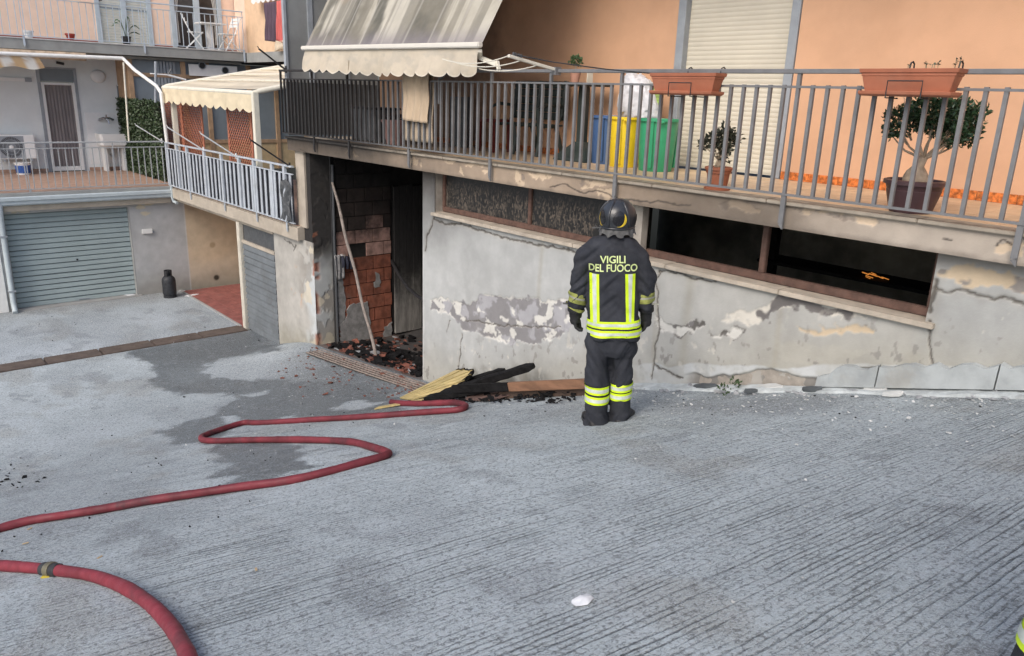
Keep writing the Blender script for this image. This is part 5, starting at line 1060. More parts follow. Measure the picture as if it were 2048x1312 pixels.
# three bins
M_BL, M_YE, M_GR = [mat(n_, c_, .45, var=.06, vs_=3, bump=.03, dirt=.12) for n_, c_ in (('blue_plastic', (.055, .12, .27)), ('yellow_plastic', (.80, .58, .02)), ('green_plastic', (.04, .33, .16)))]
def bin_(px, py, M, label, hw, Yb):
    c = on(1, Yb, px, py); c[2] = ZT; rr0 = hw*np.dot(c, FW)/F_PX; H = .585; r = thing('waste_bin', label, 'bin', tuple(c), 0, 'coloured recycling bins on the balcony')
    MB().lathe([(rr0*.80, 0), (rr0*.82, .01), (rr0*.90, H*.58), (rr0*.915, H*.58), (rr0*.915, H*.60), (rr0*.91, H*.60), (rr0*.96, H-.03), (rr0*1.06, H-.03), (rr0*1.06, H), (rr0*.99, H), (rr0*.94, H-.03), (rr0*.78, .06)], 36, tuple(c)).build('bin_body', M, r, smooth=True)
    b = MB()
    for a in (0, 2.1, 4.2): b.bar((c[0]+rr0*.88*math.cos(a+.9), c[1]+rr0*.88*math.sin(a+.9), c[2]+.04), (c[0]+rr0*.97*math.cos(a+.9), c[1]+rr0*.97*math.sin(a+.9), c[2]+H-.03), .04, .02)
    b.build('rib', M, r)
    for a in (-.8, 2.3): b = MB(); q = [(c[0]+rr0*1.06*math.cos(a+d)*(1+.1*s), c[1]+rr0*1.06*math.sin(a+d)*(1+.1*s), c[2]+H-.035) for d, s in ((-.16, 0), (-.1, 1), (.1, 1), (.16, 0))]; b.tube(q, .012, 6); b.build('handle', M, r)
    return r, c, rr0, H
bin_(1213, 322, M_BL, 'blue waste bin beside the dark green table', 36, 7.45)
yb = bin_(1246, 330, M_YE, 'yellow waste bin between the blue and green ones', 33, 7.30)
bin_(1310, 334, M_GR, 'green waste bin nearest the cream shutter', 40, 7.25)
# white sack lying across the bins
c = Vector(yb[1])+Vector((.05, .14, yb[3]+.20)); nu, nv = 72, 48; a_ = np.linspace(0, 2*math.pi, nu, endpoint=False); e_ = np.linspace(-1.565, 1.565, nv); AA, EE = np.meshgrid(a_, e_, indexing='ij'); ca = np.abs(np.cos(EE))**.62
dx, dy, dz_ = ca*np.cos(AA), ca*np.sin(AA), np.sign(np.sin(EE))*np.abs(np.sin(EE))**.8
ns = 1+.24*(fbm(dx*2.1+5, dz_*2.1+dy*2, 1, 3, 901)-.5)-.16*np.abs(fbm(dx*3+dy*2, dz_*5-dx*2, 1, 3, 903)-.5)*2+.05*(fbm(dx*9+dy*7, dz_*9, 1, 3, 907)-.5)
hz_ = (dz_+1)/2; sx_ = .34-.12*hz_; P_ = np.stack([c.x+sx_*dx*ns-.10*hz_+.05, c.y+.20*dy*ns, c.z+.30*dz_*ns*(1-.25*dx*(hz_))], -1)
sack = MB().loft([[tuple(P_[k, j]) for k in range(nu)] for j in range(nv)]).build('sack', mat('white_woven_sack', (.62, .62, .64), .55, var=.12, vs_=8, bump=.5, bs=40), None, smooth='all'); tag(sack, 'full white woven sack lying on top of the bins', 'sack')
cv = on(1, 7.5, 1312, 190); b = MB(); leaf = [(cv[0]-.05+.02*math.sin(i), cv[1], cv[2]+.05*math.cos(i*1.1)) for i in range(6)]
b.ell(tuple(cv), .1, .05, .17, 10, 6); tag(b.build('plastic_bag', mat('lime_bag', (.35, .48, .12), .5, var=.5, vs_=18, bump=.3), None, smooth='all'), 'lime green plastic bag behind the white sack', 'bag')
# slatted dark green bench and pedestal table with little tree
M_DG = mat('dark_green_plastic', (.030, .042, .038), .5, var=.2, bump=.05, dirt=.3, dirtcol=(.05, .05, .05), soot=.5)
bx0, bx1 = wx(1012, 250, 7.6), wx(1118, 250, 7.6); be = thing('garden_bench', 'dark green slatted plastic garden bench against the orange wall', 'bench', ((bx0+bx1)/2, 7.5, ZT))
for k in range(5): part('back_slat', M_DG, be, (bx0, bx1, 7.70+k*.012, 7.725+k*.012, ZT+.48+k*.105, ZT+.578+k*.105), bev=.008)
for k in range(4): part('seat_slat', M_DG, be, (bx0, bx1, 7.26+k*.11, 7.35+k*.11, ZT+.40, ZT+.425), bev=.006)
for x in (bx0+.06, bx1-.06, (bx0+bx1)/2):
    b = MB(); b.tube([(x, 7.26, ZT), (x, 7.30, ZT+.2), (x, 7.27, ZT+.40), (x, 7.6, ZT+.40), (x, 7.70, ZT+.55), (x, 7.76, ZT+1.0)], .03, 8); b.tube([(x, 7.6, ZT+.4), (x, 7.68, ZT+.2), (x, 7.75, ZT)], .03, 8); b.build('end_frame', M_DG, be, smooth=True)
    if x != (bx0+bx1)/2: b = MB(); b.tube([(x, 7.27, ZT+.40), (x, 7.25, ZT+.62), (x, 7.4, ZT+.68), (x, 7.72, ZT+.66)], .024, 8); b.build('armrest', M_DG, be, smooth=True)
tx = wx(1155, 310, 7.35); tb = thing('garden_table', 'dark plastic pedestal table between bench and blue bin', 'table', (tx, 7.4, ZT)); x0t, x1t = wx(1108, 195, 7.4), wx(1193, 197, 7.4)
part('table_top', M_DG, tb, (x0t, x1t, 7.12, 7.72, ZT+.93, ZT+.97), bev=.01); part('pedestal', M_DG, tb, (tx-.06, tx+.06, 7.36, 7.46, ZT+.05, ZT+.93), bev=.01)
MB().loft([[(tx-.3, 7.18, ZT), (tx+.3, 7.18, ZT), (tx+.3, 7.64, ZT), (tx-.3, 7.64, ZT)], [(tx-.28, 7.2, ZT+.05), (tx+.28, 7.2, ZT+.05), (tx+.28, 7.62, ZT+.05), (tx-.28, 7.62, ZT+.05)], [(tx-.08, 7.35, ZT+.24), (tx+.08, 7.35, ZT+.24), (tx+.08, 7.47, ZT+.24), (tx-.08, 7.47, ZT+.24)]]).build('foot', M_DG, tb, bev=.008)
c = on(1, 7.35, 1148, 196); c[2] = ZT+.97; pl = thing('potted_plant', 'tiny round crowned plant in a pink pot on the dark table', 'plant', tuple(c))
MB().lathe([(.05, 0), (.075, .13), (.06, .13)], 18, tuple(c)).build('pot', mat('pink_clay', (.52, .27, .19), .7, bump=.05), pl, smooth=True)
b = MB(); b.tube([(c[0], c[1], c[2]+.12), (c[0]+.01, c[1], c[2]+.26)], [.012, .01], 6); b.build('stem', M_BARK, pl); lf = MB(); leaf_cloud(lf, (c[0], c[1], c[2]+.26), (.075, .075, .06), 160, .03, .05, random.Random(9), .6); o = lf.build('crown', mat('bright_leaf', (.06, .12, .045), .5, var=.4, vs_=20, bump=0), pl, fix=False); o['kind'] = 'stuff'
part_ = tag(part('table_leg_card', M_CREAMP, None, (c[0]+.16, c[0]+.17, 7.4, 7.5, ZT+.972, ZT+1.13)), 'thin pale card standing on the dark table', 'card')
# scorched box and pot in the smoky corner
x = wx(760, 270, 7.0); cb = thing('storage_box', 'blackened storage box in the smoky corner of the balcony', 'box', (x, 7.0, ZT)); part('box_body', M_DKGREY, cb, (x-.5, x+.3, 6.75, 7.2, ZT, ZT+.50), bev=.015); part('lid', M_BLACKR, cb, (x-.52, x+.32, 6.73, 7.22, ZT+.501, ZT+.54), bev=.01)
c = on(1, 6.75, 790, 288); c[2] = ZT; pk = thing('potted_plant', 'withered plant in a pink pot beside the blackened box', 'plant', tuple(c)); MB().lathe([(.13, 0), (.2, .34), (.215, .34), (.215, .37), (.18, .37)], 24, tuple(c)).build('pot', mat('dusty_pink_pot', (.30, .17, .15), .6, var=.2, bump=.05), pk, smooth=True)
lf = MB(); leaf_cloud(lf, (c[0], c[1], c[2]+.4), (.13, .13, .06), 60, .05, .09, random.Random(5), .3); o = lf.build('leaves', mat('burnt_leaf', (.05, .03, .025), .8, var=.4, bump=0), pk, fix=False); o['kind'] = 'stuff'
cp = tag(part('leaning_board', M_DKGREY, None, (wx(905, 240, 7.5), wx(940, 240, 7.5), 7.45, 7.5, ZT, ZT+.75)), 'dark board leaning by the orange wall under the awning', 'board')
st_ = thing('stool', 'dark red stool behind the railing left of the green bench', 'stool', (wx(985, 290, 7.3), 7.3, ZT)); x = wx(985, 290, 7.3); M_RS = mat('dark_red_plastic', (.14, .02, .015), .5, bump=0)
part('seat', M_RS, st_, (x-.2, x+.2, 7.15, 7.5, ZT+.42, ZT+.46), bev=.01)
for dx in (-.17, .17):
    for yy in (7.18, 7.47): MB().bar((x+dx, yy, ZT), (x+dx*.85, yy, ZT+.42), .035, .035).build('leg', M_RS, st_)
# ================================================================== BURNT GARAGE MOUTH: floor, grate, rubble, leaning pole
def garage_floor():
    xs = np.linspace(XB-.05, XP0+.02, 90); ys = np.linspace(6.10, 8.42, 70); A, B = np.meshgrid(xs, ys, indexing='ij'); u, v = A.ravel(), B.ravel()
    f = sstep(6.2, 7.3, v); n1, n2 = fbm(u, v, 1.5, 5, 701), fbm(u, v, 6, 4, 703)
    Zz = gz(u, np.full_like(u, 6.1))*(1-f)+(-4.47)*f+(n1-.5)*.10*sstep(6.15, 6.5, v)+.004
    C = np.tile(np.array([.05, .047, .045]), (len(u), 1)); C = mix(C, (.16, .15, .145), sstep(6.35, 6.15, v+(n2-.5)*.3)*.7); C = mix(C, (.10, .055, .04), sstep(.5, .65, n2)*.6)
    o = sheet('garage_floor', np.stack([u, v, Zz], 1), 90, 70, None, C, M_PAINTED); tag(o, kind='structure')
    return lambda x, y: float(np.interp(0, [0, 1], [0, 1])) 
garage_floor()
def fz(x, y):
    f = float(sstep(6.2, 7.3, y)); return float(gz(x, 6.1))*(1-f)-4.47*f
gt = thing('floor_grate', 'rusty steel drain grate along the mouth of the burnt garage', 'grate', (-10.3, 5.9, -4.2))
for k in range(5):
    yy = 5.74+k*.07; b = MB(); xs = np.linspace(-11.95, -8.55, 13)
    for i in range(12): b.bar((xs[i], yy, float(gz(xs[i], 5.9))+.012), (xs[i+1], yy, float(gz(xs[i+1], 5.9))+.012), .022, .02)
    b.build('bar', M_RUST, gt)
for x in np.linspace(-11.9, -8.6, 12): MB().bar((x, 5.73, float(gz(x, 5.9))+.006), (x, 6.04, float(gz(x, 5.9))+.006), .01, .012).build('cross_bar', M_RUST, gt)
b = MB(); xs = np.linspace(-11.97, -8.53, 13)
for i in range(12): b.add([(xs[i], 5.72, float(gz(xs[i], 5.9))+.003), (xs[i+1], 5.72, float(gz(xs[i+1], 5.9))+.003), (xs[i+1], 6.05, float(gz(xs[i+1], 5.9))+.003), (xs[i], 6.05, float(gz(xs[i], 5.9))+.003)], [(0, 1, 2, 3)])
b.build('grate_bed', M_CHAR, gt, fix=False)
def shards(nm, M, n, fn, s0, s1, seed, label, flat=.3):
    rnd = random.Random(seed); b = MB()
    for _ in range(n):
        p = fn(rnd)
        if p is None: continue
        s = rnd.uniform(s0, s1)*(1 if rnd.random() < .85 else 1.7); a = rnd.random()*6.28; h = s*flat*rnd.uniform(.6, 1.3); k = rnd.choice([3, 4, 4, 5]); tl = (rnd.uniform(-.25, .25)*s, rnd.uniform(-.25, .25)*s); P = []
        for i in range(k):
            t = a+6.283*i/k+rnd.uniform(-.4, .4); q = s*rnd.uniform(.5, 1.1); dx, dy = q*math.cos(t), q*.7*math.sin(t); P.append((p[0]+dx, p[1]+dy, p[2]+tl[0]*math.cos(t)+tl[1]*math.sin(t)+abs(tl[0])*.4))
        b.prism(P, (0, 0, h))
    return tag(b.build(nm, M, None), label, kind='stuff')
M_SHARD = mat('brick_shard', (.165, .058, .038), .9, var=.5, vs_=12, bump=.3, dirt=.85, dirtcol=(.05, .04, .035)); M_CRUMB = mat('plaster_crumb', (.52, .53, .52), .9, var=.15, bump=.1); M_GREYB = mat('grey_mortar_bit', (.30, .31, .32), .9, var=.2, bump=.3)
def inside(rnd):
    x, y = rnd.uniform(-12.1, -9.1), 6.15+abs(rnd.gauss(0, .75)); y = min(y, 8.2); return (x, y, fz(x, y)+.015)
shards('brick_rubble', M_SHARD, 400, inside, .02, .07, 31, 'broken red brick rubble on the burnt garage floor'); shards('char_rubble', M_CHAR, 520, inside, .03, .10, 32, 'charred scraps on the burnt garage floor'); shards('mortar_rubble', M_GREYB, 45, inside, .03, .09, 33, 'grey mortar lumps on the burnt garage floor')
def apron(rnd):
    x, y = rnd.uniform(-12.2, -8.4), 6.0-abs(rnd.gauss(0, .45)); return (x, y, float(gz(x, y))+.004)
shards('brick_crumbs', M_SHARD, 170, apron, .012, .045, 34, 'red brick crumbs scattered outside the burnt garage', .2)
def ramp_pt(rnd):
    x = rnd.uniform(-12, .2); y = 6.05-abs(rnd.gauss(0, 1.5)); 
    return None if y < -1 else (x, y, float(gz(x, y))+.002)
def yard_pt(rnd):
    x = rnd.uniform(-19, -5); y = rnd.uniform(0, 6); return (x, y, float(gz(x, y))+.002)
shards('plaster_crumbs', M_CRUMB, 1300, ramp_pt, .0025, .0075, 35, 'white plaster crumbs scattered over the ramp', .4); shards('char_bits', M_CHAR, 240, yard_pt, .005, .018, 36, 'small black charred bits scattered over the yard', .3); shards('plaster_crumbs', M_CRUMB, 260, yard_pt, .004, .012, 37, 'white crumbs scattered over the yard', .4)
def near_wall(rnd):
    x = rnd.uniform(-7, .3); y = 5.95-abs(rnd.gauss(0, .55)); return (x, y, float(gz(x, y))+.002)
shards('plaster_crumbs', M_CRUMB, 520, near_wall, .004, .013, 44, 'white plaster crumbs strewn below the peeling wall', .35); shards('char_bits', M_CHAR, 60, near_wall, .004, .014, 45, 'black flakes strewn below the open windows', .3)
def left_char(rnd):
    p = gnd(rnd.gauss(20, 30), rnd.gauss(955, 18)); return (p[0], p[1], p[2]+.003)
shards('char_bits', M_CHAR, 30, left_char, .006, .032, 38, 'cluster of charred flakes at the left edge of the ramp', .15)
def wall_foot(rnd):
    x = rnd.uniform(-8.2, .3); y = 6.12-abs(rnd.gauss(0, .12)); return (x, y, float(gz(x, y))+.003)
shards('plaster_crumbs', M_GREYB, 260, wall_foot, .01, .04, 39, 'plaster flakes fallen along the foot of the wall', .35)
# pole leaning across the opening
p0 = gnd(752, 712); p1 = on(0, XB+.09, 668, 378); b = MB(); pts = [Vector(p0)+(Vector(p1)-Vector(p0))*(i/12)+Vector((0, .012*math.sin(i*1.3), 0)) for i in range(13)]; pts += [Vector(p1)+Vector((-.05, 0, .10)), Vector(p1)+Vector((-.13, 0, .13))]
b.tube(pts, [.03, .03]+[.027]*9+[.024, .022, .02, .017], 8); tag(b.build('leaning_pole', mat('grey_weathered_pole', (.24, .205, .18), .8, var=.25, vs_=9, bump=.3), None, smooth=True), 'long grey weathered pole leaning across the burnt garage opening', 'pole')
b = MB(); pts = [on(1, 7.75, 773, 507), on(1, 7.7, 782, 520), on(1, 7.5, 797, 548), on(1, 7.3, 815, 575), on(1, 7.1, 835, 592), on(1, 6.9, 856, 604)]; b.tube([tuple(q) for q in pts], .03, 8); tag(b.build('rubber_hose', M_BLACKR, None, smooth=True), 'black rubber hose hanging inside the burnt garage', 'hose')
M_RAGG = mat('ash_grey_rag', (.26, .255, .25), .95, var=.35, vs_=14, bump=.5); q = on(0, XB+.12, 683, 508)
def hang(nm, label, M, px0, px1, pyt, pyb, seed):
    a, c = on(0, XB+.10, px0, pyt), on(0, XB+.10, px1, pyb); nu = 10; rings = []
    for j in range(9):
        f = j/8; rings.append([(XB+.08+.035*math.sin(i*1.5+seed+f*2), a[1]+(c[1]-a[1])*(i/nu*(1-.25*f)+.12*f+.1*f*f), a[2]+(c[2]-a[2])*f+.02*math.sin(i*1.9)) for i in range(nu+1)])
    o = MB().loft(rings, cap=False, close=False).build(nm, M, None, smooth='all'); md = o.modifiers.new('t', 'SOLIDIFY'); md.thickness = .015; tag(o, label, 'rag')
hang('hanging_rag', 'ash grey rag hanging on the brick wall inside the opening', M_RAGG, 668, 692, 512, 556, 1)
b = MB()
for px in (684, 692, 700): a = on(0, XB+.09, px, 512); c = on(0, XB+.09, px+3, 537); b.tube([tuple(a), tuple((a+c)/2+np.array([.03, 0, 0])), tuple(c)], [.03, .036, .028], 8)
tag(b.build('work_glove', mat('navy_glove', (.03, .032, .05), .8, bump=.2), None, smooth=True), 'dark work gloves hung beside the ash grey rag', 'gloves')
# ================================================================== TIMBER HEAP
M_YELP = mat('ochre_lacquered_plank', (.47, .37, .165), .65, var=.2, vs_=3, stretch=(.5, 3, 3), bump=.1, dirt=.2, dirtcol=(.36, .24, .10)); M_BRNP = mat('scorched_brown_plank', (.15, .095, .08), .7, var=.2, vs_=6, bump=.2, dirt=.4, dirtcol=(.05, .04, .04)); M_BOARD = mat('brown_board', (.20, .105, .06), .6, var=.25, vs_=4, stretch=(.6, 3, 3), bump=.15, dirt=.5, dirtcol=(.04, .03, .025))
def upl(p, h): q = Vector(p); q.z += h; return q
yp = thing('burnt_shutter', 'ochre yellow shutter of narrow planks lying half burnt on the timber heap', 'shutter', tuple(gnd(810, 800)))
st_px = [(799, 799), (803, 800), (807, 800.5), (812, 801), (817, 801.5), (823, 803)]; en_px = [(913, 738, 5.80), (930, 737, 5.72), (947, 739, 5.64), (941, 749, 5.55), (927, 761, 5.45), (905, 777, 5.36)]
S_ = [upl(gnd(*q), .03) for q in st_px]; En = [Vector(on(1, q[2], q[0], q[1])) for q in en_px]; print('panel', S_[0], En[0], En[2], En[5], gnd(905, 777))
rnd = random.Random(77); down = Vector((.0, .006, -.018))
for i in range(5):
    s0, s1 = S_[i].lerp(S_[i+1], .12), S_[i].lerp(S_[i+1], .90); e0, e1 = En[i].lerp(En[i+1], .16), En[i].lerp(En[i+1], .86); e1 = e0.lerp(e1, 1.0)
    dz_ = Vector((0, 0, rnd.uniform(-.004, .004))); e0, e1 = e0+dz_, e1+dz_
    MB().prism([s0, s0.lerp(e0, .5), e0, e0.lerp(e1, .5)-(e0-s0)*.03, e1, s0.lerp(e0, .5).lerp(s1.lerp(e1, .5), 1), s1], down).build('plank', M_YELP, yp)
    q = [s0.lerp(e0, .965), e0+(e0-s0)*.015, e0.lerp(e1, .5)-(e0-s0)*.015, e1+(e1-s1)*.02, s1.lerp(e1, .95)]
    MB().prism([p_+Vector((0, -.001, .003)) for p_ in q], down*1.3).build('burnt_edge', M_CHAR, yp)
MB().loft([[p_+down*1.5 for p_ in S_], [p_+down*1.5 for p_ in En], [p_+down*2.5 for p_ in En], [p_+down*2.5 for p_ in S_]], cap=False, close=False).build('backing', M_CHAR, yp)
def beam(nm, label, M, a, c, w, h, seed, M2=None, round_=True):
    rnd = random.Random(seed); a, c = Vector(a), Vector(c); d = (c-a); up = Vector((0, 0, 1)); s = d.cross(up).normalized(); up = s.cross(d).normalized(); rings = []
    for i in range(15):
        f = i/14; e = 1 if 0 < i < 14 else .6; ring = []
        for k in range(10):
            t = 2*math.pi*k/10; cx_, sx_ = math.cos(t), math.sin(t); q = max(abs(cx_), abs(sx_))**-.8; ring.append(a+d*f+s*w*.5*cx_*q*e*rnd.uniform(.88, 1.06)+up*h*.5*sx_*q*e*rnd.uniform(.88, 1.06))
        rings.append(ring)
    return tag(MB().loft(rings).build(nm, M, None, smooth=True), label, 'beam')
beam('charred_beam', 'shorter charred beam end rising from the timber heap behind the yellow panel', M_CHAR, upl(gnd(862, 792), .02), on(1, 5.88, 1010, 741), .10, .11, 3)
beam('charred_beam', 'longest charred beam pointing up against the pale wall', M_CHAR, upl(gnd(880, 799), .06), on(1, 5.84, 1068, 731), .11, .11, 5)
beam('charred_beam', 'charred beam lying low under the two raised beam ends', M_CHAR, upl(gnd(850, 806), .05), upl(gnd(1010, 795), .15), .10, .10, 7)
b1 = thing('scorched_board', 'long brown board on edge along the wall, charred at one end', 'board', tuple(gnd(1000, 790)))
a, c = upl(gnd(905, 803), .16), Vector(on(1, 5.62, 1175, 767)); m_ = a.lerp(c, .45); MB().bar(m_, c, .05, .105).build('board', M_BOARD, b1, bev=.006); MB().bar(a, m_, .048, .10).build('charred_end', M_CHAR, b1, bev=.008)
a, c = upl(gnd(1000, 797), .04), Vector(on(1, 5.70, 1178, 784)); tag(MB().bar(a, c, .04, .10).build('scorched_board', mat('dark_board', (.085, .055, .04), .7, var=.2, bump=.2), None, bev=.006), 'dark board lying below the long brown board', 'board')
bp_ = thing('plank_scrap', 'grooved brown plank scrap lying in front of the charred beams', 'panel', tuple(gnd(990, 795)))
pl4 = [gnd(925, 804), gnd(955, 790), gnd(1000, 783), gnd(1066, 787), gnd(1056, 793), gnd(985, 803)]; s0, s1, e0, e1 = upl(gnd(925, 804), .02), upl(gnd(985, 804), .015), upl(gnd(975, 786), .10), upl(gnd(1060, 789), .06)
for i in range(5): f0, f1 = i/5+.01, (i+1)/5-.01; MB().prism([s0.lerp(s1, f0), e0.lerp(e1, f0), e0.lerp(e1, f1), s0.lerp(s1, f1)], (0, 0, .015)).build('plank', M_BRNP, bp_)
a, c = upl(gnd(757, 817), .012), upl(gnd(900, 797), .05); s_ = Vector((.02, -.05, 0)); tag(MB().prism([a, a.lerp(c, .5), c, c+s_*.5, a.lerp(c, .5)+s_*1.6, a+s_*1.5], (0, 0, .016)).build('plank_scrap', M_YELP, None), 'narrow ochre plank under the red hose', 'plank')
def heap(rnd):
    p = gnd(rnd.uniform(845, 1150), rnd.uniform(786, 808)); return (p[0], p[1], p[2]+rnd.uniform(0, .05))
shards('charred_scraps', M_CHAR, 240, heap, .012, .06, 41, 'charred scraps under the timber heap', .25)
# ================================================================== FOOT OF THE WALL
def foot():
    xs = np.linspace(-2.95, .42, 90); rnd = random.Random(17); b = MB(); cuts = [-2.95, -2.45, -1.62, -1.0, -.35, .42]
    r = thing('plinth', 'peeling grey plinth lengths along the foot of the wall at the right', 'plinth', (-1.2, 6.1, -1.9))
    for x0, x1 in zip(cuts, cuts[1:]):
        n = 10; top = []; 
        for i in range(n+1):
            x = x0+.006+(x1-x0-.012)*i/n; z = float(gz(x, 6.1)); top.append((x, z+.05, z+.235+rnd.uniform(-.04, .012)-(.09 if x < -2.8 else 0)))
        o = rnd.uniform(0, .012); MB().loft([[(x, 6.148, a), (x, 6.085-o, a), (x, 6.10-o, c), (x, 6.148, c+.006)] for x, a, c in top]).build('plinth_slab', M_PLINTH, r)
    n = 110; kb = MB(); rings = []
    for i in range(n+1):
        x = -5.0+5.4*i/n; z = float(gz(x, 6.05)); o = .05*vn(np.array([x*5.]), np.array([.3]), 7)[0]; q_ = .02*vn(np.array([x*9.]), np.array([.7]), 9)[0]; rings.append([(x, 6.147, z-.01), (x, 6.04-o, z-.01), (x, 6.05-o, z+.012+q_), (x, 6.147, z+.035+q_)])
    tag(kb.loft(rings).build('kerb_strip', mat('limewashed_kerb', (.44, .475, .475), .85, var=.2, vs_=8, bump=.6, bs=40, dirt=.6, dirtcol=(.2, .2, .19)), None), 'uneven limewashed strip at the foot of the wall', 'kerb')
M_PLINTH = mat('grey_plinth', (.33, .355, .355), .8, var=.16, vs_=5, bump=.3, bs=40, dirt=.35, dirtcol=(.3, .27, .21)); foot()
M_SLATE = mat('dark_flake', (.07, .08, .085), .8, var=.2, bump=.3); M_FLAKE = mat('plaster_flake', (.50, .51, .49), .9, var=.12, bump=.3)
rnd = random.Random(23)
for px, py, l, w, M, lab in ((1405, 779, .30, .10, M_SLATE, 'dark grey broken slab by the wall, left of the white flakes'), (1535, 781, .30, .09, M_FLAKE, 'white plaster slab leaning at the foot of the wall, left of the pair'), (1630, 778, .28, .10, M_FLAKE, 'white plaster slab on top of a dark slab at the foot of the wall'), (1625, 786, .2, .07, M_SLATE, 'dark flake beneath the white plaster slab'), (1680, 781, .14, .08, M_FLAKE, 'small white plaster lump between two larger slabs'), (1752, 786, .2, .09, M_FLAKE, 'white plaster block just left of the grey plinth'), (1785, 796, .2, .05, M_FLAKE, 'thin white flake lying out on the ramp'), (1500, 789, .14, .05, M_SLATE, 'small dark flake in front of the white strip')):
    c = gnd(px, py); P = []
    for i in range(7): t = 6.283*i/7+rnd.uniform(-.3, .3); P.append((c[0]+l*.5*math.cos(t)*rnd.uniform(.75, 1.1), c[1]+w*.5*math.sin(t)*rnd.uniform(.7, 1.1), float(gz(c[0], c[1]))+.02+.295*l*.5*math.cos(t)+.15*w*math.sin(t)))
    tag(MB().prism(P, (0, 0, .03)).build('plaster_slab', M, None, bev=.004), lab, 'slab')
for px, py, n, s, lab in ((1493, 757, 26, .05, 'small green weed growing from the wall crack'), (1447, 777, 30, .045, 'low green weed between the broken slabs')):
    c = gnd(px, py+14); c[1] = min(c[1], 6.08); lf = MB(); leaf_cloud(lf, (c[0], c[1], c[2]+.06), (.06, .03, .05), n, s*.6, s, random.Random(n), .8); o = lf.build('weed', mat('weed_leaf', (.05, .09, .03), .6, var=.3, bump=0), None, fix=False); tag(o, lab, 'weed')
# glint on a shelf inside the room, its light made by emissive streaks, dark furniture around it
sh_ = thing('burnt_shelf', 'burnt shelf seen through the open basement window', 'shelf', (-3.6, 9.0, -1.9)); a, c = on(1, 8.8, 1715, 545), on(1, 8.8, 1800, 552)
part('board', M_CHAR, sh_, (a[0]-1.2, c[0]+.6, 8.6, 9.1, a[2]-.06, a[2]-.02), bev=.01)
for x in (a[0]-1.1, c[0]+.4): part('upright', M_CHAR, sh_, (x, x+.08, 8.7, 8.8, -3.8, a[2]+.5))
ME = bpy.data.materials.new('emissive_glint'); ME.use_nodes = True; bs_ = ME.node_tree.nodes['Principled BSDF']; bs_.inputs['Base Color'].default_value = (.5, .18, .03, 1); bs_.inputs['Emission Color'].default_value = (1, .36, .07, 1); bs_.inputs['Emission Strength'].default_value = .38
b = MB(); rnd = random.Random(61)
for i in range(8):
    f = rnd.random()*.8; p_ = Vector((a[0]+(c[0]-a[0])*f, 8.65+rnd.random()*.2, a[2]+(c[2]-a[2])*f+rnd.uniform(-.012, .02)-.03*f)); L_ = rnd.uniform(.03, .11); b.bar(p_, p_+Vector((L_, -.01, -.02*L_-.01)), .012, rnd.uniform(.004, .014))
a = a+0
tag(b.build('glint', ME, None), 'warm glint of light built as emissive orange streaks on the burnt shelf inside', 'glint')
# ================================================================== FIRE HOSE
def smooth_pts(P, n=8, tens=.5):
    P = [np.array(p) for p in P]; o = []
    for i in range(len(P)-1):
        a, b_, c, d = P[max(i-1, 0)], P[i], P[i+1], P[min(i+2, len(P)-1)]
        for k in range(n):
            t = k/n; o.append(.5*((2*b_)+(c-a)*t+(2*a-5*b_+4*c-d)*t*t+(3*b_-a-3*c+d)*t**3))
    o.append(P[-1]); return o
HR = .036
def rad(n, sd): return [HR*(1+.16*(float(vn(np.array([i*.35]), np.array([sd]), 77)[0])-.5)+.10*(float(vn(np.array([i*1.3]), np.array([sd]), 79)[0])-.5)) for i in range(n)]
def lay(px):
    o = []
    for x, y in px:
        d = 3.
        for _ in range(4): p = gnd(x, y+HR*.93*F_PX/d); d = float(np.dot(p, FW))
        o.append(p[:2])
    s = smooth_pts(o, 8); return [(q[0], q[1], float(gz(q[0], q[1]))+HR*.95) for q in s]
M_HOSE = mat('red_hose_jacket', (.20, .022, .034), .6, var=.25, vs_=5, bump=.25, bs=160, dirt=.75, dirtcol=(.085, .03, .035))
b = MB(); pts = lay([(783, 804), (800, 806), (850, 807), (905, 805), (925, 808), (931, 813), (915, 819), (860, 823), (760, 831), (640, 838), (520, 845), (488, 845), (450, 856), (415, 868), (403, 875), (420, 881), (520, 879), (620, 879), (700, 883), (745, 894), (772, 903), (774, 909), (735, 921), (600, 956), (480, 973), (400, 985), (300, 1000), (200, 1018), (100, 1034), (58, 1041), (0, 1056), (-60, 1074), (-130, 1092)])
h1 = b.tube(pts, rad(len(pts), .5), 12).build('fire_hose', mat('sooty_red_hose_jacket', (.145, .018, .026), .65, var=.3, vs_=4, bump=.25, bs=160, dirt=.85, dirtcol=(.055, .022, .026)), None, smooth='all'); tag(h1, 'dull red fire hose laid in zigzag bends down the ramp to the burnt garage', 'fire hose')
pts = lay([(-160, 1128), (-60, 1128), (0, 1130), (60, 1134), (130, 1141), (190, 1151), (250, 1173), (300, 1205), (340, 1246), (368, 1290), (386, 1335), (396, 1390)])
hz = thing('fire_hose', 'red fire hose curving out of the near corner with a dark coupling', 'fire hose', tuple(pts[0])); MB().tube(pts, rad(len(pts), 3.5), 14).build('hose', M_HOSE, hz, smooth='all')
ctr = min(range(len(pts)), key=lambda i: abs(1024+F_PX*np.dot(pts[i], RT)/np.dot(pts[i], FW)-100)); p = Vector(pts[ctr]); d = (Vector(pts[ctr+1])-Vector(pts[ctr-1])).normalized()
MB().tube([p+d*t for t in (-.085, -.08, -.03, -.028, .028, .03, .08, .085)], [.038, .043, .043, .040, .040, .043, .043, .038], 16).build('coupling', mat('black_rubber', (.025, .025, .027), .6, var=.3, bump=.2), hz, smooth=True)
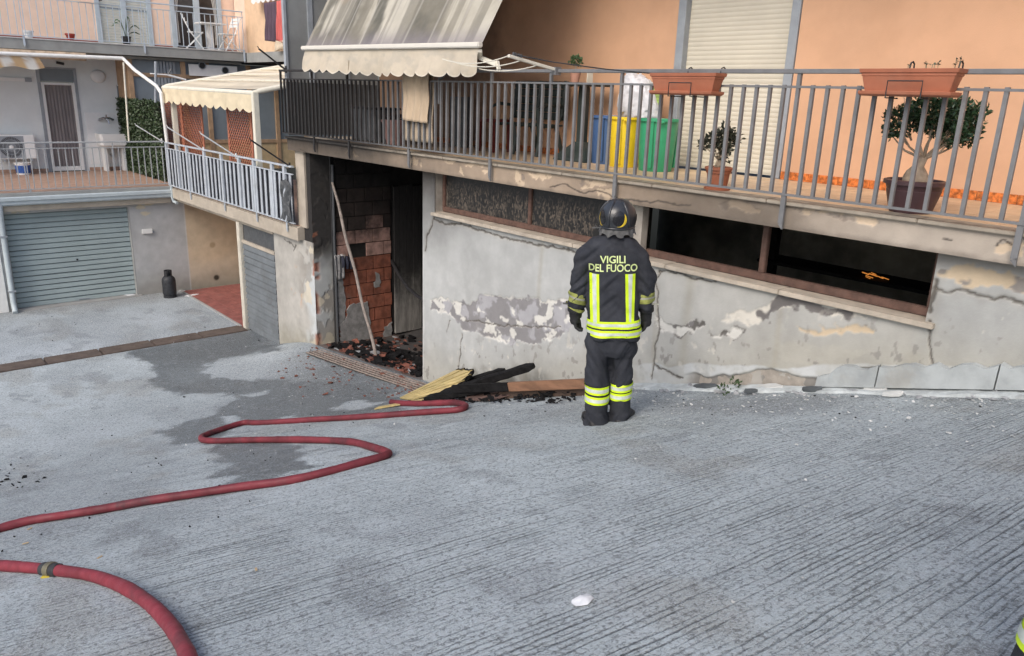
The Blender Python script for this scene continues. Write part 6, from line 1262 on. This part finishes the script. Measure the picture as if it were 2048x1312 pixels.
MB().tube([p+d*(-.026+.013*i) for i in range(5)], [.047, .050, .046, .050, .046], 16).build('clamp_ring', mat('dull_brass', (.20, .18, .12), .5, metal=.6, var=.3, bump=.2), hz, smooth=True)
g = gnd(92, 1154); q = Vector(g)+Vector((0, 0, .005)); MB().prism([q+Vector((-.05, .02, 0)), q+Vector((.0, -.03, 0)), q+Vector((.08, .02, 0)), q+Vector((.02, .01, .01))], (0, 0, .003)).build('tape_end', mat('yellow_tape', (.42, .33, .03), .6, bump=0), hz)
pb = MB(); c = gnd(230, 1016); pb.ell((c[0], c[1], c[2]+.012), .016, .022, .013, 12, 8); tag(pb.build('pebble', M_FLAKE, None, smooth='all'), 'pale pebble touching the red hose', 'pebble')
for px, py, lab in ((513, 1142, 'small orange brown leaf bit alone on the ramp'), (55, 1060, 'straw coloured bit just below the far red hose'), (45, 1089, 'straw coloured bit lying between the two red hoses'), (195, 1118, 'straw coloured bit right of the hose coupling')):
    c = gnd(px, py); a = random.uniform(0, 3); tag(MB().bar((c[0], c[1], c[2]+.004), (c[0]+.04*math.cos(a), c[1]+.04*math.sin(a), float(gz(c[0]+.04*math.cos(a), c[1]))+.006), .012, .004).build('straw_bit', mat('straw', (.45, .34, .2), .8, bump=0), None), lab, 'litter')
# ================================================================== FIREFIGHTERS
from mathutils.bvhtree import BVHTree
FL, FR = gnd(1190, 847), gnd(1241, 840); P0 = (FL+FR)/2; P0[2] = FL[2]
fdir = np.array([P0[0], P0[1], 0]); fdir /= np.linalg.norm(fdir); rdir = np.array([fdir[1], -fdir[0], 0])
RZ = math.atan2(rdir[1], rdir[0])
def ff(px, py, w=0.):
    d = ray(px, py); t = (np.dot(fdir, P0)+w)/np.dot(fdir, d); p = d*t-P0; return float(np.dot(p, rdir)), float(p[2])
man = None
def ring(py, xl, xr, depth, w=0., n=44, e=2.6, tilt=0.):
    ul, _ = ff(xl, py, w); ur, _ = ff(xr, py, w); h = ff((xl+xr)/2, py, w-depth*.9)[1]; cu, hw = (ul+ur)/2, (ur-ul)/2; o = []
    for k in range(n):
        t = 2*math.pi*k/n; c, s = math.cos(t), math.sin(t); o.append((cu+hw*math.copysign(abs(c)**(2/e), c), w+depth*math.copysign(abs(s)**(2/e), s), h+tilt*s*depth))
    return o
def limb(pts, n=20, e=2.2):
    """pts: (px, py, half width px, depth m, w)"""
    C = []; 
    for px, py, hw, dp, w in pts:
        u, h = ff(px, py, w); u2, _ = ff(px+hw, py, w); C.append((Vector((u, w, h)), u2-u, dp))
    rings = []
    for i, (c, hw, dp) in enumerate(C):
        t = (C[min(i+1, len(C)-1)][0]-C[max(i-1, 0)][0]).normalized(); r = Vector((1, 0, 0)); r = (r-t*r.dot(t)).normalized(); f = t.cross(r).normalized(); o = []
        for k in range(n): a = 2*math.pi*k/n; o.append(c+r*hw*math.cos(a)+f*dp*math.sin(a))
        rings.append(o)
    return rings
def fuse(name, blds, voxel, M, parent, smooth_it=4, wrinkle=None):
    """join overlapping shells into one continuous skin"""
    b = MB()
    for q in blds: b.add(q.v, q.f)
    o = b.build(name+'_src', M, None, local=True); md = o.modifiers.new('r', 'REMESH'); md.mode = 'VOXEL'; md.voxel_size = voxel
    ms = o.modifiers.new('s', 'SMOOTH'); ms.factor = .5; ms.iterations = smooth_it
    dg = bpy.context.evaluated_depsgraph_get(); me = bpy.data.meshes.new_from_object(o.evaluated_get(dg)); bpy.data.objects.remove(o)
    if wrinkle:
        n = len(me.vertices); co = np.empty(n*3, np.float32); me.vertices.foreach_get('co', co); co = co.reshape(-1, 3); nr = np.empty(n*3, np.float32); me.vertices.foreach_get('normal', nr); nr = nr.reshape(-1, 3)
        co = co+nr*wrinkle(co)[:, None]; me.vertices.foreach_set('co', co.astype(np.float32).ravel()); me.update()
    me.polygons.foreach_set('use_smooth', [True]*len(me.polygons)); me.materials.clear(); me.materials.append(M); me.name = name
    ob = bpy.data.objects.new(name, me); COL.objects.link(ob)
    if parent is not None: ob.parent = parent
    return ob
M_SKIN = mat('skin', (.45, .26, .18), .55, var=.05, bump=.02, obj=True)
M_SUIT = mat('turnout_cloth', (.021, .0235, .031), .85, var=.25, vs_=5, bump=.35, bs=330, dirt=.2, dirtcol=(.06, .058, .056), obj=True)
M_GLOVE = mat('glove_leather', (.014, .014, .015), .6, var=.3, vs_=14, bump=.3, bs=120, obj=True)
M_BOOT = mat('boot_leather', (.012, .0115, .012), .55, var=.3, bump=.2, obj=True, dirt=.3, dirtcol=(.08, .078, .075))
M_LIME = mat('fluorescent_yellow', (.62, .83, .02), .5, var=.06, vs_=12, bump=.1, bs=200, obj=True); M_SILV = mat('silver_reflector', (.55, .60, .53), .4, var=.10, vs_=20, bump=.15, bs=150, obj=True)
M_LIMED = mat('soiled_yellow_band', (.26, .28, .07), .7, var=.3, vs_=20, bump=.1, obj=True, dirt=.4, dirtcol=(.10, .10, .05)); M_SILVD = mat('soiled_reflector', (.30, .30, .25), .6, var=.25, vs_=25, bump=.1, obj=True)
M_LETT = mat('pale_lime_lettering', (.62, .72, .32), .6, var=.06, bump=0, obj=True); M_HELM = mat('black_helmet_shell', (.026, .029, .034), .38, var=.25, vs_=9, bump=.06, bs=30, obj=True, dirt=.35, dirtcol=(.06, .06, .065), coat=.3); M_NECK = mat('ash_grey_neck_cloth', (.10, .10, .098), .95, var=.3, vs_=14, bump=.4, obj=True); M_YELT = mat('yellow_trim', (.70, .50, .03), .45, var=.08, bump=0, obj=True)
# the body: one skin from head to feet
tl_ = [MB().loft([ring(py, xl, xr, d) for py, xl, xr, d in ((500, 1180, 1284, .09), (560, 1184, 1272, .11), (640, 1182, 1268, .10), (690, 1178, 1268, .11), (705, 1180, 1266, .10))])]
for pts in ([(1178, 508, 14, .05, 0), (1160, 565, 12, .042, -.01), (1153, 610, 9, .035, .03), (1150, 640, 8, .02, .05)], [(1284, 508, 14, .05, 0), (1292, 565, 12, .042, -.01), (1292, 610, 9, .035, .03), (1291, 645, 8, .02, .05)], [(1198, 680, 20, .085, 0), (1196, 730, 17, .075, .01), (1193, 780, 13, .06, 0), (1191, 835, 11, .05, 0)], [(1250, 680, 20, .085, .02), (1246, 730, 17, .075, .04), (1241, 780, 13, .06, .04), (1241, 832, 11, .05, .04)]): tl_.append(MB().loft(limb(pts)))
hu, hh = ff(1236, 437); nu_, nh_ = ff(1233, 485)
b = MB(); b.tube([(nu_, 0, nh_-.06), (nu_, .01, nh_+.02), (hu, .02, hh-.08)], [.07, .062, .06], 14); b.ell((hu, .02, hh-.01), .078, .098, .118, 20, 14); b.ell((hu+.012, .122, hh-.03), .012, .022, .02, 8, 6); tl_.append(b)
for s in (-1, 1): b = MB(); b.ell((hu+s*.078, .02, hh-.03), .012, .022, .032, 8, 6); tl_.append(b)
man = fuse('person', tl_, .014, M_SKIN, None, 4); man.location = tuple(P0); man.rotation_euler = (0, 0, RZ)
tag(man, 'firefighter in dark suit with yellow bands standing with back turned before the wall', 'person')
b = MB()
for s in (-1, 1): b.ell((hu+.012+s*.03, .108, hh+.0), .012, .01, .008, 8, 6)
b.build('eyes', M_WHITE, man, local=True, smooth='all'); MB().box(hu-.012, hu+.036, .105, .117, hh-.075, hh-.068).build('mouth', mat('lips', (.3, .11, .09), .5, bump=0), man, local=True, bev=.002)
def wr_jacket(co):
    x, y, z = co[:, 0], co[:, 1], co[:, 2]; a = fbm(x*3+y*2, z*10+np.abs(x)*9, 1, 3, 801); c = fbm(x*9, z*4+y*8, 1, 4, 803); arm_ = sstep(.17, .24, np.abs(x-.02)); return (a-.5)*(.046+.045*arm_)+(c-.5)*.026
def wr_leg(co):
    x, y, z = co[:, 0], co[:, 1], co[:, 2]; a = fbm(x*4+y*3, z*9-np.abs(x-.02)*14+y*4, 1, 3, 811); c = fbm(x*8, z*3+y*8, 1, 3, 813); low = sstep(.5, .1, z)*.012; return ((a-.5)*(.062+low)+(c-.5)*.03)*(1-.9*sstep(.11, .15, z)*sstep(.39, .35, z))
jk = [MB().loft([ring(*q) for q in ((474, 1204, 1261, .085, .0), (481, 1198, 1268, .10), (489, 1184, 1279, .115), (499, 1174, 1288, .13), (516, 1172, 1287, .142), (545, 1173, 1283, .15), (590, 1174, 1279, .148), (632, 1172, 1277, .15), (662, 1169, 1280, .158), (683, 1167.5, 1281, .16), (684.5, 1171, 1277, .15))])]
sl_l = [(1190, 502, 18, .10, 0), (1174, 514, 21, .105, 0), (1165, 540, 20.5, .095, -.005), (1157.5, 572, 19.5, .088, -.015), (1154.5, 596, 18, .078, .01), (1153.5, 612, 17.5, .072, .03), (1153.5, 614, 14, .06, .03)]
sl_r = [(1270, 502, 18, .10, 0), (1284, 514, 20, .105, 0), (1288.5, 540, 18.5, .095, -.005), (1291, 572, 17, .088, -.015), (1292.5, 596, 16.5, .078, .01), (1292.5, 612, 16, .072, .03), (1292.5, 614, 13, .06, .03)]
jk += [MB().loft(limb(sl_l)), MB().loft(limb(sl_r))]
jacket = fuse('jacket', jk, .0095, M_SUIT, man, 5, wr_jacket)
tr = [MB().loft([ring(*q) for q in ((664, 1174, 1274, .13), (690, 1171, 1273, .135), (705, 1171, 1272, .13), (716, 1174, 1270, .11))])]
tr += [MB().loft(limb(q)) for q in ([(1199, 688, 27.0, .125, 0), (1197, 720, 24.2, .12, .005), (1195, 760, 22.8, .112, .01), (1194.5, 790, 22.8, .115, 0), (1192, 818, 23.7, .122, -.01), (1191, 845, 27.0, .13, -.005), (1191, 848, 24.0, .11, 0)], [(1247, 688, 25.5, .125, .02), (1245, 720, 23.7, .12, .03), (1241.5, 760, 21.9, .112, .05), (1240.5, 790, 21.4, .115, .045), (1240, 815, 20.9, .12, .04), (1241, 838, 22.5, .125, .045), (1241, 841, 20.0, .11, .045)])]
trousers = fuse('trousers', tr, .0095, M_SUIT, man, 5, wr_leg)
def tree_of(o): return BVHTree.FromPolygons([v.co.copy() for v in o.data.vertices], [tuple(p.vertices) for p in o.data.polygons])
TJ, TT_ = tree_of(jacket), tree_of(trousers)
def back_w(T, u, h, off=.004):
    q = T.ray_cast(Vector((u, -1, h)), Vector((0, 1, 0))); return (q[0].y if q[0] is not None else -.14)-off
def strip(name, T, pts_l, pts_r, M, off, parent, nv=6, thick=.003):
    """flat band on the back between two pixel polylines"""
    n = len(pts_l); rings = []
    for a, c in zip(pts_l, pts_r):
        row = []
        for j in range(nv+1):
            f = j/nv; u, h = ff(a[0]+(c[0]-a[0])*f, a[1]+(c[1]-a[1])*f, -.15); row.append((u, back_w(T, u, h, off), h))
        rings.append(row)
    return MB().loft(rings, cap=False, close=False).build(name, M, parent, local=True, smooth='all')
def lerp_rows(a, c, n): return [(a[0]+(c[0]-a[0])*i/n, a[1]+(c[1]-a[1])*i/n) for i in range(n+1)]
for (x0, x1, xb0, xb1) in ((1178, 1198, 1180, 1199), (1250.5, 1271, 1252, 1268)):
    w = (x1-x0)
    strip('yellow_band', TJ, lerp_rows((x0, 549), (xb0, 647), 24), lerp_rows((x1, 549), (xb1, 647), 24), M_LIME, .0035, jacket)
    strip('reflective_strip', TJ, lerp_rows((x0+w*.3, 549), (xb0+w*.3, 647), 24), lerp_rows((x1-w*.28, 549), (xb1-w*.28, 647), 24), M_SILV, .0055, jacket)
def wrap(name, T, cu, cw, h0, h1, M, off, parent, n=72, dz=lambda a: 0., rad=.6, nv=3, a0=0., a1=2*math.pi, lim=2.2):
    rings = []; full = abs(a1-a0-2*math.pi) < 1e-6
    for j in range(nv+1):
        h = h0+(h1-h0)*j/nv; row = []
        for k in range(n if full else n+1):
            a = a0+(a1-a0)*k/n; d = Vector((math.cos(a), math.sin(a), 0)); z = h+dz(a); q = T.ray_cast(Vector((cu, cw, z)), d, rad); p = q[0] if q[0] is not None else Vector((cu, cw, z))+d*.08; row.append(p+d*off)
        rings.append(row)
    import statistics
    for row, j in zip(rings, range(nv+1)):
        ds = [math.hypot(p.x-cu, p.y-cw) for p in row]; md_ = statistics.median(ds); ds = [min(max(x_, md_*.72), md_*lim) for x_ in ds]
        for _ in range(2): ds = [(ds[k-1]+ds[k]*2+ds[(k+1) % len(ds)])/4 for k in range(len(ds))]
        for k, p in enumerate(row):
            l_ = math.hypot(p.x-cu, p.y-cw) or 1; p.x, p.y = cu+(p.x-cu)/l_*(ds[k]+.001), cw+(p.y-cw)/l_*(ds[k]+.001)
    return MB().loft(rings, cap=False, close=full).build(name, M, parent, local=True, smooth='all')
cu, _ = ff(1224, 660); z = lambda py, w=-.15: ff(1224, py, w)[1]
dz = lambda a: .012*math.cos(a)
for (t0, t1) in ((644, 658.5), (662, 676.5)):
    wrap('yellow_band', TJ, cu, 0, z(t1), z(t0), M_LIME, .0035, jacket, 96, dz); hh_ = t1-t0; wrap('reflective_strip', TJ, cu, 0, z(t1-hh_*.30), z(t0+hh_*.30), M_SILV, .0055, jacket, 96, dz)
def limb_band(T, px, py0, py1, M, off, par, nm, w=0., n=40, tilt=0., rad=.145):
    u, _ = ff(px, (py0+py1)/2, w); return wrap(nm, T, u, w, ff(px, py1, w-.11)[1], ff(px, py0, w-.11)[1], M, off, par, n, lambda a: tilt*math.cos(a), rad, nv=6, lim=1.22)
for px, w, pys in ((1194, .0, ((776, 791), (795, 810))), (1240.5, .045, ((771, 786), (788, 803)))):
    for p0, p1 in pys: limb_band(TT_, px, p0, p1, M_LIME, .0075, trousers, 'yellow_band', w, tilt=.008 if px > 1200 else 0, rad=.13 if px < 1200 else .115); limb_band(TT_, px, p0+(p1-p0)*.28, p1-(p1-p0)*.28, M_SILV, .0095, trousers, 'reflective_strip', w, tilt=.008 if px > 1200 else 0, rad=.13 if px < 1200 else .115)
for px, tl0 in ((1153.8, -.02), (1292.5, 0.01)):
    for p0, p1 in ((589, 597), (601, 610)): limb_band(TJ, px, p0, p1, M_LIMED, .0025, jacket, 'yellow_band', .015, tilt=tl0, rad=.1)
    limb_band(TJ, px, 597, 601, M_SILVD, .003, jacket, 'reflective_strip', .015, tilt=tl0, rad=.1)
def lettering(txt, xl, xr, yt, yb):
    cu_ = bpy.data.curves.new('t', 'FONT'); cu_.body = txt; cu_.size = 1; cu_.offset = .018; cu_.extrude = 0; cu_.resolution_u = 4; o = bpy.data.objects.new('t', cu_); COL.objects.link(o); dg = bpy.context.evaluated_depsgraph_get(); me = bpy.data.meshes.new_from_object(o.evaluated_get(dg)); bpy.data.objects.remove(o)
    bm = bmesh.new(); bm.from_mesh(me); bmesh.ops.triangulate(bm, faces=bm.faces); bmesh.ops.subdivide_edges(bm, edges=[e for e in bm.edges if e.calc_length() > .2], cuts=2, use_grid_fill=False); bmesh.ops.triangulate(bm, faces=bm.faces)
    X = [v.co.x for v in bm.verts]; Yv = [v.co.y for v in bm.verts]; x0, x1, y0, y1 = min(X), max(X), min(Yv), max(Yv)
    for v in bm.verts:
        u, h = ff(xl+(xr-xl)*(v.co.x-x0)/(x1-x0), yb+(yt-yb)*(v.co.y-y0)/(y1-y0), -.15); v.co = (u, back_w(TJ, u, h, .005), h)
    bm.to_mesh(me); bm.free(); me.materials.clear(); me.materials.append(M_LETT); me.name = 'lettering'; ob = bpy.data.objects.new('lettering', me); COL.objects.link(ob); ob.parent = jacket
lettering('VIGILI', 1200, 1251, 512, 527); lettering('DEL FUOCO', 1177, 1275, 529, 544)
# collar
wrap('collar', TJ, ff(1232, 478)[0], 0, ff(1232, 483)[1], ff(1232, 478)[1]+.055, M_SUIT, .004, jacket, 40, rad=.13)
# gloves with five fingers, loosely curled
def glove(px0, py0, px1, py1, hw, side):
    u0, h0 = ff(px0, py0, .03); u1, h1 = ff(px1, py1, .05); L = []
    b = MB(); b.loft(limb([(px0, py0-3, hw*.96, .062, .03), (px0, py0+10, hw, .062, .035), ((px0+px1)/2, (py0+py1)/2-3, hw*.80, .05, .04), (px1, py1, hw*.72, .042, .05)])); L.append(b)
    # palm
    kn = Vector((u1, .06, h1-.055)); b = MB(); b.tube([(u1, .05, h1+.02), (u1+side*.004, .056, h1-.03), tuple(kn)], [.040, .047, .040], 14); L.append(b)
    for i, (dw, ln) in enumerate(((.036, .072), (.013, .082), (-.011, .076), (-.034, .060))):
        a = kn+Vector((0, dw, 0)); q = a+Vector((-side*.010, dw*.1, -ln*.50)); r_ = q+Vector((-side*.030, 0, -ln*.30)); s_ = r_+Vector((-side*.030, 0, -ln*.02)); b = MB(); b.tube([a+Vector((0, 0, .035)), a, q, r_, s_], [.014, .0155, .0145, .0135, .010], 10); L.append(b)
    a = Vector((u1-side*.01, .085, h1-.01)); b = MB(); b.tube([a, a+Vector((-side*.018, .028, -.04)), a+Vector((-side*.03, .024, -.085)), a+Vector((-side*.036, .012, -.105))], [.02, .018, .015, .011], 10); L.append(b)
    g = fuse('glove', L, .006, M_GLOVE, man, 3); T = tree_of(g)
    return g
gl1 = glove(1152, 612, 1151, 634, 17.5, -1); gl2 = glove(1292.5, 612, 1292, 638, 16, 1)
for g, px, s in ((gl1, 1140, -1), (gl2, 1303, 1)): u, h = ff(px, 608, .0); MB().bar((u, .0, h), (u+s*.06, -.01, h+.005), .022, .012).build('strap', M_SILVD if s > 0 else M_NECK, g, local=True, bev=.003)
tg = tree_of(gl1); limb_band(tg, 1150, 618, 625, M_LIMED, .003, gl1, 'yellow_band', .035, 30, -.03, .09)
# boots
for px, py, w, s in ((1190, 848, 0., -1), (1241, 841, .045, 1)):
    u, h = ff(px, py, w); b = MB(); rings = []
    for i, (dy, hw, hz_, ht) in enumerate(((-.125, .03, .0, .05), (-.11, .048, .0, .085), (-.05, .054, .0, .13), (.03, .050, .0, .13), (.09, .055, .0, .085), (.15, .056, .0, .07), (.19, .04, .0, .05), (.205, .015, .005, .025))):
        sh = s*(dy+.1)*.28; ring_ = []
        for k in range(14):
            a = 2*math.pi*k/14; c_, s_ = math.cos(a), math.sin(a); ring_.append((u+sh+hw*math.copysign(abs(c_)**.7, c_), w+dy, h-.012+hz_+ht*(.5+.5*math.copysign(abs(s_)**.7, s_))))
        rings.append(ring_)
    bo = MB().loft(rings).build('boot', M_BOOT, man, local=True, smooth='all')
    sole = []
    for dy, hw in ((-.132, .03), (-.115, .052), (-.05, .058), (.03, .053), (.09, .06), (.15, .06), (.19, .044), (.21, .018)):
        sh = s*(dy+.1)*.28; sole.append([(u+sh-hw, w+dy, h-.02), (u+sh+hw, w+dy, h-.02), (u+sh+hw, w+dy, h+.008), (u+sh-hw, w+dy, h+.008)])
    MB().loft(sole).build('sole', M_BLACKR, bo, local=True)
# helmet, turned a little to the right
hc = Vector((hu, .02, hh+.012)); HA, HB, HC_ = .142, .168, .150; yaw = R(-24)
def hp(az, el, k=1.):
    """point on the helmet; az 0 = back centre, positive to the wearer's right"""
    rr_ = math.cos(el); x, y, z_ = HA*rr_*math.sin(az), -HB*rr_*math.cos(az), HC_*math.sin(el)
    rid = 1+.035*math.exp(-(az/.09)**2)*max(0, math.cos(el))+.022*math.exp(-((abs(az)-1.15)/.10)**2)
    flare = 1+.08*sstep(-.25, -.55, el); k2 = k*rid*float(flare)
    return hc+Matrix.Rotation(yaw, 3, 'Z') @ Vector((x*k2, y*k2, z_*k))
n = 72; rings = [[hp(2*math.pi*k/n-math.pi, el) for k in range(n)] for el in np.linspace(-.52, 1.5, 30)]; rings.append([hp(2*math.pi*k/n-math.pi, 1.565) for k in range(n)])
hel = MB().loft(rings).build('helmet', M_HELM, man, local=True, smooth='all')
M_HPAN = mat('helmet_panel', (.012, .012, .014), .2, var=.15, bump=0, obj=True)
def patch(nm, f, nu, nv, M, k): return MB().loft([[hp(*f(i/nu, j/nv), k) for i in range(nu+1)] for j in range(nv+1)], cap=False, close=False).build(nm, M, hel, local=True, smooth='all')
for az_ in (0, -1.18, 1.18):
    MB().tube([hp(az_*(1-.25*k/11), -.42+1.5*k/11, 1.012) for k in range(12)], [.006]+[.009]*10+[.004], 8).build('ridge', M_HELM, hel, local=True, smooth='all')
for s in (-1, 1):
    ov = lambda a, b_, s=s: (s*.58+(.36*math.cos(a*2*math.pi)*b_)*(1-.25*math.sin(a*2*math.pi)*b_), .02+.40*math.sin(a*2*math.pi)*b_)
    patch('side_panel', ov, 40, 5, M_HPAN, 1.012)
    cr = lambda a, b_, s=s: (s*(.58+(.36+.035)*math.cos(-1.75+2.5*a)*(1-.2*math.sin(-1.75+2.5*a))-(b_*.15*math.sin(a*math.pi))), .02+(.44)*math.sin(-1.75+2.5*a)+b_*.02)
    patch('yellow_trim', cr, 20, 4, M_YELT, 1.02)
    rm = lambda a, b_, s=s: (s*.58+(.40+.05*b_)*math.cos(a*2*math.pi)*(1-.25*math.sin(a*2*math.pi)), .02+(.44+.05*b_)*math.sin(a*2*math.pi)); patch('panel_rim', rm, 40, 2, M_HELM, 1.022)
rings = [[hp(2*math.pi*k/n-math.pi, el, kk) for k in range(n)] for el, kk in ((-.5, 1.0), (-.5, 1.05), (-.58, 1.06), (-.6, 1.0))]; MB().loft(rings, cap=False).build('rim', M_HELM, hel, local=True, smooth='all')
patch('visor', lambda a, b_: (math.pi-1.1+2.2*a, -.45+.6*b_), 24, 8, mat('smoked_visor', (.02, .02, .022), .1, bump=0, obj=True), 1.03)
rows = []
for j in range(8):
    f = j/7; rows.append([hc+Matrix.Rotation(yaw, 3, 'Z') @ Vector(((HA*.93+.012*f+.010*math.sin(k*1.7)*f)*math.sin(az), -(HB*.90+.008*f+.012*math.sin(k*1.3+1)*f)*math.cos(az), -.062-.075*f+.014*math.sin(k*.9)*f*f)) for k, az in enumerate(np.linspace(-2.0, 2.0, 40))])
nc = MB().loft(rows, cap=False, close=False).build('neck_curtain', M_NECK, hel, local=True, smooth='all')
u, h = ff(1203, 455, -.05); MB().bar((u, -.05, h), (u-.075, -.06, h-.004), .02, .008).bar((u-.03, -.05, h-.01), (u-.05, -.06, h+.02), .012, .004).build('chin_strap', M_NECK, hel, local=True)
# second firefighter, just outside the right edge of the picture: one trouser leg shows
m2 = copy_tree(man); tag(m2, 'trouser leg of a second firefighter at the right edge of the photo', 'person')
L0 = gnd(2108, 1455); ul = ff(1190, 847)[0]; a2 = math.atan2(-.6, -.8)*0
f2 = np.array([L0[0], L0[1], 0]); f2 /= np.linalg.norm(f2); RZ2 = math.atan2(-f2[0], f2[1])-R(80)
m2.rotation_euler = (0, 0, RZ2); m2.location = (L0[0]-ul*math.cos(RZ2), L0[1]-ul*math.sin(RZ2), L0[2]+.01)
